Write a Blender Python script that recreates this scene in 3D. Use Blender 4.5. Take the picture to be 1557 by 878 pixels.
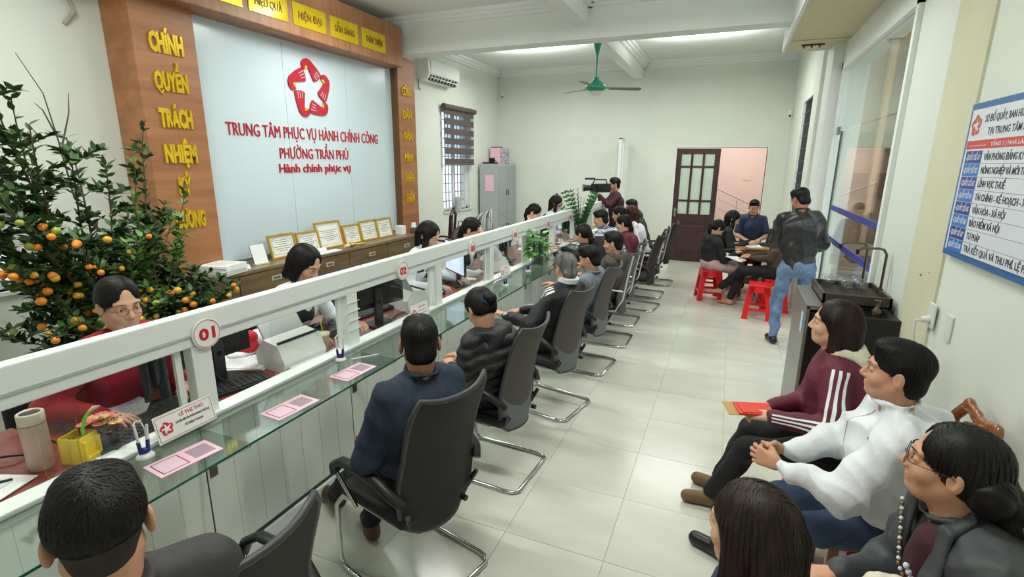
import bpy, bmesh, math, random
import numpy as np
from mathutils import Vector, Matrix
from mathutils.bvhtree import BVHTree
S = bpy.context.scene
for o in list(bpy.data.objects): bpy.data.objects.remove(o, do_unlink=True)
C = S.collection
PI = math.pi
random.seed(7)
# ---------------------------------------------------------------- camera, world, light, exposure
CAMZ = 1.95
cd = bpy.data.cameras.new('camera'); cam = bpy.data.objects.new('camera', cd); C.objects.link(cam)
cd.sensor_fit = 'HORIZONTAL'; cd.sensor_width = 36.0; cd.lens = 771.96 / 1557 * 36.0
cd.clip_start = 0.05; cd.clip_end = 200
_r = Vector((0.9217624, 0.38768091, 0.00758844)); _u = Vector((-0.0992856, 0.2170564, 0.97109675)); _f = Vector((-0.37482855, 0.89587389, -0.23856555))
mw = Matrix((( _r.x, _u.x, -_f.x, 0), (_r.y, _u.y, -_f.y, 0), (_r.z, _u.z, -_f.z, CAMZ), (0, 0, 0, 1)))
cam.matrix_world = mw
S.camera = cam
S.view_settings.view_transform = 'Standard'; S.view_settings.look = 'None'
S.view_settings.exposure = 0.2; S.view_settings.gamma = 1.0; S.view_settings.use_curve_mapping = False
W = bpy.data.worlds.new('world'); S.world = W; W.use_nodes = True
wn = W.node_tree; bg = wn.nodes['Background']
bg.inputs[0].default_value = (0.90, 0.96, 1.0, 1); bg.inputs[1].default_value = 1.3
def area(name, loc, rot, sx, sy, power, col=(1, 1, 1)):
    l = bpy.data.lights.new(name, 'AREA'); l.shape = 'RECTANGLE'; l.size = sx; l.size_y = sy; l.energy = power; l.color = col
    o = bpy.data.objects.new(name, l); C.objects.link(o); o.location = loc; o.rotation_euler = rot
    return o
LIGHT = (0.98, 1.0, 0.962)
# fluorescent tubes of the room (on ceiling and over the wall), mostly above the frame
for (x, y, p) in ((-0.6, 1.5, 33), (-3.3, 1.5, 38), (-0.6, 4.8, 33), (-3.3, 4.8, 36), (-0.6, 8.9, 34), (-3.3, 8.9, 36)):
    area('ceiling_tube_light', (x, y, 3.62), (0, 0, 0), 1.25, 0.06, p, LIGHT)
    area('ceiling_tube_uplight', (x, y, 3.60), (PI, 0, 0), 1.25, 0.06, p * .45, LIGHT)
# ---------------------------------------------------------------- materials
MATS = {}
def mat(name, col, rough=0.6, metal=0.0, var=0.0, vscale=8.0, bump=0.0, bscale=60.0, stretch=(1, 1, 1), spec=0.5, emis=None, coat=0.0, alpha=None, col2=None, trans=0.0, sheen=0.0):
    if name in MATS: return MATS[name]
    m = bpy.data.materials.new(name); m.use_nodes = True; nt = m.node_tree; b = nt.nodes['Principled BSDF']
    c = tuple(col) + (1,)
    b.inputs['Base Color'].default_value = c; b.inputs['Roughness'].default_value = rough; b.inputs['Metallic'].default_value = metal
    b.inputs['Specular IOR Level'].default_value = spec; b.inputs['Coat Weight'].default_value = coat
    b.inputs['Transmission Weight'].default_value = trans; b.inputs['Sheen Weight'].default_value = sheen
    if emis:
        b.inputs['Emission Color'].default_value = tuple(emis[:3]) + (1,); b.inputs['Emission Strength'].default_value = emis[3]
    if var or bump or col2:
        tc = nt.nodes.new('ShaderNodeTexCoord'); mp = nt.nodes.new('ShaderNodeMapping'); mp.inputs['Scale'].default_value = stretch
        nt.links.new(tc.outputs['Object'], mp.inputs['Vector'])
        if var or col2:
            n = nt.nodes.new('ShaderNodeTexNoise'); n.inputs['Scale'].default_value = vscale; n.inputs['Detail'].default_value = 5
            nt.links.new(mp.outputs[0], n.inputs['Vector'])
            r = nt.nodes.new('ShaderNodeValToRGB'); r.color_ramp.elements[0].position = 0.32; r.color_ramp.elements[1].position = 0.68
            c2 = tuple(col2) + (1,) if col2 else tuple(min(1, v * (1 + var)) for v in col) + (1,)
            c1 = c if col2 else tuple(v * (1 - var) for v in col) + (1,)
            r.color_ramp.elements[0].color = c1; r.color_ramp.elements[1].color = c2
            nt.links.new(n.outputs['Fac'], r.inputs[0]); nt.links.new(r.outputs[0], b.inputs['Base Color'])
        if bump:
            n2 = nt.nodes.new('ShaderNodeTexNoise'); n2.inputs['Scale'].default_value = bscale; n2.inputs['Detail'].default_value = 4
            nt.links.new(mp.outputs[0], n2.inputs['Vector'])
            bp = nt.nodes.new('ShaderNodeBump'); bp.inputs['Strength'].default_value = bump; bp.inputs['Distance'].default_value = 0.01
            nt.links.new(n2.outputs['Fac'], bp.inputs['Height']); nt.links.new(bp.outputs[0], b.inputs['Normal'])
    MATS[name] = m
    return m
def glass_mat(name, tint=(0.9, 0.97, 0.94), refl=0.12, tr=0.9):
    if name in MATS: return MATS[name]
    m = bpy.data.materials.new(name); m.use_nodes = True; nt = m.node_tree; nt.nodes.clear()
    o = nt.nodes.new('ShaderNodeOutputMaterial'); t = nt.nodes.new('ShaderNodeBsdfTransparent'); g = nt.nodes.new('ShaderNodeBsdfGlossy')
    mx = nt.nodes.new('ShaderNodeMixShader'); fr = nt.nodes.new('ShaderNodeLayerWeight'); fr.inputs[0].default_value = 0.5
    pw = nt.nodes.new('ShaderNodeMath'); pw.operation = 'POWER'; pw.inputs[1].default_value = 4.0
    ml = nt.nodes.new('ShaderNodeMath'); ml.operation = 'MULTIPLY_ADD'; ml.inputs[1].default_value = 0.55; ml.inputs[2].default_value = 0.02 + refl * 0.5; ml.use_clamp = True
    t.inputs[0].default_value = tuple(math.sqrt(v * tr) for v in tint) + (1,); g.inputs['Roughness'].default_value = 0.03
    g.inputs[0].default_value = (0.95, 1, 0.97, 1)
    nt.links.new(fr.outputs['Facing'], pw.inputs[0]); nt.links.new(pw.outputs[0], ml.inputs[0]); nt.links.new(ml.outputs[0], mx.inputs[0])
    nt.links.new(t.outputs[0], mx.inputs[1]); nt.links.new(g.outputs[0], mx.inputs[2]); nt.links.new(mx.outputs[0], o.inputs[0])
    MATS[name] = m
    return m
def wood_mat(name, c1, c2, rough=0.4, scale=(1, 1, 1), ns=3.0, coat=0.0):
    m = mat(name, c1, rough, col2=c2, vscale=ns, stretch=scale, coat=coat)
    return m
def vcol_mat(name, rough=0.7, bump=0.0, bscale=60, spec=0.3):
    m = mat(name, (1, 1, 1), rough, bump=bump, bscale=bscale, spec=spec)
    nt = m.node_tree
    if not any(n.type == 'VERTEX_COLOR' for n in nt.nodes):
        v = nt.nodes.new('ShaderNodeVertexColor'); v.layer_name = 'col'
        nt.links.new(v.outputs[0], nt.nodes['Principled BSDF'].inputs['Base Color'])
    return m
def sr(r, g, b):   # sRGB 0-255 to linear
    f = lambda v: (v / 255 / 12.92) if v / 255 <= 0.04045 else ((v / 255 + 0.055) / 1.055) ** 2.4
    return (f(r), f(g), f(b))
# ---------------------------------------------------------------- mesh collecting
def basis(d, up=None):
    d = Vector(d).normalized(); up = Vector(up) if up is not None else (Vector((0, 0, 1)) if abs(d.z) < 0.95 else Vector((1, 0, 0)))
    s = d.cross(up)
    if s.length < 1e-6: s = d.cross(Vector((0, 1, 0)))
    s.normalize(); return s, s.cross(d).normalized(), d       # side, up, dir
class MB:
    def __init__(s): s.v = []; s.f = []; s.sm = []
    def add(s, vs, fs, smooth=False, M=None):
        n = len(s.v)
        s.v += [tuple(M @ Vector(p)) for p in vs] if M is not None else [tuple(p) for p in vs]
        s.f += [tuple(i + n for i in f) for f in fs]; s.sm += [smooth] * len(fs); return s
    def box(s, x0, x1, y0, y1, z0, z1, M=None, bev=0.0):
        if bev > 0:
            b = bev; vs = []; 
            bm = bmesh.new(); bmesh.ops.create_cube(bm, size=1)
            for v in bm.verts: v.co = Vector(((x0 + x1) / 2 + v.co.x * (x1 - x0), (y0 + y1) / 2 + v.co.y * (y1 - y0), (z0 + z1) / 2 + v.co.z * (z1 - z0)))
            bmesh.ops.bevel(bm, geom=bm.edges[:], offset=b, segments=2, affect='EDGES', profile=0.5)
            vs = [v.co.copy() for v in bm.verts]; fs = [[v.index for v in f.verts] for f in bm.faces]; bm.free()
            return s.add(vs, fs, False, M)
        vs = [(x, y, z) for z in (z0, z1) for y in (y0, y1) for x in (x0, x1)]
        fs = [(0, 2, 3, 1), (4, 5, 7, 6), (0, 1, 5, 4), (2, 6, 7, 3), (0, 4, 6, 2), (1, 3, 7, 5)]
        return s.add(vs, fs, False, M)
    def cyl(s, a, b, r1, r2=None, n=12, cap=True, M=None):
        r2 = r1 if r2 is None else r2
        a = Vector(a); b = Vector(b); u, w, d = basis(b - a)
        vs = []
        for p, r in ((a, r1), (b, r2)):
            for i in range(n):
                t = 2 * PI * i / n; vs.append(p + u * (math.cos(t) * r) + w * (math.sin(t) * r))
        s.add(vs, [(i, (i + 1) % n, n + (i + 1) % n, n + i) for i in range(n)], True, M)
        if cap: s.add(vs, [tuple(range(n))[::-1], tuple(range(n, 2 * n))], False, M)
        return s
    def tube(s, pts, r, n=8, M=None, closed=False, rs=None, flat=1.0, up=None):
        pts = [Vector(p) for p in pts]; m = len(pts); vs = []; pu = None
        for i, p in enumerate(pts):
            if closed: d = pts[(i + 1) % m] - pts[i - 1]
            else: d = pts[min(i + 1, m - 1)] - pts[max(i - 1, 0)]
            if d.length < 1e-9: d = Vector((0, 0, 1))
            d.normalize()
            if pu is None: u, w, _ = basis(d, up)
            else:
                w = (pu - d * pu.dot(d)); w = w.normalized() if w.length > 1e-6 else basis(d)[1]; u = d.cross(w)
            pu = w; rr = rs[i] if rs else r
            for k in range(n):
                t = 2 * PI * k / n; vs.append(p + u * (math.cos(t) * rr) + w * (math.sin(t) * rr * flat))
        fs = []
        for i in range(m if closed else m - 1):
            j = (i + 1) % m
            for k in range(n): fs.append((i * n + k, i * n + (k + 1) % n, j * n + (k + 1) % n, j * n + k))
        s.add(vs, fs, True, M)
        if not closed: s.add(vs, [tuple(range(n))[::-1], tuple(range((m - 1) * n, m * n))], False, M)
        return s
    def lathe(s, prof, c=(0, 0, 0), n=20, M=None, cap=True):
        vs = []; c = Vector(c)
        for r, z in prof:
            for k in range(n):
                t = 2 * PI * k / n; vs.append(c + Vector((r * math.cos(t), r * math.sin(t), z)))
        fs = [(i * n + k, i * n + (k + 1) % n, (i + 1) * n + (k + 1) % n, (i + 1) * n + k) for i in range(len(prof) - 1) for k in range(n)]
        s.add(vs, fs, True, M)
        if cap: s.add(vs, [tuple(range(n))[::-1], tuple(range((len(prof) - 1) * n, len(prof) * n))], False, M)
        return s
    def prism(s, poly, t0, t1, M=None, smooth=False):      # polygon in x,y; extruded along z from t0 to t1
        n = len(poly); vs = [(p[0], p[1], t0) for p in poly] + [(p[0], p[1], t1) for p in poly]
        s.add(vs, [tuple(range(n))[::-1], tuple(range(n, 2 * n))], False, M)
        return s.add(vs, [(i, (i + 1) % n, n + (i + 1) % n, n + i) for i in range(n)], smooth, M)
    def ball(s, c, r, n=10, M=None, sc=(1, 1, 1)):
        vs = []; c = Vector(c); m = max(4, n // 2)
        for i in range(m + 1):
            a = PI * i / m
            for k in range(n):
                t = 2 * PI * k / n; vs.append(c + Vector((r * sc[0] * math.sin(a) * math.cos(t), r * sc[1] * math.sin(a) * math.sin(t), r * sc[2] * math.cos(a))))
        fs = [(i * n + k, (i + 1) * n + k, (i + 1) * n + (k + 1) % n, i * n + (k + 1) % n) for i in range(m) for k in range(n)]
        return s.add(vs, fs, True, M)
    def build(s, name, m, parent=None, loc=None, kind=None):
        me = bpy.data.meshes.new(name); me.from_pydata(s.v, [], s.f); me.validate()
        if len(me.polygons) == len(s.sm): me.polygons.foreach_set('use_smooth', s.sm)
        if m is not None:
            for mm in (m if isinstance(m, (list, tuple)) else [m]): me.materials.append(mm)
        o = bpy.data.objects.new(name, me); C.objects.link(o)
        if parent is not None: o.parent = parent
        if loc is not None: o.location = loc
        if kind: o['kind'] = kind
        return o
def thing(name, label, cat, loc=(0, 0, 0), rz=0.0, group=None):
    o = bpy.data.objects.new(name, None); C.objects.link(o); o.location = loc; o.rotation_euler = (0, 0, rz); o.empty_display_size = 0.05
    o['label'] = label; o['category'] = cat
    if group: o['group'] = group
    return o
def tag(o, label, cat, group=None):
    o['label'] = label; o['category'] = cat
    if group: o['group'] = group
    return o
def struct(name, mb, m, parent=None):
    o = mb.build(name, m, parent)
    if parent is None: o['kind'] = 'structure'
    return o
def kids(o): return [c for c in bpy.data.objects if c.parent == o]
def dup(root, loc, rz=0.0, label=None, group=None, tree=None):
    tree = tree or [(c, kids(c)) for c in kids(root)]
    r = root.copy(); C.objects.link(r); r.location = loc; r.rotation_euler = (0, 0, rz)
    if label: r['label'] = label
    if group: r['group'] = group
    for ch, gs in tree:
        c = ch.copy(); C.objects.link(c); c.parent = r
        for g in gs:
            d = g.copy(); C.objects.link(d); d.parent = c
    return r
def part_cp(o, parent, loc):
    c = o.copy(); C.objects.link(c); c.parent = parent; c.location = loc; return c
def TR(loc, rz=0.0, rx=0.0, ry=0.0):
    return Matrix.Translation(loc) @ Matrix.Rotation(rz, 4, 'Z') @ Matrix.Rotation(ry, 4, 'Y') @ Matrix.Rotation(rx, 4, 'X')
_fonts = {}
def text_mb(body, height, width=None, depth=0.004, bold=0.0, shear=0.0, spacing=1.0, res=2):
    """letters as real geometry in the local x,z plane facing -y; centred on x, sitting on z=0"""
    cands = []
    for db in (0.0, 0.0013, -0.0011, 0.0027, -0.0023):
        cu = bpy.data.curves.new('t', 'FONT'); cu.body = body; cu.size = 1.0; cu.extrude = 0.0; cu.offset = bold + db; cu.shear = shear
        cu.resolution_u = res; cu.space_character = spacing; cu.align_x = 'CENTER'
        o = bpy.data.objects.new('t', cu); C.objects.link(o); dg = bpy.context.evaluated_depsgraph_get()
        me = bpy.data.meshes.new_from_object(o.evaluated_get(dg)); bpy.data.objects.remove(o, do_unlink=True)
        cands.append((sum(p.area for p in me.polygons), len(cands), me))
    cands.sort(); me = cands[2][2]        # the median area: a glyph whose fill failed is an outlier
    for q in (0, 1, 3, 4): bpy.data.meshes.remove(cands[q][2])
    n = len(me.vertices)
    if n == 0: return MB()
    co = np.zeros(n * 3); me.vertices.foreach_get('co', co); co = co.reshape(-1, 3)
    fs = [tuple(p.vertices) for p in me.polygons]
    bpy.data.meshes.remove(me)
    sz = height / 0.73; w = (co[:, 0].max() - co[:, 0].min()) * sz
    sx = sz * (width / w if width else 1.0); cx = (co[:, 0].max() + co[:, 0].min()) / 2
    # edge loop for sides
    from collections import Counter
    ec = Counter(); dr = {}
    for f in fs:
        for i in range(len(f)):
            a, b = f[i], f[(i + 1) % len(f)]; k = (min(a, b), max(a, b)); ec[k] += 1; dr[k] = (a, b)
    vs = [((x - cx) * sx, -depth, y * sz) for x, y, _ in co] + [((x - cx) * sx, 0, y * sz) for x, y, _ in co]
    ff = list(fs) + [(dr[k][1], dr[k][0], dr[k][0] + n, dr[k][1] + n) for k, c in ec.items() if c == 1]
    mb = MB(); mb.add(vs, ff); return mb
def place(mb, M):
    mb.v = [tuple(M @ Vector(p)) for p in mb.v]; return mb
def MW(loc, xdir, up=(0, 0, 1)):
    """matrix whose local x runs along xdir and local z along up (local -y is the front)"""
    x = Vector(xdir).normalized(); z = Vector(up).normalized(); y = z.cross(x).normalized(); z = x.cross(y)
    return Matrix(((x.x, y.x, z.x, loc[0]), (x.y, y.y, z.y, loc[1]), (x.z, y.z, z.z, loc[2]), (0, 0, 0, 1)))
# ---------------------------------------------------------------- smooth solids (blended tapered limbs -> one surface)
def v3(p): return np.array(p, dtype=np.float32)
class Solid:
    def __init__(s): s.p = []
    def cap(s, a, b, ra, rb=None, k=0.01, op='u', sq=None):
        """tapered capsule; sq=(dir, factor): squash along dir"""
        rb = ra if rb is None else rb; s.p.append(('c', v3(a), v3(b), ra, rb, k, op, sq)); return s
    def ell(s, c, r, k=0.01, op='u', R=None):
        s.p.append(('e', v3(c), v3(r), None if R is None else np.array(R, dtype=np.float32), 0, k, op, None)); return s
    def cut(s, n, d, k=0.004): s.p.append(('h', v3(n), d, 0, 0, k, 'i', None)); return s      # keep the side n.p <= d
    def fn(s, f, op='i', k=0.004): s.p.append(('f', f, None, 0, 0, k, op, None)); return s
def smin(a, b, k):
    h = np.clip(0.5 + 0.5 * (b - a) / k, 0, 1); return b * (1 - h) + a * h - k * h * (1 - h)
def smax(a, b, k): return -smin(-a, -b, k)
def field(prims, lo, h, n):
    F = np.full(n, 0.06, dtype=np.float32)
    ax = [lo[i] + h * np.arange(n[i], dtype=np.float32) for i in range(3)]
    for (t, A, B, r1, r2, k, op, sq) in prims:
        if t == 'c':
            m = max(r1, r2) + k + 0.03; b0 = np.minimum(A, B) - m; b1 = np.maximum(A, B) + m
        elif t == 'e':
            m = float(B.max()) + k + 0.03; b0 = A - m; b1 = A + m
        else: b0 = np.array(lo) - 1; b1 = np.array([a[-1] for a in ax]) + 1
        i0 = [max(0, int(math.floor((b0[i] - lo[i]) / h))) for i in range(3)]
        i1 = [min(n[i], int(math.ceil((b1[i] - lo[i]) / h)) + 1) for i in range(3)]
        if any(i1[i] <= i0[i] for i in range(3)): continue
        X = ax[0][i0[0]:i1[0], None, None]; Y = ax[1][None, i0[1]:i1[1], None]; Z = ax[2][None, None, i0[2]:i1[2]]
        sl = tuple(slice(i0[i], i1[i]) for i in range(3))
        if t == 'c':
            d = B - A; L = float((d * d).sum()) + 1e-12
            px, py, pz = X - A[0], Y - A[1], Z - A[2]
            tt = np.clip((px * d[0] + py * d[1] + pz * d[2]) / L, 0, 1)
            qx, qy, qz = px - tt * d[0], py - tt * d[1], pz - tt * d[2]
            q2 = qx * qx + qy * qy + qz * qz
            if sq is not None:
                w = v3(sq[0]); w = w / np.linalg.norm(w); pr = qx * w[0] + qy * w[1] + qz * w[2]
                q2 = q2 + pr * pr * (1 / sq[1] ** 2 - 1)
            D = np.sqrt(q2) - (r1 + (r2 - r1) * tt)
            if sq is not None: D = D * min(1.0, sq[1] * 1.1)
        elif t == 'e':
            px, py, pz = X - A[0], Y - A[1], Z - A[2]
            if r1 is not None:
                R = r1; px, py, pz = px * R[0, 0] + py * R[0, 1] + pz * R[0, 2], px * R[1, 0] + py * R[1, 1] + pz * R[1, 2], px * R[2, 0] + py * R[2, 1] + pz * R[2, 2]
            k0 = np.sqrt((px / B[0]) ** 2 + (py / B[1]) ** 2 + (pz / B[2]) ** 2)
            k1 = np.sqrt((px / B[0] ** 2) ** 2 + (py / B[1] ** 2) ** 2 + (pz / B[2] ** 2) ** 2)
            D = k0 * (k0 - 1) / np.maximum(k1, 1e-6)
        elif t == 'h': D = X * A[0] + Y * A[1] + Z * A[2] - B
        else: D = A(X, Y, Z)
        D = np.broadcast_to(D, F[sl].shape)
        if op == 'u': F[sl] = smin(F[sl], D, k)
        elif op == 's': F[sl] = smax(F[sl], -D, k)
        else: F[sl] = smax(F[sl], D, k)
    return F
def surfnet(F, lo, h):
    n = F.shape; neg = F < 0
    c = np.zeros([i - 1 for i in n], dtype=np.int8)
    for dx in (0, 1):
        for dy in (0, 1):
            for dz in (0, 1): c += neg[dx:n[0] - 1 + dx, dy:n[1] - 1 + dy, dz:n[2] - 1 + dz]
    act = (c > 0) & (c < 8); I = np.argwhere(act)
    if len(I) == 0: return np.zeros((0, 3)), np.zeros((0, 4), int)
    idx = np.full(act.shape, -1, dtype=np.int64); idx[act] = np.arange(len(I))
    P = np.zeros((len(I), 3)); Wt = np.zeros(len(I))
    cor = [(a, b, d) for a in (0, 1) for b in (0, 1) for d in (0, 1)]
    for a in cor:
        for ax in range(3):
            if a[ax] == 0:
                b = list(a); b[ax] = 1
                fa = F[I[:, 0] + a[0], I[:, 1] + a[1], I[:, 2] + a[2]]; fb = F[I[:, 0] + b[0], I[:, 1] + b[1], I[:, 2] + b[2]]
                cr = (fa < 0) != (fb < 0); t = np.where(cr, fa / np.where(cr, fa - fb, 1), 0)
                for j in range(3):
                    P[:, j] += np.where(cr, a[j] + (t if j == ax else 0), 0)
                Wt += cr
    P = (P / Wt[:, None] + I) * h + np.array(lo)
    Q = []
    for ax in range(3):
        u, w = (ax + 1) % 3, (ax + 2) % 3
        s0 = [slice(None)] * 3; s1 = [slice(None)] * 3; s0[ax] = slice(0, n[ax] - 1); s1[ax] = slice(1, n[ax])
        s0[u] = s1[u] = slice(1, n[u] - 1); s0[w] = s1[w] = slice(1, n[w] - 1)
        A = neg[tuple(s0)]; B = neg[tuple(s1)]
        for fl, mk in ((0, A & ~B), (1, ~A & B)):
            J = np.argwhere(mk)
            if len(J) == 0: continue
            J[:, u] += 1; J[:, w] += 1
            def g(du, dw):
                K = J.copy(); K[:, u] -= du; K[:, w] -= dw; return idx[K[:, 0], K[:, 1], K[:, 2]]
            q = np.stack([g(1, 1), g(0, 1), g(0, 0), g(1, 0)], 1)
            Q.append(q if fl == 0 else q[:, ::-1])
    return P, np.concatenate(Q)
def solid_mesh(sol, h, lo=None, hi=None):
    if lo is None:
        L = []; H = []
        for (t, A, B, r1, r2, k, op, sq) in sol.p:
            if op != 'u': continue
            if t == 'c': m = max(r1, r2) + .01; L += [A - m, B - m]; H += [A + m, B + m]
            elif t == 'e': m = float(B.max()) + .01 if r1 is not None else B + .01; L.append(A - m); H.append(A + m)
        lo = np.min(L, 0) - 0.01; hi = np.max(H, 0) + 0.01
    n = [int(math.ceil((hi[i] - lo[i]) / h)) + 2 for i in range(3)]
    return surfnet(field(sol.p, [float(v) for v in lo], h, n), lo, h)
def vnormals(P, Q):
    a, b, c, d = P[Q[:, 0]], P[Q[:, 1]], P[Q[:, 2]], P[Q[:, 3]]
    fn = np.cross(c - a, d - b); N = np.zeros_like(P)
    for i in range(4): np.add.at(N, Q[:, i], fn)
    return N / np.maximum(np.linalg.norm(N, axis=1, keepdims=True), 1e-9)
def np_obj(name, pieces, mats, parent=None, cols=None):
    """pieces: list of (P, Q, material index)"""
    off = 0; Ps = []; Qs = []; mi = []
    for P, Q, k in pieces:
        if len(P) == 0: continue
        Ps.append(P); Qs.append(Q + off); mi.append(np.full(len(Q), k, dtype=np.int32) if np.isscalar(k) else k); off += len(P)
    P = np.concatenate(Ps); Q = np.concatenate(Qs); mi = np.concatenate(mi)
    me = bpy.data.meshes.new(name); me.vertices.add(len(P)); me.vertices.foreach_set('co', P.astype(np.float32).ravel())
    k = Q.shape[1]
    me.loops.add(len(Q) * k); me.loops.foreach_set('vertex_index', Q.astype(np.int32).ravel())
    me.polygons.add(len(Q)); me.polygons.foreach_set('loop_start', np.arange(0, len(Q) * k, k, dtype=np.int32))
    me.polygons.foreach_set('material_index', mi); me.update(calc_edges=True)
    me.polygons.foreach_set('use_smooth', np.ones(len(Q), dtype=bool))
    for m in (mats if isinstance(mats, (list, tuple)) else [mats]): me.materials.append(m)
    if cols is not None:
        ca = me.color_attributes.new('col', 'FLOAT_COLOR', 'POINT'); ca.data.foreach_set('color', cols.astype(np.float32).ravel())
    o = bpy.data.objects.new(name, me); C.objects.link(o)
    if parent is not None: o.parent = parent
    return o
# ---------------------------------------------------------------- people
def nrm(v): v = np.asarray(v, float); return v / max(np.linalg.norm(v), 1e-9)
def ik(a, b, l1, l2, pole):
    a = np.asarray(a, float); b = np.asarray(b, float); d = b - a; L = np.linalg.norm(d); mx = (l1 + l2) * 0.995
    if L > mx: b = a + d / L * mx; d = b - a; L = mx
    L = max(L, abs(l1 - l2) + 0.02); d = nrm(d)
    x = (l1 * l1 - l2 * l2 + L * L) / (2 * L); y = math.sqrt(max(0, l1 * l1 - x * x))
    p = np.asarray(pole, float); p = p - d * (p @ d); p = nrm(p)
    return a + d * x + p * y, b
def frame_fwd(fw, up=(0, 0, 1)):
    f = nrm(fw); x = nrm(np.cross(f, up)); return np.stack([x, f, np.cross(x, f)], 1)     # columns right, forward, up
SKIN = [mat('skin_light', sr(214, 168, 138), 0.5, var=0.05, vscale=14, bump=0.05, bscale=220, spec=0.35),
        mat('skin_tan', sr(204, 154, 124), 0.5, var=0.06, vscale=14, bump=0.05, bscale=220, spec=0.35),
        mat('skin_brown', sr(176, 124, 98), 0.5, var=0.06, vscale=14, bump=0.05, bscale=220, spec=0.35)]
for m_ in SKIN:
    b_ = m_.node_tree.nodes['Principled BSDF']; b_.inputs['Subsurface Weight'].default_value = 0.0
HAIR = {}
def hair_mat(name, c, c2=None, rough=0.5):
    return mat(name, c, rough, col2=c2 or tuple(v * 1.9 for v in c), vscale=30, stretch=(1, 1, 0.15), spec=0.28)
HB = hair_mat('hair_black', sr(15, 13, 13), sr(28, 24, 23)); HBR = hair_mat('hair_dark_brown', sr(28, 19, 15), sr(52, 36, 28)); HGR = hair_mat('hair_grey', sr(62, 62, 60), sr(150, 150, 146), 0.6)
HRD = hair_mat('hair_reddish', sr(50, 24, 20), sr(92, 46, 36))
EYEW = mat('eye_white', sr(225, 222, 215), 0.25); IRIS = mat('iris_dark', sr(28, 18, 14), 0.15); LIP = mat('lip', sr(168, 88, 80), 0.45); BROW = mat('eyebrow_hair', sr(34, 26, 24), 0.8)
FADE = mat('shaved_hair', sr(50, 40, 35), 0.8, var=0.2, vscale=300)
def head_solid(w=1.0, neck=None, ears=True):
    s = Solid()
    s.ell((0, -0.014, 0.036), (0.074 * w, 0.094, 0.082), 0.01)
    s.ell((0, 0.018, -0.03), (0.0585 * w, 0.070, 0.084), 0.03)
    s.ell((0, 0.056, -0.088), (0.028 * w, 0.027, 0.022), 0.03)
    for x in (-1, 1):
        s.ell((x * 0.037 * w, 0.052, -0.032), (0.026, 0.024, 0.026), 0.02)
        s.ell((x * 0.032, 0.082, 0.004), (0.020, 0.012, 0.013), 0.012, 's')
        s.cap((x * 0.012, 0.078, 0.026), (x * 0.045, 0.068, 0.028), 0.010, 0.008, 0.014)
        s.ell((x * 0.0315, 0.0715, 0.003), (0.0155, 0.0125, 0.0125), 0.006)
        s.cap((x * 0.050 * w, -0.01, -0.048), (x * 0.026, 0.042, -0.088), 0.014, 0.016, 0.03)
    s.cap((0, 0.081, 0.014), (0, 0.100, -0.028), 0.0080, 0.0120, 0.012)
    for x in (-1, 1): s.ell((x * 0.0115, 0.090, -0.034), (0.0085, 0.010, 0.0075), 0.006)
    s.ell((0, 0.076, -0.058), (0.026, 0.012, 0.012), 0.015)
    s.ell((0, 0.0830, -0.0545), (0.020, 0.0075, 0.0048), 0.005)
    s.ell((0, 0.0815, -0.0655), (0.017, 0.0080, 0.0058), 0.005)
    s.cap((-0.022, 0.0850, -0.0602), (0.022, 0.0850, -0.0602), 0.0016, 0.0016, 0.003, 's')
    if ears:
        for x in (-1, 1):
            c, sn = math.cos(0.35), math.sin(0.35)
            R = [[c, x * sn, 0], [-x * sn, c, 0], [0, 0, 1]]
            s.ell((x * 0.080 * w, -0.012, -0.006), (0.0085, 0.0190, 0.0310), 0.006, R=R)
            s.ell((x * 0.087 * w, -0.006, -0.002), (0.0055, 0.0105, 0.0190), 0.004, 's', R=R)
    if neck is not None:
        s.cap((0, -0.022, -0.055), neck, 0.052, 0.056, 0.03)
    return s
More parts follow.
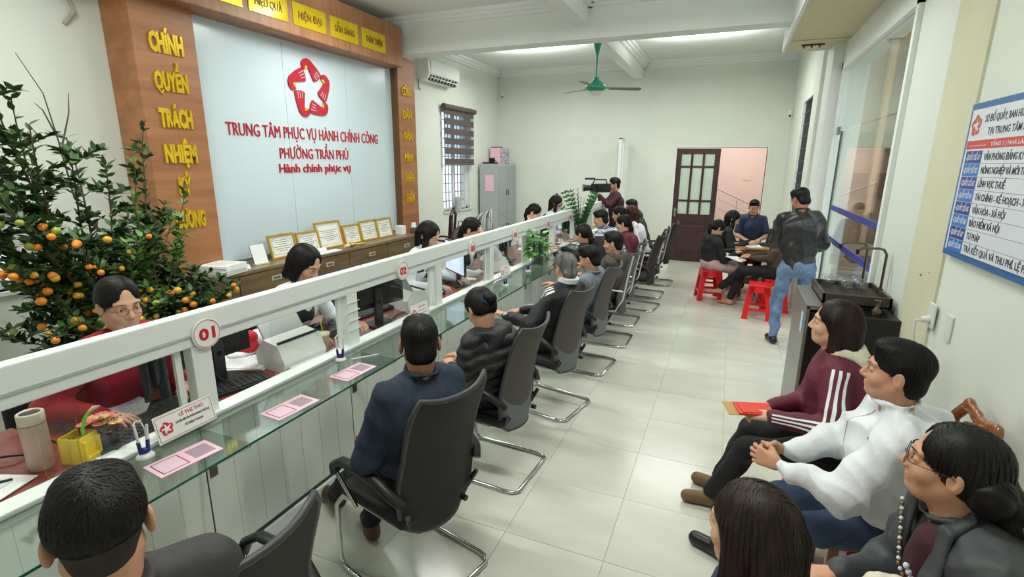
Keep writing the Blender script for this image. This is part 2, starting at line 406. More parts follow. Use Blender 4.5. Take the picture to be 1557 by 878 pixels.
def hair_solid(kind, w=1.0, g=(0, 0, -1)):
    s = Solid(); g = np.array(g, float)
    def lock(b, L1, r1, r2, off=(0, -.02, 0), k=0.03): b = np.array(b, float); e = b + nrm(g + np.array(off) * 4) * L1; s.cap(b, e, r1, r2, k); return e
    W_ = 0.0805 * w
    if kind in ('short', 'crew', 'undercut'):
        t = -0.003 if kind == 'crew' else 0.0
        s.ell((0, -0.015, 0.044), (W_ + t, 0.100 + t, 0.085 + t), 0.01)
        s.ell((0, 0.026, 0.096), (0.058 * w, 0.056, 0.028), 0.03)
        if kind != 'undercut': s.ell((0, -0.052, -0.034), (0.064 * w, 0.048, 0.052), 0.03)
        s.ell((0, 0.122, -0.006), (0.088, 0.064, 0.082), 0.010, 's')
        for x in (-1, 1): s.ell((x * 0.095 * w, 0.006, -0.034), (0.030, 0.050, 0.050), 0.01, 's')
        zc = 0.030 if kind == 'undercut' else 0.080
        s.fn(lambda X, Y, Z: -(Z + zc) + 0.55 * np.maximum(0, Y + 0.03) * 1.0 + 0 * X, 'i', 0.006 if kind != 'undercut' else 0.04)
    else:
        s.ell((0, -0.017, 0.042), (W_ + 0.002, 0.102, 0.087), 0.01)
        if kind in ('bob', 'long', 'ponytail_low', 'bun', 'tied'):
            s.ell((0, -0.045, -0.005), (0.078 * w, 0.072, 0.075), 0.03)
        if kind == 'bob':
            for x in (-1, 1):
                s.cap((x * 0.066 * w, 0.01, 0.03), (x * 0.080 * w, 0.012, -0.085), 0.026, 0.026, 0.03)
                s.cap((x * 0.055 * w, -0.05, 0.0), (x * 0.062 * w, -0.05, -0.095), 0.040, 0.034, 0.03)
            s.cap((0, -0.07, 0.0), (0, -0.072, -0.095), 0.05, 0.040, 0.03)
        if kind == 'long':
            for x in (-1, 1):
                e = lock((x * 0.066 * w, 0.000, 0.03), 0.15, 0.026, 0.026, (x * .03, -.03, 0)); lock(e, .15, .026, .028, (0, -.05, 0))
                e = lock((x * 0.04, -0.072, -0.01), 0.22, 0.045, 0.038, (0, -.03, 0)); lock(e, .12, .038, .022, (0, -.02, 0))
            e = lock((0, -0.080, 0.0), 0.22, 0.045, 0.040, (0, -.03, 0)); lock(e, .13, .040, .026, (0, -.01, 0))
        s.ell((0, 0.114, -0.022), (0.064 * w, 0.064, 0.112), 0.012, 's'); s.ell((0, 0.10, 0.075), (0.030, 0.040, 0.036), 0.02, 's')
        s.ell((0, 0.10, -0.12), (0.056, 0.085, 0.07), 0.02, 's')
        if kind in ('bun', 'tied', 'ponytail', 'ponytail_low'):
            s.ell((0, 0.120, 0.0), (0.066, 0.060, 0.112), 0.012, 's')
            for x in (-1, 1): s.ell((x * 0.098 * w, 0.004, -0.032), (0.030, 0.034, 0.040), 0.01, 's')
            s.fn(lambda X, Y, Z: -(Z + 0.060) + 0.45 * np.maximum(0, Y + 0.05) + 0 * X, 'i', 0.01)
        if kind == 'bun':
            s.ell((0.0, -0.128, 0.012), (0.036, 0.030, 0.034), 0.008)
            s.ell((0.008, -0.142, 0.004), (0.026, 0.020, 0.026), 0.006)
        if kind in ('tied', 'ponytail_low'):
            e = lock((0, -0.108, -0.025), 0.08, 0.026, 0.030, (0, -.05, 0), .015); lock(e, .15, .030, .016, (0, .02, 0), .02)
        if kind == 'ponytail':
            e = lock((0, -0.118, 0.03), 0.05, 0.020, 0.032, (0, -.15, 0), .012); lock(e, .2, .032, .018, (0, 0, 0), .02)
    return s
def strands(P, N, count, length, seed, flow, width=0.0016, lift=0.5):
    """thin hair ribbons combed over the hair mass"""
    rng = np.random.RandomState(seed); n = len(P)
    if n == 0: return np.zeros((0, 3)), np.zeros((0, 4), int)
    ok = np.nonzero(~((P[:, 1] > 0.015) & (P[:, 2] < (0.075 if lift > 0.8 else 0.06))))[0]
    I = ok[rng.randint(0, len(ok), count)]; p = P[I].copy(); nn = N[I]
    p = p + nn * 0.0005; seg = 5
    L = length * (0.6 + 0.8 * rng.rand(count))[:, None] / seg
    V = []; 
    jit = rng.normal(0, 0.18 if lift > 0.8 else 0.10, (count, 3))
    side = None
    nv = nn.copy(); hr = rng.rand(count)
    from mathutils.kdtree import KDTree
    kd = KDTree(n)
    for q in range(n): kd.insert(P[q], q)
    kd.balance()
    for k in range(seg + 1):
        d = flow(p) + jit; d = d - nv * (d * nv).sum(1, keepdims=True) * (1 - 0.15 * lift)
        d = d / np.maximum(np.linalg.norm(d, axis=1, keepdims=True), 1e-6)
        sd = np.cross(d, nv); sd = sd / np.maximum(np.linalg.norm(sd, axis=1, keepdims=True), 1e-6)
        wd = width * (1.0 - k / (seg + 0.3))
        V += [p - sd * wd, p + sd * wd]
        p = p + d * L
        if k < seg:
            for q in range(count):
                co, ix, ds = kd.find(p[q])
                nv[q] = N[ix]; 
                if ds < 0.03: p[q] = p[q] + N[ix] * (((P[ix] - p[q]) @ N[ix]) + 0.0012 + 0.0010 * lift * hr[q])
    V = np.stack(V, 1).reshape(-1, 3); b = (np.arange(count) * (2 * (seg + 1)))[:, None]
    Q = np.concatenate([b + np.array([[2 * k, 2 * k + 1, 2 * k + 3, 2 * k + 2]]) for k in range(seg)])
    return V, Q
def hand_solid(Wp, d, pn, side, curl=0.5, spread=0.1, sc=1.0, thumb=0.6):
    """Wp wrist, d finger direction, pn direction the palm faces; side +1 right hand (thumb side = computed)"""
    d = nrm(d); pn = nrm(pn - d * (np.dot(pn, d))); t = np.cross(d, pn) * side      # towards thumb
    s = Solid(); W0 = np.asarray(Wp, float)
    s.cap(W0 - d * 0.03, W0 + d * 0.01, 0.026 * sc, 0.024 * sc, 0.01, sq=(pn, 0.72))
    offs = [0.030, 0.010, -0.010, -0.028]; ln = [0.074, 0.082, 0.076, 0.060]; kl = [0.088, 0.092, 0.087, 0.078]
    for i in range(4):
        kn = W0 + d * kl[i] * sc + t * offs[i] * sc - pn * 0.002
        s.cap(W0 + d * 0.018 * sc + t * offs[i] * 0.55 * sc, kn, 0.0150 * sc, 0.0112 * sc, 0.012)
        a = curl * 0.7; q = kn; r = 0.0088 * sc; dd = nrm(d + t * (1.5 - i) * spread)
        for j, fr in enumerate((0.46, 0.31, 0.23)):
            a2 = a; dirv = dd * math.cos(a2) + pn * math.sin(a2); q2 = q + dirv * ln[i] * fr * sc
            s.cap(q, q2, r, r * 0.9, 0.0035); q = q2; r *= 0.9; a += curl * (1.0 if j == 0 else 0.7)
    th0 = W0 + d * 0.022 * sc + t * 0.022 * sc; dt = nrm(d * 0.75 + t * 0.75 + pn * 0.35)
    th1 = th0 + dt * 0.042 * sc; dt2 = nrm(d * 0.95 + t * (0.45 - 0.4 * thumb) + pn * (0.3 + 0.3 * thumb)); th2 = th1 + dt2 * 0.032 * sc; th3 = th2 + nrm(dt2 + pn * 0.2 * thumb - t * 0.2) * 0.024 * sc
    s.cap(th0, th1, 0.0150 * sc, 0.0120 * sc, 0.012); s.cap(th1, th2, 0.0108 * sc, 0.0100 * sc, 0.004); s.cap(th2, th3, 0.0098 * sc, 0.0082 * sc, 0.003)
    return s
def wrinkle(P, N, amp, seed, freq=34.0):
    rng = np.random.RandomState(seed); D = np.zeros(len(P)); 
    Pw = P + 0.02 * np.sin(P[:, [1, 2, 0]] * 23 + rng.rand(3) * 6)
    for i in range(7):
        v = nrm(rng.normal(0, 1, 3)) * freq * (0.5 + 1.3 * rng.rand()); ph = Pw @ v + rng.rand() * 6
        D += (1 - 2 * np.abs(np.sin(ph * 0.5))) * (0.45 if i > 3 else 0.3)
    return P + N * (D * amp)[:, None]
def person(label, head, facing, look, top, bottom, hair='short', hairm=None, skin=0, pelvis=None, hipz=0.56,
           hands=None, feet=None, elbows=None, h=0.012, hh=0.005, female=False, scale=1.0, stand=False, wr=0.0075,
           handpose=None, glasses=None, collar=None, hood=None, puffer=False, shoes=None, sleeve='long', group=None, seed=1, strand_n=900,
           headw=1.0, extra=None, hem=0.0, fade=False, girth=1.0, tilt=0.0, knees=None, face=True, legs=True, barefoot=False, bulk=1.12, cutz=None):
    """head: world head centre; facing: body facing angle (deg, 0 = +Y, 90 = -X); look: (yaw deg relative to world, pitch deg down+)"""
    head = np.array(head, float); fa = math.radians(facing); F = np.array([-math.sin(fa), math.cos(fa), 0]); Rr = np.array([math.cos(fa), math.sin(fa), 0]); U = np.array([0, 0, 1.])
    px, py = pelvis if pelvis is not None else (head[0], head[1])
    root = thing('person', label, 'person', (px, py, 0), 0, group)
    O = np.array([px, py, 0.0])
    hd = head - O
    ly, lp = math.radians(look[0]), math.radians(look[1])
    hf = np.array([-math.sin(ly) * math.cos(lp), math.cos(ly) * math.cos(lp), -math.sin(lp)])
    Hr = np.array([math.cos(ly), math.sin(ly), 0]); 
    if tilt: 
        tt = math.radians(tilt); up0 = np.cross(Hr, hf); Hr = Hr * math.cos(tt) + up0 * math.sin(tt)
    HR = np.stack([Hr, hf, np.cross(Hr, hf)], 1)      # head-local -> person space
    hu = HR[:, 2]
    pel = np.array([0, 0, hipz]); 
    neck = hd - 0.092 * scale * nrm(hu + U * 1.2) - 0.02 * scale * hf - np.array([0, 0, 0.035])
    sp = nrm(neck - pel); L = np.linalg.norm(neck - pel)
    chest = pel + sp * L * 0.66 - F * 0.015; waist = pel + sp * L * 0.30 + F * 0.005
    g = girth; sw = (0.146 if female else 0.166) * scale
    shc = pel + sp * (L - 0.066 * scale)
    sh = [shc - Rr * sw, shc + Rr * sw]          # left (x-), right (x+)
    Tf = nrm(np.cross(sp, -Rr)) if True else F     # torso forward
    Tf = nrm(F - sp * (F @ sp))
    TR3 = np.stack([Rr, Tf, sp], 0)
    ua, la = 0.285 * scale, 0.255 * scale
    lap = lambda sx: np.array([0, 0, hipz + 0.10]) + F * 0.30 + Rr * 0.10 * sx
    hands = hands or [None, None]; W_ = []; E_ = []
    for i, sx in ((0, -1), (1, 1)):
        tgt = (np.array(hands[i], float) - O) if hands[i] is not None else lap(sx)
        pole = -F * 0.5 + Rr * sx * 0.45 - U * 0.7
        if elbows and elbows[i] is not None: pole = np.array(elbows[i], float)
        e, w_ = ik(sh[i], tgt, ua, la, pole); E_.append(e); W_.append(w_)
    tl, sl = 0.43 * scale, 0.42 * scale
    hip = [pel - Rr * 0.095 * scale - U * 0.02, pel + Rr * 0.095 * scale - U * 0.02]
    feet = feet or [None, None]; K_ = []; A_ = []
    for i, sx in ((0, -1), (1, 1)):
        if feet[i] is not None: t = np.array(feet[i], float) - O
        elif stand: t = Rr * sx * 0.10 + U * 0.08
        else: t = F * 0.42 + Rr * sx * 0.12 + U * 0.08
        pole = F * 1.0 + U * (0.0 if stand else 0.9) + Rr * sx * 0.12
        if knees and knees[i] is not None: pole = np.array(knees[i], float)
        k_, a_ = ik(hip[i], t, tl, sl, pole); K_.append(k_); A_.append(a_)
    sk = SKIN[skin]
    # ---- body: head, neck, hands at fine resolution plus the core, one mesh
    nl = HR.T @ (neck - sp * 0.02 - hd)
    hs = head_solid(headw, nl); P, Q = solid_mesh(hs, hh)
    Ph = P * scale @ HR.T + hd; pieces = [(Ph, Q, 0)]
    core = Solid()
    core.cap(pel, chest, 0.07 * g, 0.08 * g, 0.03, sq=(Tf, 0.7)).cap(chest, neck, 0.065, 0.040, 0.03)
    for i in (0, 1):
        ar = 1.0 if sleeve == 'short' else 0.72
        core.cap(chest + sp * 0.02, sh[i] - sp * 0.02, 0.035, 0.030, 0.02).cap(sh[i] - sp * 0.02, E_[i], 0.036 * ar, 0.040 * ar, 0.015).cap(E_[i], W_[i], 0.040 * ar, 0.026 * max(ar, .85), 0.015)
        if legs: core.cap(hip[i], K_[i], 0.052 * g, 0.036, 0.02).cap(K_[i], A_[i], 0.036, 0.030, 0.02)
    P, Q = solid_mesh(core, max(h, 0.012)); pieces.append((P, Q, 0))
    hp = handpose or [None, None]
    for i, sx in ((0, -1), (1, 1)):
        if hands[i] is None and handpose is None and extra == 'nohands': continue
        fd = nrm(W_[i] - E_[i]); q = hp[i] or {}
        d_ = np.array(q.get('d', fd + F * 0.2)); pn = np.array(q.get('pn', -U)); 
        hs = hand_solid(W_[i] + nrm(d_) * 0.01, d_, pn, sx, q.get('curl', 0.45), q.get('spread', 0.08), 0.95 * scale * (0.92 if female else 1.0), q.get('thumb', 0.6))
        P, Q = solid_mesh(hs, min(hh, 0.005)); pieces.append((P, Q, 0))
    if barefoot:
        for i in (0, 1):
            fdir = nrm(F + Rr * (0.25 if i else -0.25)); a = A_[i]
            s_ = Solid().cap(a, a - U * 0.04, 0.034, 0.036, 0.02).cap(a - U * 0.045 - fdir * 0.02, a - U * 0.055 + fdir * 0.10, 0.032, 0.026, 0.02)
            for q in range(5): s_.cap(a - U * 0.055 + fdir * 0.10 + Rr * (q - 2) * 0.013, a - U * 0.06 + fdir * (0.165 - 0.008 * abs(q - 1)) + Rr * (q - 2) * 0.014, 0.012, 0.010 if q else 0.012, 0.004)
            P, Q = solid_mesh(s_, 0.006); pieces.append((P, Q, 0))
    body = np_obj('body', pieces, [sk], root)
    # ---- face
    if face:
        for x in (-1, 1):
            down = max(0.0, min(1.0, (look[1] - 14) / 25.0))
            mb = MB().ball((x * 0.0315, 0.0725, 0.003), 0.0132, 12, sc=(0.92, 0.98, 0.40 * (1 - 0.55 * down)))
            M_ = Matrix([list(HR[i] * scale) + [hd[i]] for i in range(3)] + [[0, 0, 0, 1]])
            ob = place(mb, M_).build('eye', EYEW, root)
            mb = MB().ball((x * 0.0315, 0.0826, 0.0025 - 0.002 * down), 0.0050, 10, sc=(1, 0.9, 0.92 - 0.4 * down)); place(mb, M_).build('iris', IRIS, ob)
            mb = MB().tube([(x * (0.018 + 0.026 * t), 0.0845 - 0.012 * t * t, 0.0060 + 0.0030 * math.sin(PI * t) - 0.002 * t - 0.002 * down) for t in (0, .25, .5, .75, 1)], 0.0011, 5); place(mb, M_).build('eyelid', BROW, root)
            mb = MB().tube([(x * (0.014 + 0.034 * t), 0.0925 - 0.017 * t * t, 0.0250 + 0.004 * math.sin(PI * t * 0.9) + 0.001 * t) for t in (0, .25, .5, .75, 1)], 0.0026, 6, rs=[0.0016, 0.0021, 0.0021, 0.0017, 0.0008], flat=0.8); place(mb, M_).build('eyebrow', BROW, root)
        mb = MB().tube([(0.0235 * t, 0.0888 - 0.008 * t * t, -0.0558 + 0.0012 * (1 - t * t)) for t in (-1, -.6, -.2, .2, .6, 1)], 0.003, 6, rs=[0.001, 0.0026, 0.0032, 0.0032, 0.0026, 0.001], flat=0.7)
        mb.tube([(0.019 * t, 0.0872 - 0.008 * t * t, -0.0648) for t in (-1, -.6, -.2, .2, .6, 1)], 0.003, 6, rs=[0.001, 0.003, 0.0042, 0.0042, 0.003, 0.001], flat=0.8)
        place(mb, M_).build('lips', LIP, root)
    M_ = Matrix([list(HR[i] * scale) + [hd[i]] for i in range(3)] + [[0, 0, 0, 1]])
    # ---- hair
    if hair:
        hm = hairm or HB; hs = hair_solid(hair, headw, HR.T @ np.array([0, 0, -1.0])); P, Q = solid_mesh(hs, hh)
        N = vnormals(P, Q)
        ang = np.arctan2(P[:, 0], -P[:, 1]); P2 = P + N * (0.0012 * np.sin(ang * 46 + P[:, 2] * 20 * np.sin(ang * 3)) + 0.0010 * np.sin(ang * 90 + 2))[:, None] * (1.0 if hair not in ('short', 'crew', 'undercut') else 0.6)
        if hair in ('short', 'crew', 'undercut'):
            def flow(p): 
                d = np.stack([p[:, 0] * 2.0, p[:, 1] * 0.5 + 0.02, -0.6 * np.abs(p[:, 0]) * 8 * 0.1 - 0.04 + 0 * p[:, 0]], 1) 
                return d / np.maximum(np.linalg.norm(d, axis=1, keepdims=True), 1e-6)
            ln, wdt = 0.030, 0.0013
        else:
            def flow(p):
                topf = np.clip((p[:, 2] - 0.03) / 0.08, 0, 1)
                d = np.stack([np.sign(p[:, 0]) * 0.6 * topf, -0.7 * topf * (1 if hair in ('bun', 'tied', 'ponytail') else 0.3) + (-0.5 if hair in ('bun', 'tied', 'ponytail') else -0.05) * (1 - topf) * (p[:, 1] > -0.10), -1.0 * (1 - 0.6 * topf)], 1)
                return d / np.maximum(np.linalg.norm(d, axis=1, keepdims=True), 1e-6)
            ln, wdt = 0.085, 0.0018
        pc = [(P2 * scale @ HR.T + hd, Q, 0)]
        if strand_n:
            Sv, Sq = strands(P2, N, strand_n, ln, seed, flow, wdt, 1.0 if hair in ('short', 'crew', 'undercut') else 0.5); pc.append((Sv * scale @ HR.T + hd, Sq, 0))
        np_obj('hair', pc, [hm], root)
        if fade:
            s_ = Solid().ell((0, -0.014, 0.036), (0.0755 * headw, 0.0958, 0.0835), 0.01).ell((0, 0.018, -0.03), (0.0632 * headw, 0.0712, 0.0852), 0.03).cap((0, -0.022, -0.055), nl, 0.0530, 0.057, 0.03)
            s_.ell((0, 0.118, -0.030), (0.085, 0.075, 0.100), 0.004, 's'); s_.fn(lambda X, Y, Z: -(Z + 0.066) + 0.5 * np.maximum(0, Y + 0.05) + 6.0 * X * X, 'i', 0.003)
            for x in (-1, 1): s_.ell((x * 0.086 * headw, 0.0, -0.012), (0.022, 0.026, 0.036), 0.003, 's')
            P, Q = solid_mesh(s_, hh); np_obj('shaved_hair', [(P * scale @ HR.T + hd, Q, 0)], [FADE], root)
    # ---- glasses
    if glasses:
        mb = MB(); gl = MB()
        for x in (-1, 1):
            c = (x * 0.0325, 0.101, 0.0); pts = [(c[0] + 0.0225 * math.cos(t), 0.101 - 0.006 * abs(math.cos(t) * 0.0225 + c[0] * x) / 0.055, c[2] + 0.0195 * math.sin(t)) for t in np.linspace(0, 2 * PI, 20)[:-1]]
            mb.tube(pts, 0.0011, 5, closed=True)
            mb.tube([(x * 0.055, 0.096, 0.004), (x * 0.076 * headw, 0.080, 0.006), (x * 0.084 * headw, 0.0, 0.008), (x * 0.083 * headw, -0.02, -0.002)], 0.0013, 5)
            gl.add(pts, [tuple(range(len(pts)))])
        mb.tube([(-0.010, 0.102, 0.004), (0, 0.104, 0.006), (0.010, 0.102, 0.004)], 0.0011, 5)
        go = place(mb, M_).build('glasses', glasses, root); place(gl, M_).build('lens', glass_mat('lens_glass', (1, 1, 1), 0.03, 1.0), go)
    # ---- top
    T = Solid(); th = 0.016
    T.ell(pel + sp * 0.02, (0.165 * g, 0.125 * g, 0.13), 0.05, R=TR3)
    T.ell(waist + sp * 0.03, ((0.142 if female else 0.160) * g * bulk, 0.118 * g * bulk, 0.17), 0.06, R=TR3)
    T.ell(chest, ((0.152 if female else 0.176) * g * (bulk * .6 + .4), 0.125 * g * bulk, 0.17), 0.06, R=TR3)
    if female: T.ell(chest + Tf * 0.07 - sp * 0.01, (0.11, 0.065, 0.07), 0.05, R=TR3)
    T.cap(sh[0] + Rr * 0.02, sh[1] - Rr * 0.02, 0.058, 0.058, 0.05)
    T.cap(shc - Rr * 0.11, neck - sp * 0.012 - Rr * 0.03, 0.052, 0.040, 0.05).cap(shc + Rr * 0.11, neck - sp * 0.012 + Rr * 0.03, 0.052, 0.040, 0.05)
    if hem: T.cap(pel, pel - U * hem, 0.13 * g, 0.14 * g, 0.06)
    for i in (0, 1):
        T.cap(sh[i] - sp * 0.012, E_[i], 0.060 * (bulk * .5 + .5), 0.054 * bulk, 0.025)
        if sleeve == 'long': T.cap(E_[i], W_[i] - nrm(W_[i] - E_[i]) * 0.012, 0.053 * bulk, 0.038 * (bulk * .5 + .5), 0.02)
        elif sleeve == 'short': T.cut if False else None
    if sleeve == 'short':
        T.p = [p for p in T.p if not (p[0] == 'c' and any(np.allclose(p[2], E_[i], atol=1e-4) for i in (0, 1)))]
        for i in (0, 1): T.cap(sh[i], sh[i] + (E_[i] - sh[i]) * 0.72, 0.064, 0.060, 0.02)
    T.cap(neck + sp * 0.05 + hf * 0.0, neck + sp * 0.16, 0.050, 0.055, 0.006, 's') 
    if collar:
        for t in np.linspace(0, 2 * PI, 15)[:-1]:
            p = neck + sp * (0.015 + 0.012 * (1 - math.cos(t)) * 0.5) + Rr * 0.070 * math.sin(t) + Tf * 0.070 * math.cos(t)
            t2 = t + 2 * PI / 14; p2 = neck + sp * (0.015 + 0.012 * (1 - math.cos(t2)) * 0.5) + Rr * 0.068 * math.sin(t2) + Tf * 0.066 * math.cos(t2)
            T.cap(p, p2, 0.013, 0.013, 0.006)
            if collar == 'high': T.cap(p + sp * 0.025, p2 + sp * 0.025, 0.013, 0.013, 0.012)
    if cutz is not None: T.fn(lambda X, Y, Z, c=cutz: -(Z - c) + 0 * X + 0 * Y, 'i', 0.01)
    P, Q = solid_mesh(T, h); N = vnormals(P, Q)
    if puffer:
        q = P @ sp; rel = (q - pel @ sp)
        P = P + N * (0.012 * np.abs(np.sin(rel * PI / 0.058 + 0.9 * np.sin(P @ Rr * 9)))[:, None] - 0.004)
    P = wrinkle(P, N, wr, seed)
    mi = 0; tops = top if isinstance(top, (list, tuple)) else [top]
    tob = np_obj('jacket' if sleeve == 'long' else 'shirt', [(P, Q, 0)], tops, root)
    if hood is not None:
        Hs = Solid()
        for t in np.linspace(0.5 * PI, 1.5 * PI, 9):
            p = neck - sp * 0.005 + Rr * 0.092 * math.sin(t * 1.0) * 1.0 + Tf * 0.088 * math.cos(t)
            Hs.ell(p - sp * 0.004, (0.040, 0.040, 0.036), 0.03)
        Hs.ell(neck - Tf * 0.105 - sp * 0.065, (0.115, 0.055, 0.09), 0.04, R=TR3)
        Hs.cap(neck + sp * 0.02, neck + sp * 0.14, 0.052, 0.055, 0.01, 's')
        P, Q = solid_mesh(Hs, h); N = vnormals(P, Q); P = wrinkle(P, N, wr * 1.3, seed + 5); np_obj('hood', [(P, Q, 0)], [hood], root)
    # ---- trousers
    if legs:
        T = Solid(); T.ell(pel - U * 0.02, (0.165 * g, 0.135 * g, 0.12), 0.04, R=np.stack([Rr, F, U], 0))
        for i in (0, 1):
            T.cap(hip[i], K_[i], 0.092 * g, 0.070, 0.03)
            T.cap(K_[i], A_[i] + nrm(K_[i] - A_[i]) * 0.03, 0.067, 0.056, 0.02)
        P, Q = solid_mesh(T, h); N = vnormals(P, Q); P = wrinkle(P, N, wr * .75, seed + 9)
        np_obj('trousers', [(P, Q, 0)], [bottom], root)
        if shoes is not None:
            for i in (0, 1):
                fdir = nrm(F + Rr * (0.2 if i else -0.2)); a = A_[i]
                s_ = Solid().cap(a - U * 0.035 - fdir * 0.03, a - U * 0.042 + fdir * 0.13, 0.040, 0.038, 0.02, sq=(Rr, 0.95)).cap(a - U * 0.0, a - U * 0.03, 0.040, 0.042, 0.02)
                s_.fn(lambda X, Y, Z, zz=float(a[2] - 0.078): -(Z - zz) + 0 * X + 0 * Y, 'i', 0.003)
                P, Q = solid_mesh(s_, 0.008); np_obj('shoe', [(P, Q, 0)], [shoes], root)
    info = dict(root=root, O=O, E=E_, W=W_, sh=sh, neck=neck, sp=sp, Tf=Tf, Rr=Rr, F=F, pel=pel, HR=HR, hd=hd, M=M_, top=tob, chest=chest, K=K_, A=A_, U=U)
    return info
def stripe(info, a, b, side, offs, m, name='stripe', width=0.010, over=0.10, steps=26):
    """ribbons sewn along a sleeve: projected onto the jacket surface"""
    me = info['top'].data; bv = BVHTree.FromPolygons([v.co for v in me.vertices], [tuple(p.vertices) for p in me.polygons])
    a = np.array(a); b = np.array(b); d = nrm(b - a)
    for of in offs:
        mb = MB(); rows = []
        for t in np.linspace(0, 1, steps):
            c = a + (b - a) * t; row = []
            for w_ in (-width / 2, width / 2):
                s_ = np.array(side, float); s_ = nrm(s_ - d * (s_ @ d)); tn = np.cross(d, s_)
                ang = (of + w_) / 0.055; dr = s_ * math.cos(ang) + tn * math.sin(ang)
                hit = bv.ray_cast(Vector(c + dr * 0.16), Vector(-dr), 0.2)
                if hit[0] is None: row = None; break
                row.append(hit[0] + Vector(dr) * 0.0022)
            rows.append(row)
        for r0, r1 in zip(rows, rows[1:]):
            if r0 and r1 and (r0[0] - r1[0]).length < 0.06: mb.add([r0[0], r0[1], r1[1], r1[0]], [(0, 1, 2, 3)], True)
            elif mb.v: mb.build(name, m, info['root']); mb = MB()
        if mb.v: mb.build(name, m, info['root'])
# ================================================================ ROOM
XL, XR, YF, YN, ZC = -4.99, 1.10, 11.02, -1.6, 3.93
WALL = mat('wall_paint_cream', sr(228, 232, 222), 0.75, col2=sr(220, 226, 214), vscale=1.3, bump=0.04, bscale=30)
WALLY = mat('wall_yellow_cream', sr(206, 205, 176), 0.75, col2=sr(214, 213, 186), vscale=2)
WHITEP = mat('white_paint', sr(232, 236, 232), 0.65, var=0.02, vscale=2)
CEIL = mat('ceiling_paint', sr(222, 226, 220), 0.8, var=0.02, vscale=1.5)
GROUT = mat('tile_grout', sr(196, 195, 182), 0.6)
TILE = mat('floor_tile', sr(206, 206, 192), 0.2, col2=sr(218, 218, 205), vscale=2.2, stretch=(1, 2.4, 1), spec=0.5, bump=0.01, bscale=300)
struct('floor', MB().box(XL - .3, XR + 3.2, YN - .3, YF + 3.2, -0.12, -0.006), GROUT)
FL = bpy.data.objects['floor']
ts = 0.54; t0 = MB().box(0.0012, ts - 0.0012, 0.0012, ts - 0.0012, -0.006, 0).build('tile', TILE, FL, ( -0.40, 2.18, 0))
nx0 = int(math.floor((XL - (-0.40)) / ts)) + 1; nx1 = int((XR - (-0.40)) / ts); ny0 = int(math.floor((YN + 0.4 - 2.18) / ts)) + 1; ny1 = int((YF - 2.18) / ts)
rt = random.Random(3)
for ix in range(nx0, nx1 + 1):
    for iy in range(ny0, ny1 + 1):
        if (ix, iy) == (0, 0): continue
        if ix <= -4 and iy > 3 and False: continue
        o = part_cp(t0, FL, (-0.40 + ix * ts, 2.18 + iy * ts, rt.uniform(-0.0006, 0.0003)))
        if rt.random() < 0.5: pass
# remaining strips of floor at the walls and in the stair room
MB().box(XL, -0.40 + nx0 * ts - 0.0012, YN, YF, -0.006, -0.0005).build('tile_strip', TILE, FL)
MB().box(-0.40 + (nx1 + 1) * ts, XR, YN, YF, -0.006, -0.0005).build('tile_strip', TILE, FL)
MB().box(XL, XR, 2.18 + (ny1 + 1) * ts, YF, -0.006, -0.0008).build('tile_strip', TILE, FL)
struct('ceiling', MB().box(XL - .3, XR + .3, YN - .3, YF + .3, ZC, ZC + .15), CEIL)
# left wall with two window openings
def wall_x(x0, x1, y0, y1, z0, z1, holes):
    mb = MB(); ys = sorted({y0, y1, *[v for h in holes for v in h[:2]]})
    for a, b in zip(ys, ys[1:]):
        hs = [h for h in holes if h[0] <= a + 1e-6 and h[1] >= b - 1e-6]
        if not hs: mb.box(x0, x1, a, b, z0, z1)
        else:
            h = hs[0]
            if h[2] > z0: mb.box(x0, x1, a, b, z0, h[2])
            if h[3] < z1: mb.box(x0, x1, a, b, h[3], z1)
    return mb
WIN1 = (8.52, 9.62, 1.05, 2.93); WIN2 = (1.10, 2.10, 0.98, 1.60)
struct('wall_left', wall_x(XL - .22, XL, YN, YF, 0, ZC, [WIN1, WIN2]), WALL)
# far wall with the doorway
def wall_y(y0, y1, x0, x1, z0, z1, holes):
    mb = MB(); xs = sorted({x0, x1, *[v for h in holes for v in h[:2]]})
    for a, b in zip(xs, xs[1:]):
        hs = [h for h in holes if h[0] <= a + 1e-6 and h[1] >= b - 1e-6]
        if not hs: mb.box(a, b, y0, y1, z0, z1)
        else:
            h = hs[0]
            if h[2] > z0: mb.box(a, b, y0, y1, z0, h[2])
            if h[3] < z1: mb.box(a, b, y0, y1, h[3], z1)
    return mb
struct('wall_far', wall_y(YF, YF + .22, XL - .22, XR + .3, 0, ZC, [(-1.04, 0.60, 0, 2.29)]), WALL)
struct('wall_near', MB().box(XL - .22, XR + .3, YN - .2, YN, 0, ZC), WALL)
# right wall: near part, yellow pilaster, pier toned as if daylit, glass front, pillar, window part
struct('wall_right', MB().box(XR, XR + .25, YN, 3.36, 0, ZC), WALL)
struct('wall_right_pilaster', MB().box(XR - .012, XR + .25, 3.36, 3.86, 0, ZC), WALLY)  # in a yellower cream than the wall beside it
struct('wall_right_pier', MB().box(XR + .003, XR + .25, 3.86, 4.60, 0, ZC), mat('pier_daylit_tone', sr(218, 226, 216), .7, var=.02, vscale=1))  # daylight from the glass front is put into the pier's colour
struct('wall_right_lintel', MB().box(XR - .02, XR + .25, 4.60, 7.35, 3.12, ZC), WHITEP)
struct('wall_right_pillar', MB().box(0.97, XR + .25, 7.35, 7.86, 0, ZC), WHITEP)
WR = (8.35, 9.35, 1.15, 2.90)
struct('wall_right_far', wall_x(0.93, XR + .2, 7.86, YF, 0, ZC, [WR]), WALL)
struct('trim_1', MB().box(XR - .03, XR + .02, 4.60, 4.66, 0, 3.12).box(XR - .03, XR + .02, 7.28, 7.35, 0, 3.12).box(XR - .03, XR + .02, 4.60, 7.35, 3.04, 3.12), WHITEP)
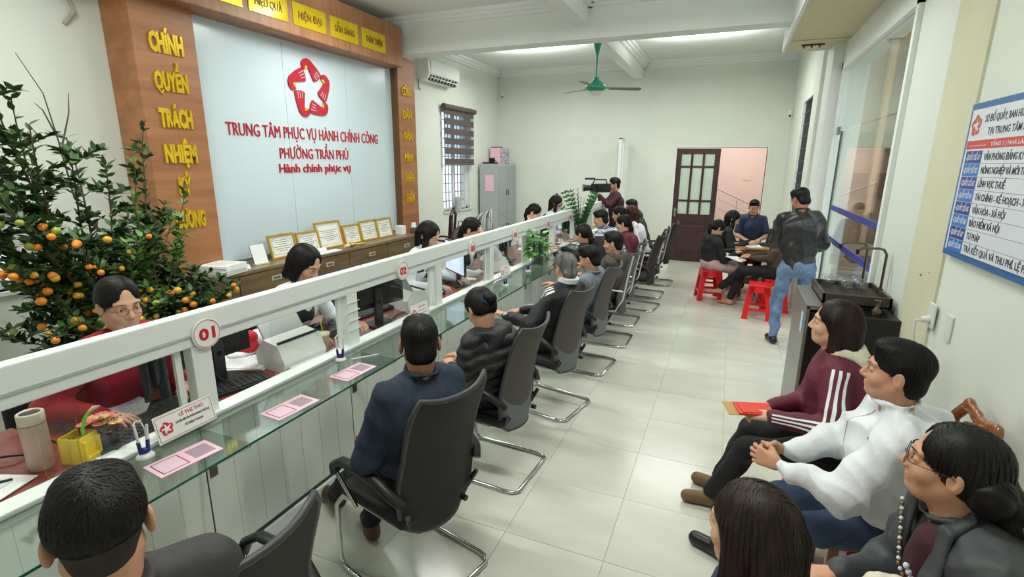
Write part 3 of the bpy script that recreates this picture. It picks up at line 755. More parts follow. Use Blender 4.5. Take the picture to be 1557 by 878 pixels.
# beams
struct('beam', MB().box(XL, 0.50, 6.66, 6.92, 3.46, ZC), WHITEP)
struct('beam', MB().box(-1.98, -1.80, YN, 6.66, 3.62, ZC).box(-1.98, -1.80, 6.92, YF, 3.62, ZC), WHITEP)
# cornices (stepped)
def cornice(mb, axis, p, q, c, sgn):
    for d, z in ((0.13, 0.045), (0.09, 0.085), (0.05, 0.125)):
        if axis == 'x': mb.box(p, q, min(c, c + sgn * d), max(c, c + sgn * d), ZC - z, ZC)
        else: mb.box(min(c, c + sgn * d), max(c, c + sgn * d), p, q, ZC - z, ZC)
mb = MB(); cornice(mb, 'x', XL, XR, YF, -1); cornice(mb, 'y', 6.92, YF, XL, 1); cornice(mb, 'y', YN, 6.66, XL, 1)
cornice(mb, 'x', XL, .5, 6.66, -1); cornice(mb, 'x', XL, .5, 6.92, 1)
cornice(mb, 'y', 6.92, YF, -1.98, -1); cornice(mb, 'y', 6.92, YF, -1.80, 1); cornice(mb, 'y', YN, 6.66, -1.98, -1); cornice(mb, 'y', YN, 6.66, -1.80, 1)
struct('trim_2', mb, WHITEP)
# gallery slab over the glass front: beige soffit, white face
SOFF = mat('soffit_beige', sr(212, 202, 170), 0.7, var=0.03, vscale=3)
struct('gallery_slab', MB().box(0.47, 1.10, YN, 7.66, 3.34, ZC), SOFF)
struct('trim_3', MB().box(0.44, 0.47, YN, 7.69, 3.33, ZC).box(0.44, 0.96, 7.66, 7.69, 3.33, ZC), WHITEP)
mb = MB(); mb.box(0.62, 0.86, 7.30, 7.34, 3.325, 3.34)
for q in (0.64, 0.72, 0.80): mb.box(q, q + .015, 7.30, 7.33, 3.30, 3.325)
tag(mb.build('ceiling_hook_bar', mat('dark_metal', sr(60, 52, 44), 0.5, metal=0.6)), 'small dark metal hook bar under the beige soffit', 'hook')
tag(MB().box(0.5, 1.08, 7.05, 7.053, 3.332, 3.34).build('soffit_joint_strip', mat('joint_beige', sr(186, 176, 142), .7)), 'thin joint line across the beige soffit slab', 'joint')
# baseboards
BASE = mat('baseboard_tile', sr(196, 194, 176), 0.3)
struct('baseboard_far', MB().box(XL, -1.06, YF - .012, YF, 0, .10).box(0.62, 0.93, YF - .012, YF, 0, .10), BASE)
struct('baseboard_right', MB().box(XR - .024, XR - .012, YN, 3.86, 0, .10), BASE)
# ---------------- glass front, pane with transom, blue safety bands
GL = glass_mat('shop_glass', (0.93, 0.98, 0.95), 0.10, 0.93)
gf = thing('glass_shopfront', 'tall frameless glass front with blue safety bands beside the water dispenser', 'glass door', (XR, 4.66, 0))
def gchild(mb, name, m): return mb.build(name, m, gf)
gchild(MB().box(0.01, 0.022, 0.0, 2.32, 0.02, 2.34), 'glass_panel', GL)
gchild(MB().box(0.01, 0.022, 2.34, 2.62, 0.02, 2.34), 'glass_panel', GL)
gchild(MB().box(0.01, 0.022, 0.0, 2.62, 2.35, 3.04), 'glass_panel', glass_mat('transom_glass', (0.93, 0.98, 0.95), 0.22, 0.9))
gchild(MB().box(0.004, 0.028, 2.315, 2.345, 0.0, 2.34), 'seal_strip', mat('seal_dark', sr(70, 78, 66), .5))
gchild(MB().box(0.0, 0.03, 2.50, 2.58, 2.31, 2.40, bev=.004), 'door_hinge', mat('steel_grey', sr(130, 130, 124), .35, metal=.8))
BLUE = mat('band_blue', sr(58, 66, 150), .5)
for z in (1.15, 1.49):
    b = gchild(MB().box(0.004, 0.0095, 0.0, 1.85, z - .028, z + .028), 'safety_band', BLUE)
    for k in range(5): MB().prism([(1.90 + k * .075, -.028), (1.945 + k * .075, -.028), (1.925 + k * .075, .028), (1.88 + k * .075, .028)], 0, .004, Matrix(((0, 0, 1, .005), (1, 0, 0, 0), (0, 1, 0, z), (0, 0, 0, 1)))).build('band_dash', BLUE, b)
# yellowish lit shelf beyond the glass, outside facade
OUTW = mat('outside_wall_pink', sr(226, 200, 180), .8, var=.05, vscale=1.5); OUTO = mat('outside_wood_orange', sr(200, 140, 80), .6, var=.1, vscale=4, stretch=(1, 6, 1))
OUTG = mat('outside_ground', sr(190, 170, 150), .8, var=.1, vscale=3)
struct('outside_ground', MB().box(XR + .3, XR + 9, 1.0, 22, -0.20, -0.1), OUTG)
ob = thing('building', 'pale building with brown band and orange columns seen through the glass front', 'building', (1.9, 13.0, -0.1))
OW = lambda n, c: mat(n, sr(*c), .8, var=.05, vscale=2)
for nm, z0, z1, yy, m in (('plinth', 0, .42, -.25, OW('outside_stone', (150, 128, 108))), ('lower_wall', .42, 1.42, 0, OW('outside_cream', (206, 184, 152))), ('brown_band', 1.42, 1.92, -.10, OW('outside_brown', (140, 112, 88))), ('pink_band', 1.92, 2.34, -.05, OW('outside_pink', (196, 170, 150))), ('green_band', 2.34, 2.75, -.08, OW('outside_green', (148, 150, 118))), ('upper_wall', 2.75, 6, 0, OW('outside_pale', (196, 186, 168)))):
    MB().box(0, 7, yy, .4, z0, z1).build(nm, m, ob)
for x in (1.05, 2.9, 4.8): MB().box(x, x + .30, -.45, -.15, 0, 6).build('column', OUTO, ob)
for x in (.75, 2.4): MB().box(x, x + .10, -.30, -.12, 0, 6).build('pilaster', OW('outside_beige', (204, 178, 140)), ob)
for k in range(4): MB().box(-.3, 3.5, -1.6 + .32 * k, -1.28 + .32 * k, 0, .12 * (k + 1)).build('step', mat('step_stone', sr(178, 160, 142), .7), ob)
for k in range(3): MB().box(.2 + 1.4 * k, .9 + 1.4 * k, -2.6, -2.0, .40, .46).build('bench_top', OW('outside_dark', (96, 84, 74)), ob)
# ---------------- door in the far wall: one leaf shut, the other open to a stair hall
DW = wood_mat('door_wood', sr(56, 34, 36), sr(76, 48, 46), .45, (6, 6, 0.6), 4)
dr = MB(); W0, W1 = -1.04, -0.22; Yd = YF + 0.02
door = bpy.data.objects.new('door_1', None); C.objects.link(door); door.location = (W0, Yd, 0); door['kind'] = 'structure'
w = W1 - W0
fr = MB(); st = 0.10
fr.box(0, st, 0, .05, 0, 2.27).box(w - st, w, 0, .05, 0, 2.27).box(st, w - st, 0, .05, 0, .16).box(st, w - st, 0, .05, 0.80, .98).box(st, w - st, 0, .05, 2.17, 2.27)
pw = (w - 2 * st - 2 * .045) / 3
for k in (1, 2): fr.box(st + k * pw + (k - 1) * .045, st + k * pw + k * .045, 0, .05, .98, 2.17)
fr.box(st, w - st, .004, .046, 1.23, 1.27).box(st, w - st, .004, .046, 1.90, 1.94)
fr.build('door_frame', DW, door)
MB().box(st, w - st, .014, .036, .16, .80).box(st + .06, w - st - .06, .006, .03, .22, .74, bev=.01).build('door_panel', DW, door)
DG = mat('frosted_pane', sr(206, 222, 206), 0.25, var=.06, vscale=3)
for k in range(3):
    for (a, b) in ((.98, 1.23), (1.27, 1.90), (1.94, 2.17)):
        x = st + k * (pw + .045); MB().box(x, x + pw, .018, .030, a, b).build('pane', DG, door)
h_ = MB().box(.03, .07, -.012, 0, .92, 1.10).cyl((.05, -.03, 1.03), (.05, -.03, 1.031), .02); h_.tube([(.05, -.002, 1.05), (.05, -.045, 1.05), (.15, -.045, 1.05)], .008, 8).build('door_handle', mat('steel_bright', sr(190, 190, 185), .3, metal=.9), door)
MB().cyl((w - .10, 0, .66), (w - .10, -.03, .66), .03, .03).build('door_stopper', mat('steel_grey', sr(130, 130, 124), .35, metal=.8), door)
struct('trim_4', MB().box(0.60, 0.62, YF - .004, YF + .22, 0, 2.29).box(-1.06, .62, YF - .004, YF + .22, 2.29, 2.31).box(-1.06, -1.04, YF - .004, YF + .22, 0, 2.29), WHITEP)
# stair hall behind the doorway
PINK = mat('hall_paint_pink', sr(236, 216, 208), .8, var=.02, vscale=2)
struct('hall_wall', MB().box(-1.6, 1.6, YF + 3.0, YF + 3.1, 0, 3.4).box(1.5, 1.6, YF + .22, YF + 3.1, 0, 3.4).box(-1.7, -1.6, YF + .22, YF + 3.1, 0, 3.4).box(-1.7, 1.6, YF + .22, YF + 3.1, 3.4, 3.5), PINK)
area('hall_lamp', (0, YF + 1.5, 3.3), (0, 0, 0), .6, .6, 38, (1, .97, .93))
rl = thing('stair_railing', 'pale metal stair railing sloping down in the hall beyond the doorway', 'railing', (0, YF + 2.4, 0))
RM = mat('railing_grey', sr(206, 196, 188), .5, metal=.3)
for k in range(4): MB().tube([(-1.0, 0, 1.75 - .22 * k), (1.35, 0, 0.55 - .22 * k + .12)], .022 if k == 0 else .011, 8).build('rail_bar', RM, rl)
for k in range(3): MB().tube([(-.7 + .9 * k, 0, 0), (-.7 + .9 * k, 0, 1.62 - .46 * k)], .014, 8).build('railing_post', RM, rl)
tag(MB().box(.28, .46, YF + 2.985, YF + 3.0, 1.60, 1.72, bev=.004).build('switch_plate', PINK), 'pale switch plate on the pink hall wall', 'switch')
# ---------------- window 1 in the left wall (grille, frame, zebra blind)
FRW = mat('window_frame_white', sr(225, 228, 226), .5)
def window(name, y0, y1, z0, z1, x, sgn):
    e = bpy.data.objects.new(name, None); C.objects.link(e); e.location = (x, y0, z0); e['kind'] = 'structure'
    w, hh_ = y1 - y0, z1 - z0; f = .045
    fr = MB().box(-.1 * sgn - .02, -.1 * sgn + .02, 0, f, 0, hh_).box(-.1 * sgn - .02, -.1 * sgn + .02, w - f, w, 0, hh_).box(-.1 * sgn - .02, -.1 * sgn + .02, 0, w, 0, f).box(-.1 * sgn - .02, -.1 * sgn + .02, 0, w, hh_ - f, hh_).box(-.1 * sgn - .02, -.1 * sgn + .02, w / 2 - .03, w / 2 + .03, 0, hh_)
    fr.build('window_frame', FRW, e)
    for k in range(2): MB().box(-.1 * sgn - .003, -.1 * sgn + .003, f + k * w / 2, w / 2 - .03 + k * w / 2, f, hh_ - f).build('pane', glass_mat('window_glass', (.96, .98, 1), .03, .97), e)
    gb = MB(); nb = 9; gx = -.16 * sgn if sgn > 0 else .03
    for k in range(1, nb): gb.box(gx - .006, gx + .006, k * w / nb - .006, k * w / nb + .006, 0, hh_)
    nh = int(hh_ / .16)
    for k in range(1, nh): gb.box(gx - .005, gx + .005, 0, w, k * hh_ / nh - .006, k * hh_ / nh + .006)
    gb.build('grille', mat('grille_metal', sr(86, 84, 92), .5, metal=.5), e)
    MB().box(-.20 * sgn, .03 * sgn, -.03, w + .03, -.03, 0).build('window_sill', FRW, e) if sgn > 0 else MB().box(.03 * sgn, -.2 * sgn, -.03, w + .03, -.03, 0).build('window_sill', FRW, e)
    return e
window('window_1', *WIN1, XL, 1); window('window_2', *WIN2, XL, 1); window('window_3', *WR, 0.93, -1)
bl = thing('roller_blind', 'brown and sheer striped zebra blind half lowered over the left window', 'blind', (XL + .02, 8.48, 1.92))
BB = mat('blind_brown', sr(92, 80, 78), .8, var=.08, vscale=60, stretch=(1, .2, 1)); BS = mat('blind_sheer', sr(150, 176, 214), .6, trans=0.0)
MB().cyl((.06, -.03, 1.04), (.06, 1.22, 1.04), .05, n=16).build('blind_roll', BB, bl)
for k in range(6):
    z = .03 + k * .175
    MB().box(.05, .056, 0, 1.18, z, z + .115 if k else z + .09).build('blind_slat', BB, bl)
    MB().box(.052, .054, 0, 1.18, z + .115, z + .175).build('sheer_strip', glass_mat('sheer_cloth', (.72, .84, .98), 0.0, .75), bl)
MB().box(.046, .062, -.005, 1.185, 0.0, .035, bev=.004).build('bottom_bar', mat('blind_bar', sr(88, 88, 86), .4), bl)
# outside the left windows: lawn-green and white slats, blue tarpaulin
outl = thing('neighbour_wall', 'bright pale wall with green strips outside the barred window', 'wall', (-8.2, 9.2, 0))
MB().box(-.1, 0, -4, 4, 0, 1.9).build('wall', mat('outside_white', sr(236, 240, 232), .8), outl)
for k in range(14): MB().box(.01, .04, -3.6 + k * .55, -3.4 + k * .55, 0, 2.1).build('green_strip', mat('outside_green_strip', sr(160, 216, 110), .8), outl)
tag(MB().box(-7.6, -7.57, 4.5, 12.5, 1.66, 5).build('tarpaulin', mat('tarp_blue', sr(50, 140, 220), .6, var=.1)), 'bright blue tarpaulin hanging outside the barred window', 'tarpaulin')
# ---------------- backdrop panel (wood surround, white board, letters)
WD = wood_mat('panel_oak', sr(152, 98, 60), sr(178, 122, 80), .45, (3, .5, 6), 2.2)
WDh = wood_mat('panel_oak_header', sr(146, 96, 64), sr(172, 122, 86), .45, (3, 6, .5), 2.6)
bp = thing('backdrop_panel', 'large wood framed white backdrop with red lettering and emblem behind the cabinet', 'backdrop', (XL, 0, 0))
X0 = 0.006
for (y0, y1) in ((2.96, 3.52), (6.66, 7.10)):
    MB().box(X0, .365, y0, y1, 0, 3.44 if y0 > 5 else 3.80, bev=.006).build('side_panel', WD, bp)
MB().box(X0, .22, 3.52, 6.66, .60, .935).build('board_base', FRW, bp)
BD = mat('board_white', sr(206, 222, 228), .22, var=.02, vscale=.8)
MB().box(X0, .26, 3.52, 4.62, .935, 3.30).build('board_sheet', BD, bp)
MB().box(X0, .26, 4.624, 5.64, .935, 3.30).build('board_sheet', BD, bp)
MB().box(X0, .26, 5.644, 6.66, .935, 3.30).build('board_sheet', BD, bp)
MB().box(.26, .35, 6.63, 6.66, .935, 3.28).build('inner_edge', mat('edge_dark_wood', sr(104, 72, 36), .5), bp)
MB().box(X0, .54, 2.97, 6.55, 3.27, 3.80, bev=.012).build('header', WDh, bp)
MB().box(X0, .365, 6.66, 7.10, 3.44, 3.458).build('ledge', WD, bp)
GOLD = mat('gold_letter', sr(222, 186, 28), .25, metal=.35, var=.1, vscale=12); RED = mat('letter_red', sr(188, 18, 44), .35)
def wtext(body, ycen, z, height, width, x, m, name, depth=.012, bold=.01, parent=bp, shear=0.0):
    mb = text_mb(body, height, width, depth, bold, shear); place(mb, MW((x, ycen, z), (0, 1, 0)))
    return mb.build(name, m, parent)
for wd, y, z, hgt, w_ in (('CHÍNH', 3.235, 2.865, .155, .30), ('QUYỀN', 3.235, 2.555, .150, .30), ('TRÁCH', 3.23, 2.25, .150, .30), ('NHIỆM', 3.23, 1.945, .150, .30), ('KỶ', 3.225, 1.66, .145, .12), ('CƯƠNG', 3.235, 1.355, .145, .29)):
    wtext(wd, y, z, hgt, w_, .365, GOLD, 'letter', .016, .055)
GB_ = .02
for wd, z in (('CÔNG', 2.93), ('DÂN', 2.60), ('VĂN', 2.29), ('MINH', 1.975), ('THÂN', 1.67), ('THIỆN', 1.36)):
    wtext(wd, 6.86, z, .125, .22, .365, GOLD, 'letter', .016, .022)
wtext('TRUNG TÂM PHỤC VỤ HÀNH CHÍNH CÔNG', 5.03, 2.215, .135, 2.44, .26, RED, 'letter', .010, .0)
wtext('PHƯỜNG TRẦN PHÚ', 5.03, 1.99, .125, 1.14, .26, RED, 'letter', .010, .0)
wtext('Hành chính phục vụ', 5.03, 1.835, .10, 1.20, .26, RED, 'letter', .012, .012)
PL = mat('gold_plate', sr(226, 200, 30), .2, metal=.45, var=.06, vscale=3)
for k, wd in enumerate(('', 'HIỆU QUẢ', 'HIỆN ĐẠI', 'SẴN SÀNG', 'THÂN THIỆN')):
    y0 = 3.43 + .56 * k; y1 = y0 + .49
    p = MB().box(.54, .548, y0, y1, 3.375, 3.605, bev=.003).build('name_plate', PL, bp)
    if not wd: continue
    mb = text_mb(wd, .075, .34, .004, .015); place(mb, MW((.548, (y0 + y1) / 2, 3.45), (0, 1, 0))); mb.build('plate_lettering', mat('plate_brown', sr(120, 60, 20), .5), p)
# emblem: five folded hands around a star
def emblem(parent, M_, R, d=.012, red=RED, gold=GOLD, lines=True, cuffs=True):
    """five blades; local x,z plane facing -y"""
    def pol(a, r): a = math.radians(a); return (math.cos(a) * r * R, math.sin(a) * r * R)
    for k in range(5):
        a = 97 - 72 * k
        P2 = [pol(a + 15, .67), pol(a + 19, .78), pol(a + 17, .90), pol(a + 10, .98), pol(a + 1, 1.02), pol(a - 8, .99), pol(a - 17, .91), pol(a - 29, .84), pol(a - 42, .785), pol(a - 50, .77), pol(a - 53, .70), pol(a - 52, .50), pol(a - 47, .41), pol(a - 36, .335), pol(a - 14, .50), pol(a - 3, .70), pol(a + 2, .82), pol(a + 8, .78)]
        mb = MB(); n = len(P2); vs = [(p[0], -d, p[1]) for p in P2] + [(p[0], 0, p[1]) for p in P2]
        mb.add(vs, [tuple(range(n))[::-1], *[(i, (i + 1) % n, n + (i + 1) % n, n + i) for i in range(n)]]); place(mb, M_); b = mb.build('emblem_hand', red, parent)
        if cuffs:
            c2 = [pol(a + 13, .67), pol(a + 8, .78), pol(a + 2, .80), pol(a - 2, .72)]; mb = MB(); mb.add([(p[0], -d * .8, p[1]) for p in c2], [(0, 1, 2, 3)]); place(mb, M_).build('emblem_cuff', gold, b)
        if lines:
            mb = MB()
            for q in range(3):
                f = .25 * (q + 1)
                e0, e1 = pol(a - 52, .76), pol(a - 40, .37); s0, s1 = pol(a - 22, .84), pol(a - 14, .54)
                E_ = (e0[0] + (e1[0] - e0[0]) * f, e0[1] + (e1[1] - e0[1]) * f); B_ = (s0[0] + (s1[0] - s0[0]) * f, s0[1] + (s1[1] - s0[1]) * f)
                B_ = (E_[0] + (B_[0] - E_[0]) * .62, E_[1] + (B_[1] - E_[1]) * .62); L_ = math.hypot(E_[0] - B_[0], E_[1] - B_[1]); nx, nz = -(E_[1] - B_[1]) / L_ * .010 * R, (E_[0] - B_[0]) / L_ * .010 * R
                mb.add([(B_[0] - nx, -d - .0015, B_[1] - nz), (B_[0] + nx, -d - .0015, B_[1] + nz), (E_[0] + nx, -d - .0015, E_[1] + nz), (E_[0] - nx, -d - .0015, E_[1] - nz)], [(0, 1, 2, 3)])
            place(mb, M_).build('finger_line', BD, b, kind='stuff')
emblem(bp, MW((.26, 5.01, 2.79), (0, 1, 0)), .34, .02)
# ---------------- air conditioners
def aircon(loc, label, w=1.05):
    t = thing('air_conditioner', label, 'air conditioner', loc)
    ACW = mat('ac_white', sr(234, 238, 234), .35)
    prof = [(0, 0), (0, .33), (.20, .33), (.235, .30), (.245, .10), (.20, .03), (.12, 0)]
    mb = MB(); n = len(prof); vs = [(p[0], 0, p[1]) for p in prof] + [(p[0], w, p[1]) for p in prof]
    mb.add(vs, [tuple(range(n)), tuple(range(n, 2 * n))[::-1]]); mb.add(vs, [(i, i + n, (i + 1) % n + n, (i + 1) % n) for i in range(n)], False); mb.build('case', ACW, t)
    MB().box(.236, .252, .07, w, .095, .31, bev=.006).build('front_cover', ACW, t)
    DK = mat('vent_dark', sr(40, 44, 44), .6)
    M_ = Matrix(((-.55, 0, .83, .235), (0, 1, 0, 0), (-.83, 0, -.55, .085), (0, 0, 0, 1)))
    MB().box(0.0, .10, .08, w - .04, -.004, .006, M_).build('outlet', DK, t)
    for k in range(9): MB().box(.0, .08, .11 + k * (w - .2) / 8, .125 + k * (w - .2) / 8, .006, .020, M_).build('vane', ACW, t)
    MB().box(.03, .045, .08, w - .04, .004, .024, M_).build('flap', ACW, t)
    return t
aircon((XL, 7.72, 3.30), 'white split air conditioner on the wall right of the backdrop panel')
ac2 = aircon((XL, 1.75, 3.24), 'white split air conditioner cut off at the top left above the tree', 1.0)
tag(MB().tube([(XL + .03, 7.74, 3.33), (XL + .05, 7.70, 3.26), (XL + .04, 7.72, 3.18), (XL + .02, 7.80, 3.16)], .012, 8).build('drain_hose', mat('hose_grey', sr(150, 148, 140), .6)), 'thin grey hose looping under the air conditioner by the panel', 'hose')
tag(MB().tube([(XL + .04, 2.60, 3.26), (XL + .05, 2.72, 3.20), (XL + .04, 2.75, 3.10), (XL + .01, 2.68, 3.0)], .016, 8).build('drain_hose', mat('hose_beige', sr(176, 170, 156), .7)), 'short beige pipe hanging below the top left air conditioner', 'hose')
# ---------------- cctv cameras
def cctv(loc, label, rz):
    t = thing('security_camera', label, 'camera', loc, rz); CW = mat('cctv_white', sr(228, 228, 224), .4)
    MB().box(-.04, .04, -.0, .03, .02, .10, bev=.01).build('mount', CW, t)
    MB().cyl((0, -.05, .09), (0, -.05, .03), .045, .05, 16).build('housing', CW, t)
    h = MB().ball((0, -.055, .01), .042, 14).build('ball_head', CW, t); MB().ball((0.0, -.088, -.002), .020, 10).build('lens', mat('black_gloss', sr(14, 14, 16), .1), h)
cctv((XL + .12, YF, 3.40), 'white dome camera in the far left corner under the cornice', 0.3)
cctv((0.90, YF - .15, 2.83), 'white dome camera on the far right corner above the window', -.3)
# ---------------- ceiling fan
fan = thing('ceiling_fan', 'green ceiling fan with four grey blades under the white beam', 'fan', (-1.89, 7.55, 2.99))
GRN = mat('fan_green', sr(40, 150, 122), .35); BLD = mat('fan_blade', sr(112, 118, 96), .5)
MB().lathe([(.02, .45), (.055, .60), (.06, .63)], n=16).build('canopy', GRN, fan)
MB().cyl((0, 0, .10), (0, 0, .52), .012).build('rod', GRN, fan)
MB().lathe([(.03, .16), (.05, .12), (.13, .06), (.15, .03), (.14, 0), (.08, -.03), (.0, -.035)], n=24).build('motor', GRN, fan)
MB().lathe([(.09, -.028), (.06, -.075), (.0, -.085)], n=16).build('hub_cap', mat('fan_white', sr(214, 222, 208), .4), fan)
for k in range(3):
    M_ = Matrix.Rotation(math.radians(28 + 120 * k), 4, 'Z') @ Matrix.Rotation(math.radians(-9), 4, 'X')
    b = MB().box(.10, .24, -.015, .015, .018, .026, M_).build('blade_arm', GRN, fan)
    MB().prism([(.20, -.05), (.62, -.065), (.66, -.03), (.66, .04), (.62, .06), (.20, .045)], .012, .018, M_).build('blade', BLD, b)
# ---------------- steel locker and things on it
lk = thing('steel_cabinet', 'tall grey steel locker in the far left corner with pink notice on its side', 'cabinet', (-4.93, 9.95, 0))
STG = mat('locker_grey', sr(176, 182, 182), .45, var=.03, vscale=3)
MB().box(0, .42, 0, .98, 0.03, 1.95, bev=.004).build('cabinet_body', STG, lk)
STD = mat('locker_door_grey', sr(158, 166, 166), .42, var=.03)
for k in range(2):
    for (a, b) in ((.08, .86), (.90, 1.90)):
        d = MB().box(.42, .436, .02 + k * .475, .485 + k * .475, a, b, bev=.003).build('door', STD, lk)
        MB().box(.436, .450, .42 + k * .11, .44 + k * .11, (b - .62) if a > .5 else .55, (b - .50) if a > .5 else .67, bev=.003).build('handle', mat('black_plastic', sr(24, 24, 25), .45), d)
PNK = mat('paper_pink', sr(244, 196, 214), .7)
# ================================================================ COUNTER
ALU = mat('aluminium_white', sr(228, 234, 230), .38, var=.02, vscale=2); PANEL = mat('counter_panel_white', sr(230, 234, 228), .35, var=.03, vscale=1.2, stretch=(1, 1, .3))
XC = -2.08; Y0, Y1 = -0.6, 10.45
POSTS = [-0.58, 0.42, 1.40, 2.38, 3.40, 4.39, 5.38, 6.33, 7.28, 8.30, 9.32]
ct = thing('service_counter', 'long white aluminium counter screen with low windows and numbered top rail', 'counter', (XC, 0, 0))
MB().box(-.03, .03, Y0, Y1, 1.175, 1.32, bev=.006).build('top_rail', ALU, ct)
MB().box(.03, .036, Y0, Y1, 1.222, 1.232).build('rail_groove', mat('groove_grey', sr(176, 186, 180), .5), ct)
MB().box(-.05, .045, Y0, Y1, .80, .845, bev=.004).build('sill', ALU, ct)
MB().box(-.012, .055, Y0, Y1, .845, .852).build('sill_track', ALU, ct)
for i, y in enumerate(POSTS):
    MB().box(-.028, .03, y - .045, y + .045, .845, 1.175, bev=.003).build('post', ALU, ct)
    MB().box(-.012, .006, y - .105, y - .078, .85, 1.175).build('sash_stile', ALU, ct)
    y2 = (POSTS + [Y1])[i + 1]
    p = MB().box(-.004, 0, y - .09 - .5, y - .105, .86, 1.17).build('window_pane', glass_mat('clear_pane', (.97, 1, .98), .02, .98), ct)
GT = glass_mat('shelf_glass', (.88, .96, .92), .10, .92)
DKG = mat('glass_edge_green', sr(30, 92, 76), .15)
prev = Y0
SE = [0.42, 1.34, 2.31, 3.36, 4.33, 5.27, 6.12, 7.05, 8.05, 9.1, 10.40]
for k, y in enumerate(SE):
    b = MB().box(-.03, .03, prev + .004, y - .004, .12, .80)
    p = b.build('front_panel', PANEL, ct)
    for q in range(1, 6): pass
    mb = MB()
    n = 7
    for q in range(1, n): yy = prev + (y - prev) * q / n; mb.box(.030, .0315, yy - .0012, yy + .0012, .14, .79)
    mb.build('panel_groove', mat('panel_groove_grey', sr(206, 212, 203), .5), p)
    MB().box(.03, .034, y + .012, y + .052, .545, .605, bev=.001).build('lock_plate', mat('lock_brass', sr(120, 112, 96), .35, metal=.8), p)
    MB().box(-.02, .028, y - .004, y + .004, .12, .80).build('panel_gap', mat('gap_dark', sr(58, 60, 54), .7), p)
    prev = y
MB().box(-.03, .050, Y0, Y1, 0, .10, bev=.004).build('plinth', ALU, ct)
MB().box(-.03, .034, Y0, Y1, .10, .12).build('plinth_shadow_gap', mat('gap_dark', sr(58, 60, 54), .7), ct)
# glass shelf panes, steel brackets
for (a, b) in ((Y0, 1.30), (1.303, 3.10), (3.103, 5.30), (5.303, 7.4), (7.403, 9.2), (9.203, Y1)):
    p = MB().box(.045, .375, a, b, .822, .830).build('glass_shelf', GT, ct)
    MB().box(.375, .3775, a, b, .8215, .8305).build('polished_edge', DKG, p)
SS = mat('chrome', sr(205, 208, 206), .12, metal=1.0)
GBR = glass_mat('bracket_glass', (.7, .85, .78), .2, .8)
for y in (0.5, 1.32, 2.34, 3.38, 4.36, 5.30, 6.3, 7.3, 8.3, 9.3):
    MB().prism([(.04, .60), (.36, .80), (.36, .82), (.04, .82)], -.004, .004, Matrix(((1, 0, 0, 0), (0, 0, 1, y), (0, 1, 0, 0), (0, 0, 0, 1)))).build('shelf_bracket', GBR, ct)
# numbered discs
DISC = mat('disc_white', sr(240, 240, 236), .4); DR = mat('disc_red', sr(206, 30, 40), .4)
for k, y in enumerate((1.425, 2.90, 3.96, 4.95, 6.03, 7.0, 8.0)):
    d = MB().cyl((.036, y, 1.222), (.044, y, 1.222), .066, n=32).build('number_disc', DISC, ct)
    mb = MB().tube([(.045, y + .060 * math.cos(t), 1.222 + .060 * math.sin(t)) for t in np.linspace(0, 2 * PI, 33)[:-1]], .0011, 4, closed=True); mb.build('disc_ring', DR, d)
    mb = text_mb('%02d' % (k + 1), .052, .075, .002, .03); place(mb, MW((.0445, y, 1.197), (0, 1, 0))); mb.build('number', DR, d)
# counter end: tall white post
ep = thing('tall_white_post', 'tall white aluminium post rising from the far end of the counter', 'post', (XC, 10.50, 0))
MB().box(-.03, .03, 0, .07, 0, 2.47, bev=.004).build('post_front', ALU, ep)
MB().box(-.02, .02, .30, .35, 0, 2.47, bev=.004).build('post_back', ALU, ep)
MB().box(-.03, .03, 0, .35, 2.44, 2.475, bev=.004).build('post_cap', ALU, ep)
# wire strings wrapped on the second post
tag(MB().tube([(XC + .036 * (1 if (k % 4) in (0, 1) else -1), 2.38 + .055 * (1 if (k % 4) in (1, 2) else -1), .95 + .05 * (k // 4) + .002 * k) for k in range(14)], .0022, 5).build('cord', mat('cord_white', sr(240, 240, 236), .5)), 'thin white cord wound around the second counter post', 'cord')
# ---------------- staff desks
DESK = wood_mat('desk_mahogany', sr(112, 46, 36), sr(140, 64, 50), .25, (5, .6, 1), 3, coat=.3)
DESKD = wood_mat('desk_side', sr(74, 30, 24), sr(96, 42, 34), .4, (5, 1, .6), 3)
for k, (a, b) in enumerate(((-0.58, 1.00), (1.01, 2.36), (2.37, 4.15), (4.16, 5.95), (5.96, 7.75), (7.76, 9.55))):
    lab = ['red brown office desk behind the counter at the thermos and flower pot', 'red brown office desk behind counter window one with the scanner', 'red brown office desk behind counter window two', 'red brown office desk behind counter window three', 'red brown office desk behind counter window four', 'red brown office desk at the far end of the counter'][k]
    t = thing('desk', lab, 'desk', (-2.12, a, 0), 0, 'staff desks behind the counter'); w = b - a
    MB().box(-.64, 0, 0, w, .795, .825, bev=.004).build('desk_top', DESK, t)
    MB().box(-.56, -.04, .02, .05, 0, .795).build('side_panel', DESKD, t); MB().box(-.56, -.04, w - .05, w - .02, 0, .795).build('side_panel', DESKD, t)
    MB().box(-.10, -.08, .05, w - .05, .2, .795).build('modesty_panel', DESKD, t)
ZD = .825
BLK = mat('black_plastic', sr(24, 24, 25), .45); BLKG = mat('black_gloss', sr(14, 14, 16), .1); DGY = mat('dark_grey_plastic', sr(46, 48, 50), .5)
PAPER = mat('paper_white', sr(240, 242, 240), .7)
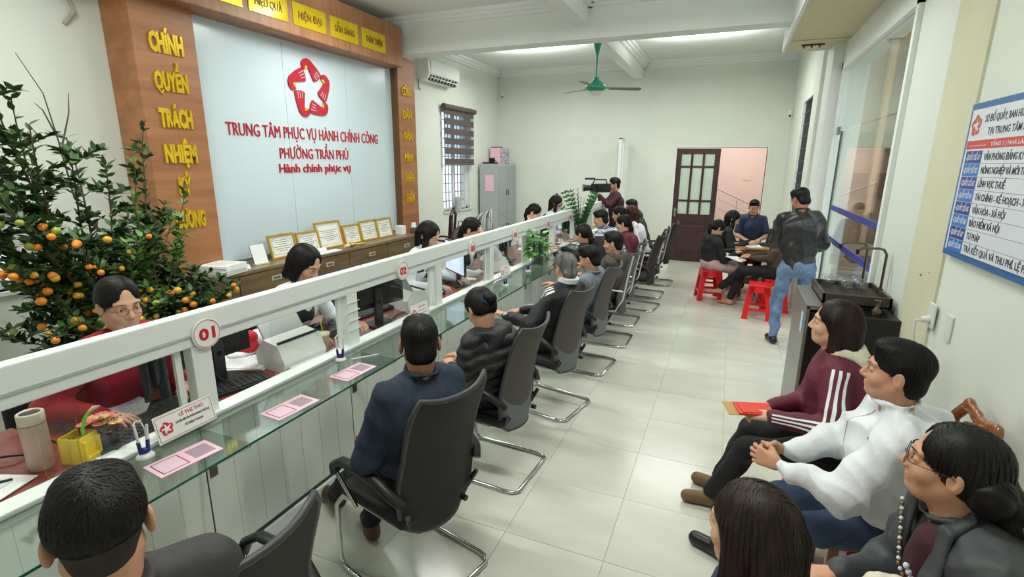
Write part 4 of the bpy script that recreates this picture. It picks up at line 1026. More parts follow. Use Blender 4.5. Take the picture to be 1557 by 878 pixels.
def monitor(loc, rz, label, w=.50, h=.30, note=None, base=True):
    t = thing('monitor', label, 'monitor', loc, rz)      # local: screen faces -y? back faces +y
    s_ = MB().box(-w / 2, w / 2, -.012, .012, .12, .12 + h, bev=.004).box(-w * .32, w * .32, .008, .032, .16, .12 + h * .75, bev=.006).build('screen_case', BLK, t)
    MB().box(-w / 2 + .012, w / 2 - .012, -.0135, -.012, .135, .108 + h).build('screen', mat('screen_blue', sr(180, 200, 220), .3, emis=(.55, .65, .8, .8)), s_)
    if note: MB().box(-.02, .07, .0125, .0135, .12 + h * .66, .12 + h * .76, TR((0, 0, 0), 0)).build('sticky_note', mat('note_green', sr(176, 226, 70), .7), s_)
    MB().box(-.03, .03, .014, .05, 0, .26, bev=.006).build('stand', DGY, t)
    MB().cyl((0, .0505, .16), (0, .0515, .16), .014).build('logo_dot', BLKG, t)
    MB().box(-.11, .11, -.05, .13, 0, .012, bev=.004).build('stand_base', BLK, t)
    return t
def keyboard(loc, rz, label):
    t = thing('keyboard', label, 'keyboard', loc, rz)
    MB().box(-.22, .22, -.07, .07, 0, .018, bev=.004).build('case', BLK, t)
    mb = MB()
    for r in range(5):
        for c_ in range(15): mb.box(-.21 + c_ * .028, -.187 + c_ * .028, -.062 + r * .025, -.041 + r * .025, .018, .024)
    o = mb.build('keys', DGY, t, kind='stuff')
    return t
# staff side: local -y of monitor (screen) looks to -X  => rz = -90deg ; back faces +X
R90 = -PI / 2
monitor((-2.34, 1.36, ZD), R90 + .85, 'black monitor turned away in window one in front of the woman in red', .38, .27)
monitor((-2.40, 1.70, ZD), R90 - .10, 'black monitor with a green sticky note right of post one', .40, .25, note=True)
monitor((-2.26, 2.86, ZD), R90 - .22, 'black monitor on a dark stand behind counter disc two', .52, .28)
monitor((-2.30, 4.12, ZD), R90 + .9, 'black monitor seen edge on left of post four', .46, .30)
monitor((-2.34, 6.78, ZD), R90 + .1, 'black monitor beyond window five near the far staff', .46, .28)
monitor((-2.34, 7.85, ZD), R90, 'black monitor near the far end of the counter', .46, .28)
monitor((-2.34, 5.32, ZD + .03), R90 + .2, 'small black monitor behind the green vase plant', .36, .22)
keyboard((-2.24, 1.22, ZD), R90 + .35, 'black keyboard leaning in window one beside the name plate')
keyboard((-2.45, 3.08, ZD), R90 - .1, 'black keyboard under the monitor behind disc two')
keyboard((-2.40, 3.95, ZD), R90 + .5, 'black keyboard beside the papers left of post four')
keyboard((-2.25, 1.62, ZD), R90 - .3, 'black keyboard right of post one behind the glass')
PR = mat('printer_white', sr(224, 226, 222), .4); PRG = mat('printer_grey', sr(190, 192, 190), .45)
def scanner(loc, rz, label):
    t = thing('document_scanner', label, 'scanner', loc, rz)
    prof = [(-.10, 0), (.10, 0), (.115, .05), (.07, .15), (-.04, .17), (-.11, .09)]
    MB().prism(prof, -.15, .15, Matrix(((0, 0, 1, 0), (1, 0, 0, 0), (0, 1, 0, 0), (0, 0, 0, 1)))).build('case', PR, t)
    MB().box(-.135, .135, -.006, .006, 0, .20, TR((0, -.04, .155), 0, .55)).build('feed_tray', PRG, t)
    MB().box(-.14, .14, -.004, .004, 0, .014, TR((0, .06, .152), 0, 0)).build('slot', DGY, t)
    MB().box(-.12, .12, 0, .10, 0, .006, TR((0, .10, .02), 0, -.1)).build('exit_tray', PR, t)
    return t
scanner((-2.24, 2.06, ZD), R90 - .05, 'white document scanner with raised tray in counter window one')
scanner((-2.28, 3.30, ZD), R90 + 1.2, 'pale grey document scanner left of the second name plate')
scanner((-2.30, 4.98, ZD), R90 + .9, 'pale grey document scanner left of the green vase plant')
scanner((-2.40, 7.20, ZD), R90 + .4, 'pale document scanner near the far staff women')
def papers(loc, rz, label, n=3, w=.21, h=.297, z=.004, fan_=.1, group=None):
    t = thing('paper_stack', label, 'papers', loc, rz, group); r_ = random.Random(int(loc[1] * 100))
    for k in range(n):
        M_ = TR((r_.uniform(-.01, .01), r_.uniform(-.01, .01), k * z), r_.uniform(-fan_, fan_))
        o = MB().box(-w / 2, w / 2, -h / 2, h / 2, 0, z * .9, M_).build('sheet', PAPER, t)
        mb = MB()
        if k == n - 1:
            for q in range(9): mb.box(-w * .38, w * (.38 - .2 * r_.random()), h * (.36 - .08 * q), h * (.366 - .08 * q), z * .9, z * .9 + .0004, M_)
            mb.build('printed_line', mat('print_grey', sr(120, 122, 124), .7), o)
    return t
papers((-2.46, 1.90, ZD), R90 + .3, 'fanned white papers left of the scanner in window one', 5, fan_=.25)
papers((-2.52, 1.30, ZD), R90, 'white papers under the hand of the woman in red', 2)
papers((-2.46, 3.38, ZD), R90 + .4, 'white papers behind the scanner near post three', 3)
papers((-2.42, 3.80, ZD), R90 + .2, 'open white papers before the long haired staff woman', 6, fan_=.3)
papers((-2.40, 4.35, ZD), R90 - .2, 'white papers held by the staff woman covering her face', 4, fan_=.3)
papers((-2.40, 6.35, ZD), R90 + .2, 'white papers beyond the green vase plant', 4, fan_=.2)
papers((-2.30, 7.10, ZD), R90 + .5, 'white papers under the far staff window', 4, fan_=.3)
papers((-2.36, .62, ZD), R90 + .3, 'pale papers at the near left end of the desk', 2, .3, .42)
# thermos, pen cup with bud, flower pot, glasses
CM = lambda n, c, r=.5: mat(n, sr(*c), r)
t = thing('thermos_flask', 'pinkish beige thermos flask with black mouth on the near desk', 'flask', (-2.29, .885, ZD))
TH = CM('thermos_beige', (196, 168, 150), .35)
MB().lathe([(.038, 0), (.040, .005), (.040, .175), (.0385, .180)], n=28).build('bottle_body', TH, t)
MB().lathe([(.0390, .183), (.0405, .186), (.0405, .222), (.034, .226), (.030, .220)], n=28, cap=False).build('lid_ring', CM('thermos_cream', (214, 200, 178), .4), t)
MB().lathe([(.031, .212), (.031, .221)], n=24).build('lid_top', BLKG, t)
t = thing('pen_cup', 'square yellow plastic pen cup with a phone holder slot on the near desk', 'pen cup', (-2.21, .975, ZD), .35)
YL = CM('plastic_yellow', (246, 214, 10), .35)
mb = MB(); a = .042
for (x0, x1, y0, y1) in ((-a, a, -a, -a + .004), (-a, a, a - .004, a), (-a, -a + .004, -a, a), (a - .004, a, -a, a)): mb.box(x0, x1, y0, y1, 0, .105)
mb.box(-a, a, -a, a, 0, .004).build('cup_wall', YL, t)
MB().box(-.002, .002, -a, a, .004, .09).build('divider', YL, t)
MB().box(a, a + .016, -.034, .034, 0, .022, bev=.002).box(a, a + .016, -.034, -.028, .02, .09).box(a, a + .016, .028, .034, .02, .09).build('holder_rim', YL, t)
for k, (c, x, y) in enumerate((('pen_blue', -.025, -.01), ('pen_red', -.02, .02), ('pen_black', -.03, .026))):
    tag(MB().cyl((-2.21 + x, .975 + y, ZD + .006), (-2.225 + x * 1.5, .975 + y * 1.4, ZD + .155), .0045, .0035).build('pen', CM(c, ((40, 44, 110), (150, 40, 44), (30, 30, 34))[k], .4)), ('blue pen standing in the yellow pen cup', 'red pen standing in the yellow pen cup', 'black pen standing in the yellow pen cup')[k], 'pen')
t = thing('artificial_bud', 'bright green pen shaped like a stem with pale bud in the yellow cup', 'flower', (-2.19, .985, ZD + .05))
MB().tube([(0, 0, 0), (.0, .0, .07), (.0, .012, .11), (0, .035, .135)], .006, 8).build('stem', CM('stem_green', (120, 214, 30), .4), t)
MB().tube([(0, .033, .134), (0, .050, .142), (0, .072, .142)], .008, 8, rs=[.005, .009, .003]).build('bud', CM('bud_pink', (240, 206, 186), .5), t)
t = thing('flower_pot', 'small dark pot of coral pink artificial flowers beside the yellow cup', 'plant', (-2.20, 1.055, ZD + .0))
t.scale = (1.25, 1.25, 1.25)
MB().lathe([(.028, 0), (.036, .06), (.033, .06)], n=16).build('pot', CM('pot_dark', (44, 38, 40), .5), t)
rf = random.Random(5)
mb = MB()
for k in range(40):
    a_ = rf.uniform(0, 2 * PI); r_ = rf.uniform(.01, .05); z = rf.uniform(.06, .12); mb.tube([(0, 0, .055), (r_ * math.cos(a_) * .6, r_ * math.sin(a_) * .6, z * .8), (r_ * math.cos(a_), r_ * math.sin(a_), z)], .001, 3)
    c_ = Vector((r_ * math.cos(a_), r_ * math.sin(a_), z)); mb.add([c_, c_ + Vector((.006, .004, .002)), c_ + Vector((.012, 0, -.003)), c_ + Vector((.006, -.004, .002))], [(0, 1, 2, 3)])
mb.build('foliage', CM('leaf_dusty', (98, 116, 74), .7), t)
for k in range(9):
    a_ = k * 2.4; r_ = .012 + .0045 * k; c_ = Vector((r_ * math.cos(a_), r_ * math.sin(a_), .118 - .5 * r_)); mb = MB()
    for q in range(9):
        b_ = q * 2 * PI / 9; e = Vector((math.cos(b_), math.sin(b_), .35)) * .021; s_ = Vector((-math.sin(b_), math.cos(b_), 0)) * .007; mb.add([c_, c_ + e * .7 - s_, c_ + e, c_ + e * .7 + s_], [(0, 1, 2, 3)])
    mb.ball(c_ + Vector((0, 0, .003)), .004, 6); mb.build('flower', CM('coral', (236, 130, 112), .6) if k % 4 else CM('coral_light', (242, 190, 120), .6), t)
tag(MB().tube([(-2.50, .80, ZD + .01), (-2.47, .83, ZD + .022), (-2.44, .86, ZD + .022), (-2.42, .90, ZD + .01)], .005, 6).build('eyeglasses', BLK), 'dark folded eyeglasses lying left of the thermos', 'glasses')
tag(MB().tube([(-2.33, .70, ZD + .01), (-2.30, .74, ZD + .012), (-2.27, .79, ZD + .01)], .005, 6).build('pen', BLK), 'black pen lying on the pale paper near the left edge', 'pen')
# desk bits in window one / two
t = thing('drink_cup', 'clear plastic drink cup with tan band near post two', 'cup', (-2.20, 2.27, ZD)); MB().lathe([(.028, 0), (.038, .10), (.040, .105)], n=20, cap=False).build('cup_wall', CM('cup_tan', (180, 150, 120), .3), t); MB().lathe([(.041, .104), (.041, .114), (.0, .122)], n=20).build('lid', CM('lid_cream', (230, 224, 200), .3), t)
MB().tube([(0, 0, .12), (.005, -.015, .19)], .004, 6).build('straw', CM('straw_green', (180, 220, 40), .4), t)
t = thing('plush_toy', 'red soft toy and white cloth behind the scanner', 'toy', (-2.55, 2.02, ZD)); 
s_ = Solid().ell((0, 0, .05), (.06, .07, .05), .01).ell((0, .02, .11), (.045, .05, .04), .02); P_, Q_ = solid_mesh(s_, .008); np_obj('toy_body', [(P_, Q_, 0)], [CM('toy_red', (206, 34, 52), .7)], t)
s_ = Solid().ell((-.03, .10, .07), (.07, .09, .06), .02).ell((-.02, .0, .03), (.08, .12, .03), .02); P_, Q_ = solid_mesh(s_, .008); np_obj('cloth', [(wrinkle(P_, vnormals(P_, Q_), .004, 3), Q_, 0)], [PAPER], t)
t = thing('desk_phone', 'small black box and bottle behind post two', 'phone', (-2.40, 2.52, ZD)); MB().box(-.08, .08, -.09, .09, 0, .05, bev=.01).build('base', BLK, t); MB().box(-.07, -.02, -.10, .10, .05, .08, bev=.01).build('handset', BLKG, t)
tag(MB().lathe([(.02, 0), (.022, .01), (.022, .09), (.009, .12), (.009, .15)], (-2.33, 2.43, ZD), 14).build('bottle', CM('bottle_dark_red', (92, 30, 26), .25)), 'dark red bottle beside post two on the desk', 'bottle')
for pts, lab in (([(-2.2, 2.75, ZD + .005), (-2.18, 2.9, ZD + .005), (-2.24, 3.1, ZD + .006), (-2.20, 3.25, ZD + .005), (-2.34, 3.36, ZD + .005)], 'black cable trailing from the monitor behind disc two'), ([(-2.3, 1.55, ZD + .2), (-2.24, 1.60, ZD + .08), (-2.2, 1.66, ZD + .006), (-2.26, 1.8, ZD + .006)], 'black cable hanging under the monitor with green note'), ([(-2.2, 5.0, ZD + .05), (-2.18, 5.1, ZD + .12), (-2.2, 5.2, ZD + .02), (-2.25, 5.1, ZD + .01)], 'black cable loop beside the grey scanner at the vase')):
    tag(MB().tube(pts, .004, 6).build('cable', BLK), lab, 'cable')
tag(MB().box(-2.33, -2.23, 3.58, 3.66, ZD, ZD + .03, bev=.005).build('adapter', PR), 'white power adapter on the desk behind post three', 'adapter')
# ---------------- things on the glass shelf
ZG = .8305
def nameplate(loc, label, lines, w=.25, h=.115, rz=PI / 2):
    t = thing('name_plate', label, 'sign', loc, rz)      # local: x along width, front -y
    M_ = TR((0, 0, .012), 0, -.22)
    AC = mat('acrylic_white', sr(240, 240, 236), .25)
    p = MB().box(-w / 2, w / 2, 0, .004, 0, h, M_).build('plate', AC, t)
    MB().box(-w / 2, w / 2, -.03, .035, 0, .005).box(-w / 2, w / 2, -.012, -.006, 0, .022).build('acrylic_base', glass_mat('acrylic_clear', (.95, 1, .98), .05, .95), t)
    M2 = M_ @ Matrix.Translation((0, -.0005, 0))
    mb = MB()
    for (a, b, c_, d_) in ((-w / 2 + .006, w / 2 - .006, .008, .0095), (-w / 2 + .006, w / 2 - .006, h - .0095, h - .008), (-w / 2 + .006, -w / 2 + .0075, .008, h - .008), (w / 2 - .0075, w / 2 - .006, .008, h - .008)): mb.box(a, b, -.0006, 0, c_, d_, M2)
    mb.build('border_line', DR, p)
    emblem(p, M2 @ Matrix.Translation((-w / 2 + .042, 0, h * .47)), .028, .001, mat('emblem_red', sr(204, 44, 48), .5), GOLD, False, False)
    y = h * .70
    for k, ln in enumerate(lines):
        hh_ = .014 if k == 0 else .0095
        if isinstance(ln, float): MB().box(.030 - ln / 2, .030 + ln / 2, -.0008, 0, y + .002, y + hh_ * .8, M2).build('faint_print', mat('emblem_red_faint', sr(214, 120, 118), .5) if k == 0 else mat('ink_faint', sr(150, 150, 156), .6), p); y -= .024; continue
        mb = text_mb(ln, hh_, min(w - .10, .0078 * len(ln) * (1.35 if k == 0 else .75)), .0006, .015); place(mb, M2 @ Matrix.Translation((.030, -.0003, y))); mb.build('lettering', mat('emblem_red', sr(204, 44, 48), .5) if k == 0 else mat('ink_dark', sr(60, 60, 70), .6), p); y -= .024
    return t
nameplate((-1.995, 1.262, ZG), 'white desk name plate in front of counter post one', ['LÊ THỊ THƠ', 'CHUYÊN VIÊN VĂN PHÒNG ĐẢNG ỦY ĐẶT XXI', 'SỐ ĐIỆN THOẠI:'])
nameplate((-1.995, 3.05, ZG), 'white desk name plate left of post three under disc two', [.085, .10, .10], .23, .11)
nameplate((-1.995, 4.62, ZG), 'white desk name plate right of post four', [.080, .09, .10], .23, .11)
NAVY = CM('pen_navy', (32, 44, 110), .35)
def penholder(loc, rz, label):
    t = thing('counter_pen', label, 'pen stand', loc, rz)
    MB().lathe([(.0, .0), (.030, .0), (.032, .006), (.024, .016), (.0, .020)], n=20).build('base', PR, t)
    MB().lathe([(.0, .018), (.014, .020), (.012, .036), (.0, .042)], n=14).build('socket', NAVY, t)
    MB().cyl((-.012, 0, .03), (-.020, .0, .145), .0055, .0045, 10).build('pen_barrel', PR, t)
    MB().cyl((.012, 0, .03), (.022, .0, .13), .0055, .0045, 10).build('pen_barrel', PR, t)
    MB().tube([(-.020, 0, .14), (-.012, .01, .152), (.006, .012, .150), (.018, .016, .11), (.02, .02, .05), (.01, .02, .01)], .0028, 6).build('coil_cord', PR, t)
    for x in (-.012, .012): MB().cyl((x, 0, .02), (x * 1.35, 0, .07), .0075, .0068, 10).build('pen_sleeve', NAVY, t)
    return t
penholder((-1.99, 1.075, ZG), 1.4, 'white and navy pen stand with two pens beside name plate one')
penholder((-1.985, 2.17, ZG), .6, 'white and navy pen stand left of post two')
penholder((-1.86, 4.28, ZG), 1.2, 'white pen stand on the glass near post four')
penholder((-1.90, 4.98, ZG), 1.5, 'white pen stand standing beside the green vase plant')
tag(MB().cyl((-1.93, 2.20, ZG + .005), (-1.84, 2.33, ZG + .005), .0045, n=8).build('pen', PR), 'white pen lying on the glass shelf beside the pen stand', 'pen')
tag(MB().tube([(-1.97, 4.25, ZG + .01), (-2.0, 4.38, ZG + .012), (-1.98, 4.5, ZG + .014)], .006, 8).build('phone_charger_lead', PR), 'thick white lead lying on glass at post four', 'cable')
def pinksheet(c, rz, label):
    t = thing('pink_notice_sheet', label, 'paper', c, rz, 'pink notice sheets under the glass')
    MB().box(-.115, .115, -.065, .065, 0, .0015).build('sheet', PNK, t)
    mb = MB()
    for (a, b, c_, d_) in ((-.10, -.005, -.050, -.046), (-.10, -.005, .046, .050), (-.10, -.096, -.05, .05), (-.009, -.005, -.05, .05)): mb.box(a, b, c_, d_, .0015, .002)
    mb.build('printed_frame', mat('ink_brown', sr(96, 76, 84), .7), t)
    MB().box(-.090, -.015, -.040, .040, .0015, .0019).build('printed_block', mat('paper_lilac', sr(232, 200, 214), .7), t)
    MB().box(.020, .100, -.042, .042, .0015, .0019).build('printed_block', mat('ink_mauve', sr(170, 148, 160), .7), t)
pinksheet((-1.845, 1.13, ZG), PI / 2 - .12, 'pink printed sheet on the glass shelf below name plate one')
pinksheet((-1.80, 1.615, ZG), PI / 2 - .08, 'pink printed sheet midway along the glass under window one')
pinksheet((-1.81, 2.07, ZG), PI / 2 - .05, 'pink printed sheet on the glass left of the navy jacket man')
# vase with pothos
vz = thing('glass_vase_plant', 'bright green pothos plant in a tall clear glass vase on the counter', 'plant', (-1.91, 5.30, ZG))
MB().lathe([(.066, 0), (.070, .004), (.072, .25), (.069, .25), (.066, .01)], n=28, cap=False).build('vase', glass_mat('vase_glass', (.82, .95, .88), .08, .88), vz)
MB().lathe([(.0, .012), (.064, .012), (.066, .16), (0, .16)], n=24).build('water', glass_mat('vase_water', (.66, .80, .66), .03, .85), vz)
LG = mat('leaf_bright', sr(74, 150, 44), .4, col2=sr(104, 184, 60), vscale=12); STG_ = CM('stem_dark_green', (38, 82, 36), .5)
rl_ = random.Random(11); mb = MB()
for k in range(16):
    a_ = rl_.uniform(0, 2 * PI); r_ = rl_.uniform(.01, .05); mb.tube([(r_ * math.cos(a_), r_ * math.sin(a_), .02), (r_ * 1.1 * math.cos(a_ + .4), r_ * 1.1 * math.sin(a_ + .4), .14), (r_ * 1.3 * math.cos(a_ + .2), r_ * 1.3 * math.sin(a_ + .2), .28)], .0045, 5)
mb.build('stems', STG_, vz)
def leaf_mesh(mb, c, d, n, L, w, fold=.15, heart=False):
    d = Vector(d).normalized(); s_ = d.cross(Vector(n)); s_ = s_.normalized() if s_.length > 1e-4 else Vector((1, 0, 0)); u = s_.cross(d)
    c = Vector(c)
    prof = ((0, .0), (.08 if heart else .15, .34 if heart else .24), (.35, .5), (.7, .33), (1, 0))
    ctr = [c + d * L * t - u * L * .18 * t * t for t, _ in prof]
    vs = []; 
    for (t, q), p in zip(prof, ctr): vs += [p - s_ * w * q + u * fold * w * q, p, p + s_ * w * q + u * fold * w * q]
    fs = []
    for k in range(4):
        a = 3 * k; fs += [(a, a + 1, a + 4, a + 3), (a + 1, a + 2, a + 5, a + 4)]
    mb.add(vs, fs, True)
for k in range(48):
    a_ = rl_.uniform(0, 2 * PI); el = rl_.uniform(-.5, 1.3); r0 = .05; z0 = .22 + .10 * max(0, el) + rl_.uniform(-.10, .05)
    c_ = Vector((r0 * math.cos(a_), r0 * math.sin(a_), z0)); d_ = Vector((math.cos(a_), math.sin(a_), el * .6 - .2))
    mb = MB(); leaf_mesh(mb, c_ + d_ * .02, d_, (0, 0, 1) if abs(el) < 1 else (math.cos(a_), math.sin(a_), 1), rl_.uniform(.09, .13), rl_.uniform(.075, .105), heart=True); mb.build('leaf', LG, vz)
# zamioculcas on the desk beyond
zz = thing('zamioculcas_plant', 'dark green upright feather leaved plant rising above the rail of the counter', 'plant', (-1.98, 7.30, ZG))
MB().lathe([(.05, 0), (.07, .10), (.065, .10)], n=18).build('pot', PR, zz)
ZL = mat('leaf_dark', sr(34, 84, 38), .35, col2=sr(70, 130, 56), vscale=10)
for k in range(17):
    a_ = k * 2.4; sp_ = .12 + .18 * rl_.random(); H_ = .42 + .26 * rl_.random(); pts = [Vector((sp_ * math.cos(a_) * t ** 1.4, sp_ * math.sin(a_) * t ** 1.4, .08 + H_ * t)) for t in np.linspace(0, 1, 12)]
    st_ = MB().tube(pts, .006, 5, rs=list(np.linspace(.008, .002, 12))).build('stem', STG_, zz)
    mb = MB()
    for q in range(3, 12):
        d_ = (pts[min(q + 1, 11)] - pts[q - 1]).normalized(); sd = d_.cross(Vector((math.sin(a_), -math.cos(a_), .2))).normalized()
        for sgn in (-1, 1): leaf_mesh(mb, pts[q], d_ * .6 + sd * sgn, d_.cross(sd), .075 - .002 * q, .030)
    mb.build('leaflets', ZL, st_, kind='stuff')
# ---------------- low cabinet (sideboard) behind staff
SB = wood_mat('sideboard_wood', sr(96, 78, 52), sr(124, 102, 70), .4, (2, .6, 6), 3); SBT = wood_mat('sideboard_top', sr(116, 100, 74), sr(142, 124, 94), .35, (6, .5, 1), 3)
sb = thing('sideboard_cabinet', 'long brown wooden low cabinet with drawers under the white backdrop', 'cabinet', (-4.73, 2.98, 0))
MB().box(0, .40, 0, 3.92, .86, .895, bev=.004).build('cabinet_top', SBT, sb)
MB().box(0, .375, .02, 3.90, .04, .86).build('cabinet_body', SB, sb)
HS = mat('handle_silver', sr(206, 208, 200), .35, metal=.3)
for k in range(5):
    y = .40 + .8 * k - .26
    ya, yb = (.02, .46) if k == 0 else (.46 + .8 * (k - 1) + .0, .46 + .8 * k)
    yb = min(yb + .0, 3.90); ya += .006; yb -= .006
    d = MB().box(.375, .392, ya, yb, .60, .85, bev=.002).build('drawer', SB, sb)
    MB().box(.375, .392, ya, yb, .06, .59, bev=.002).build('door', SB, sb)
for k, y in enumerate((.91, 1.71, 2.51, 3.32)):
    hnd = MB().box(.392, .397, y - .065, y + .065, .735, .785, bev=.002).build('handle', HS, sb); MB().box(.397, .399, y - .045, y + .045, .748, .772).build('handle_recess', mat('recess_brown', sr(110, 96, 70), .5), hnd)
MB().box(.02, .36, .05, 3.87, 0, .04).build('plinth', mat('gap_dark', sr(58, 60, 54), .7), sb)
ZS = .895
GF = mat('frame_gold', sr(206, 164, 62), .3, metal=.6); CERT = mat('certificate_cream', sr(236, 236, 228), .5)
for k, (y0, y1, h_) in enumerate(((4.06, 4.43, .27), (4.44, 4.79, .26), (4.78, 5.22, .34), (5.22, 5.55, .26), (5.58, 5.95, .28), (5.92, 6.27, .28))):
    w = y1 - y0; lab = ['leftmost gold framed certificate leaning against the white board', 'second gold framed certificate from the left', 'largest gold framed certificate standing third from left', 'gold framed certificate right of the largest one', 'fifth gold framed certificate from the left', 'rightmost gold framed certificate on the cabinet'][k]
    t = thing('framed_certificate', lab, 'frame', (-4.57 + .02 * (k % 2), y0, ZS), 0, 'framed certificates on the cabinet')
    M_ = Matrix.Rotation(-.22, 4, 'Y') @ MW((0, 0, 0), (0, 1, 0))
    fw = .022
    for nm, a in (('frame_side', (0, fw, -.02, 0, 0, h_)), ('frame_side', (w - fw, w, -.02, 0, 0, h_)), ('frame_side', (fw, w - fw, -.02, 0, 0, fw)), ('frame_side', (fw, w - fw, -.02, 0, h_ - fw, h_))): MB().box(*a, M_).build(nm, GF, t)
    s_ = MB().box(fw, w - fw, -.008, 0, fw, h_ - fw, M_).build('certificate', CERT, t)
    mb = MB(); m_ = .045
    for a in ((m_, w - m_, m_, m_ + .004), (m_, w - m_, h_ - m_ - .004, h_ - m_), (m_, m_ + .004, m_, h_ - m_), (w - m_ - .004, w - m_, m_, h_ - m_)): mb.box(a[0], a[1], -.0092, -.008, a[2], a[3], M_)
    mb.build('printed_border', mat('cert_blue_grey', sr(150, 156, 160), .6), s_)
    mb = MB()
    for q in range(6): l_ = w * (.16 + .10 * ((q * 7) % 3)); mb.box(w / 2 - l_, w / 2 + l_, -.0090, -.008, h_ * .30 + q * .024, h_ * .30 + q * .024 + .006, M_)
    mb.build('printed_line', mat('print_grey', sr(120, 122, 124), .7), s_)
    MB().cyl(M_ @ Vector((w / 2, -.0202, h_ - .006)), M_ @ Vector((w / 2, -.024, h_ - .006)), .012).build('frame_crest', GF, t)
cal = thing('desk_calendar', 'white tent calendar on a black stand on the cabinet', 'calendar', (-4.50, 3.78, ZS), 0)
M_ = Matrix.Rotation(-.30, 4, 'Y') @ MW((0, 0, 0), (0, 1, 0))
MB().box(0, .17, -.004, 0, .0, .21, M_).build('page', PAPER, cal); MB().box(0, .17, .004, .008, .0, .21, M_).build('backing', BLK, cal)
MB().box(-.03, .02, 0, .17, 0, .012).build('stand', CM('stand_cream', (220, 214, 190), .5), cal)
papers((-4.45, 3.37, ZS), .25, 'thick stack of white folders at the left end of the cabinet', 8, .30, .30, .012, .06)
papers((-4.55, 3.62, ZS), .9, 'loose white sheets behind the folder stack', 2, .2, .28)
r_ = thing('paper_roll', 'rolled white paper lying in front of the certificates', 'paper roll', (-4.45, 4.28, ZS))
MB().cyl((0, -.10, .032), (.04, .42, .032), .032, n=18).build('roll', PAPER, r_); MB().box(-.02, .10, .0, .62, 0, .012, TR((0, 0, 0), -.05)).build('flat_sheet', PAPER, r_); MB().tube([(.03, -.08, .05), (.05, -.10, .02), (.09, -.12, .003)], .004, 5).build('ribbon', PAPER, r_)
t = thing('golden_ornament', 'small golden ornament and cup on the cabinet before the frames', 'ornament', (-4.42, 5.20, ZS)); s_ = Solid().ell((0, .0, .03), (.045, .05, .03), .01).ell((.03, .16, .018), (.03, .06, .018), .01).cap((.01, .06, .02), (.03, .25, .014), .014, .01, .01); P_, Q_ = solid_mesh(s_, .006); np_obj('ornament_body', [(P_, Q_, 0)], [GF], t)
MB().cyl((0, -.14, .022), (0, -.06, .022), .022, n=14).build('small_roll', CM('roll_cream', (226, 216, 190), .6), t)
tag(MB().box(-4.62, -4.50, 6.42, 6.53, ZS, ZS + .13, bev=.004).build('white_box', PAPER), 'upright white box at the right end of the cabinet', 'box')
t = thing('medicine_bottle', 'white plastic bottle with label at the right end of the cabinet', 'bottle', (-4.50, 6.74, ZS)); MB().lathe([(.042, 0), (.044, .01), (.044, .10), (.034, .115)], n=18).build('bottle_body', PAPER, t); MB().lathe([(.034, .115), (.036, .15), (.0, .152)], n=18).build('cap', PAPER, t); MB().lathe([(.0445, .03), (.0445, .08)], n=18, cap=False).build('label_band', CM('label_brown', (120, 84, 70), .6), t)
for y, c_, lab in ((6.63, (70, 50, 44), 'small dark brown jar left of the white bottle'), (6.86, (120, 84, 60), 'small amber jar right of the white bottle')):
    t = thing('jar', lab, 'jar', (-4.45, y, ZS)); MB().lathe([(.03, 0), (.035, .05), (.025, .06)], n=14).build('jar_body', CM('jar_%d' % c_[0], c_, .3), t); MB().lathe([(.027, .06), (.027, .075), (0, .077)], n=14).build('lid', BLK, t)
# ---------------- things on / at the steel locker
tag(MB().box(-4.80, -4.60, 9.944, 9.949, 1.38, 1.72).build('pink_notice', PNK), 'pink printed sheet stuck on the side of the steel locker', 'paper')
bag = thing('gift_bag', 'pink and white patterned bag standing on top of the locker', 'bag', (-4.90, 10.45, 1.95))
MB().box(-.02, .22, 0, .20, 0, .34, bev=.01).build('bag_body', PNK, bag); MB().box(.22, .36, .0, .2, 0, .33, bev=.01).build('bag_side', mat('bag_pattern', sr(220, 214, 222), .6, col2=sr(120, 112, 130), vscale=24), bag); MB().box(0, .2, .02, .18, .34, .36).build('box_top', BLK, bag)
t = thing('tangled_gear', 'black tangled cables and gear on top of the locker', 'cables', (-4.76, 10.12, 1.95)); MB().box(-.14, .18, -.1, .02, 0, .03, bev=.005).build('gear_case', BLK, t)
MB().tube([(.05 + .08 * math.cos(a) * (1 - .02 * i), .02 + .05 * math.sin(a), .05 + .05 * math.sin(a * .5) ** 2) for i, a in enumerate(np.linspace(0, 12, 40))], .008, 6).build('cable_coil', BLK, t)
MB().box(-.02, .10, -.05, .05, .03, .12, TR((0, 0, 0), .3, .2), bev=.01).build('adapter_block', BLK, t)
hg = thing('wire_hangers', 'bundle of white wire loops in front of the locker', 'wire bundle', (-4.42, 8.95, .62))
tag(MB().box(-4.68, -4.16, 8.62, 9.28, 0, .62, bev=.006).build('storage_box', STG), 'grey storage box under the white wire loops', 'box')
for k in range(12):
    a0 = -.6 + .11 * k; mb = MB(); mb.tube([(.02 * k + .05 * math.cos(t), .26 * math.cos(t) * math.cos(a0 * .3), .36 * max(0, math.sin(t)) ** .8 + .01 * k) for t in np.linspace(0, PI, 14)], .008, 5, M=TR((0, 0, 0), a0)); mb.build('wire_loop', mat('wire_white', sr(214, 214, 212), .4) if k % 3 else DGY, hg)
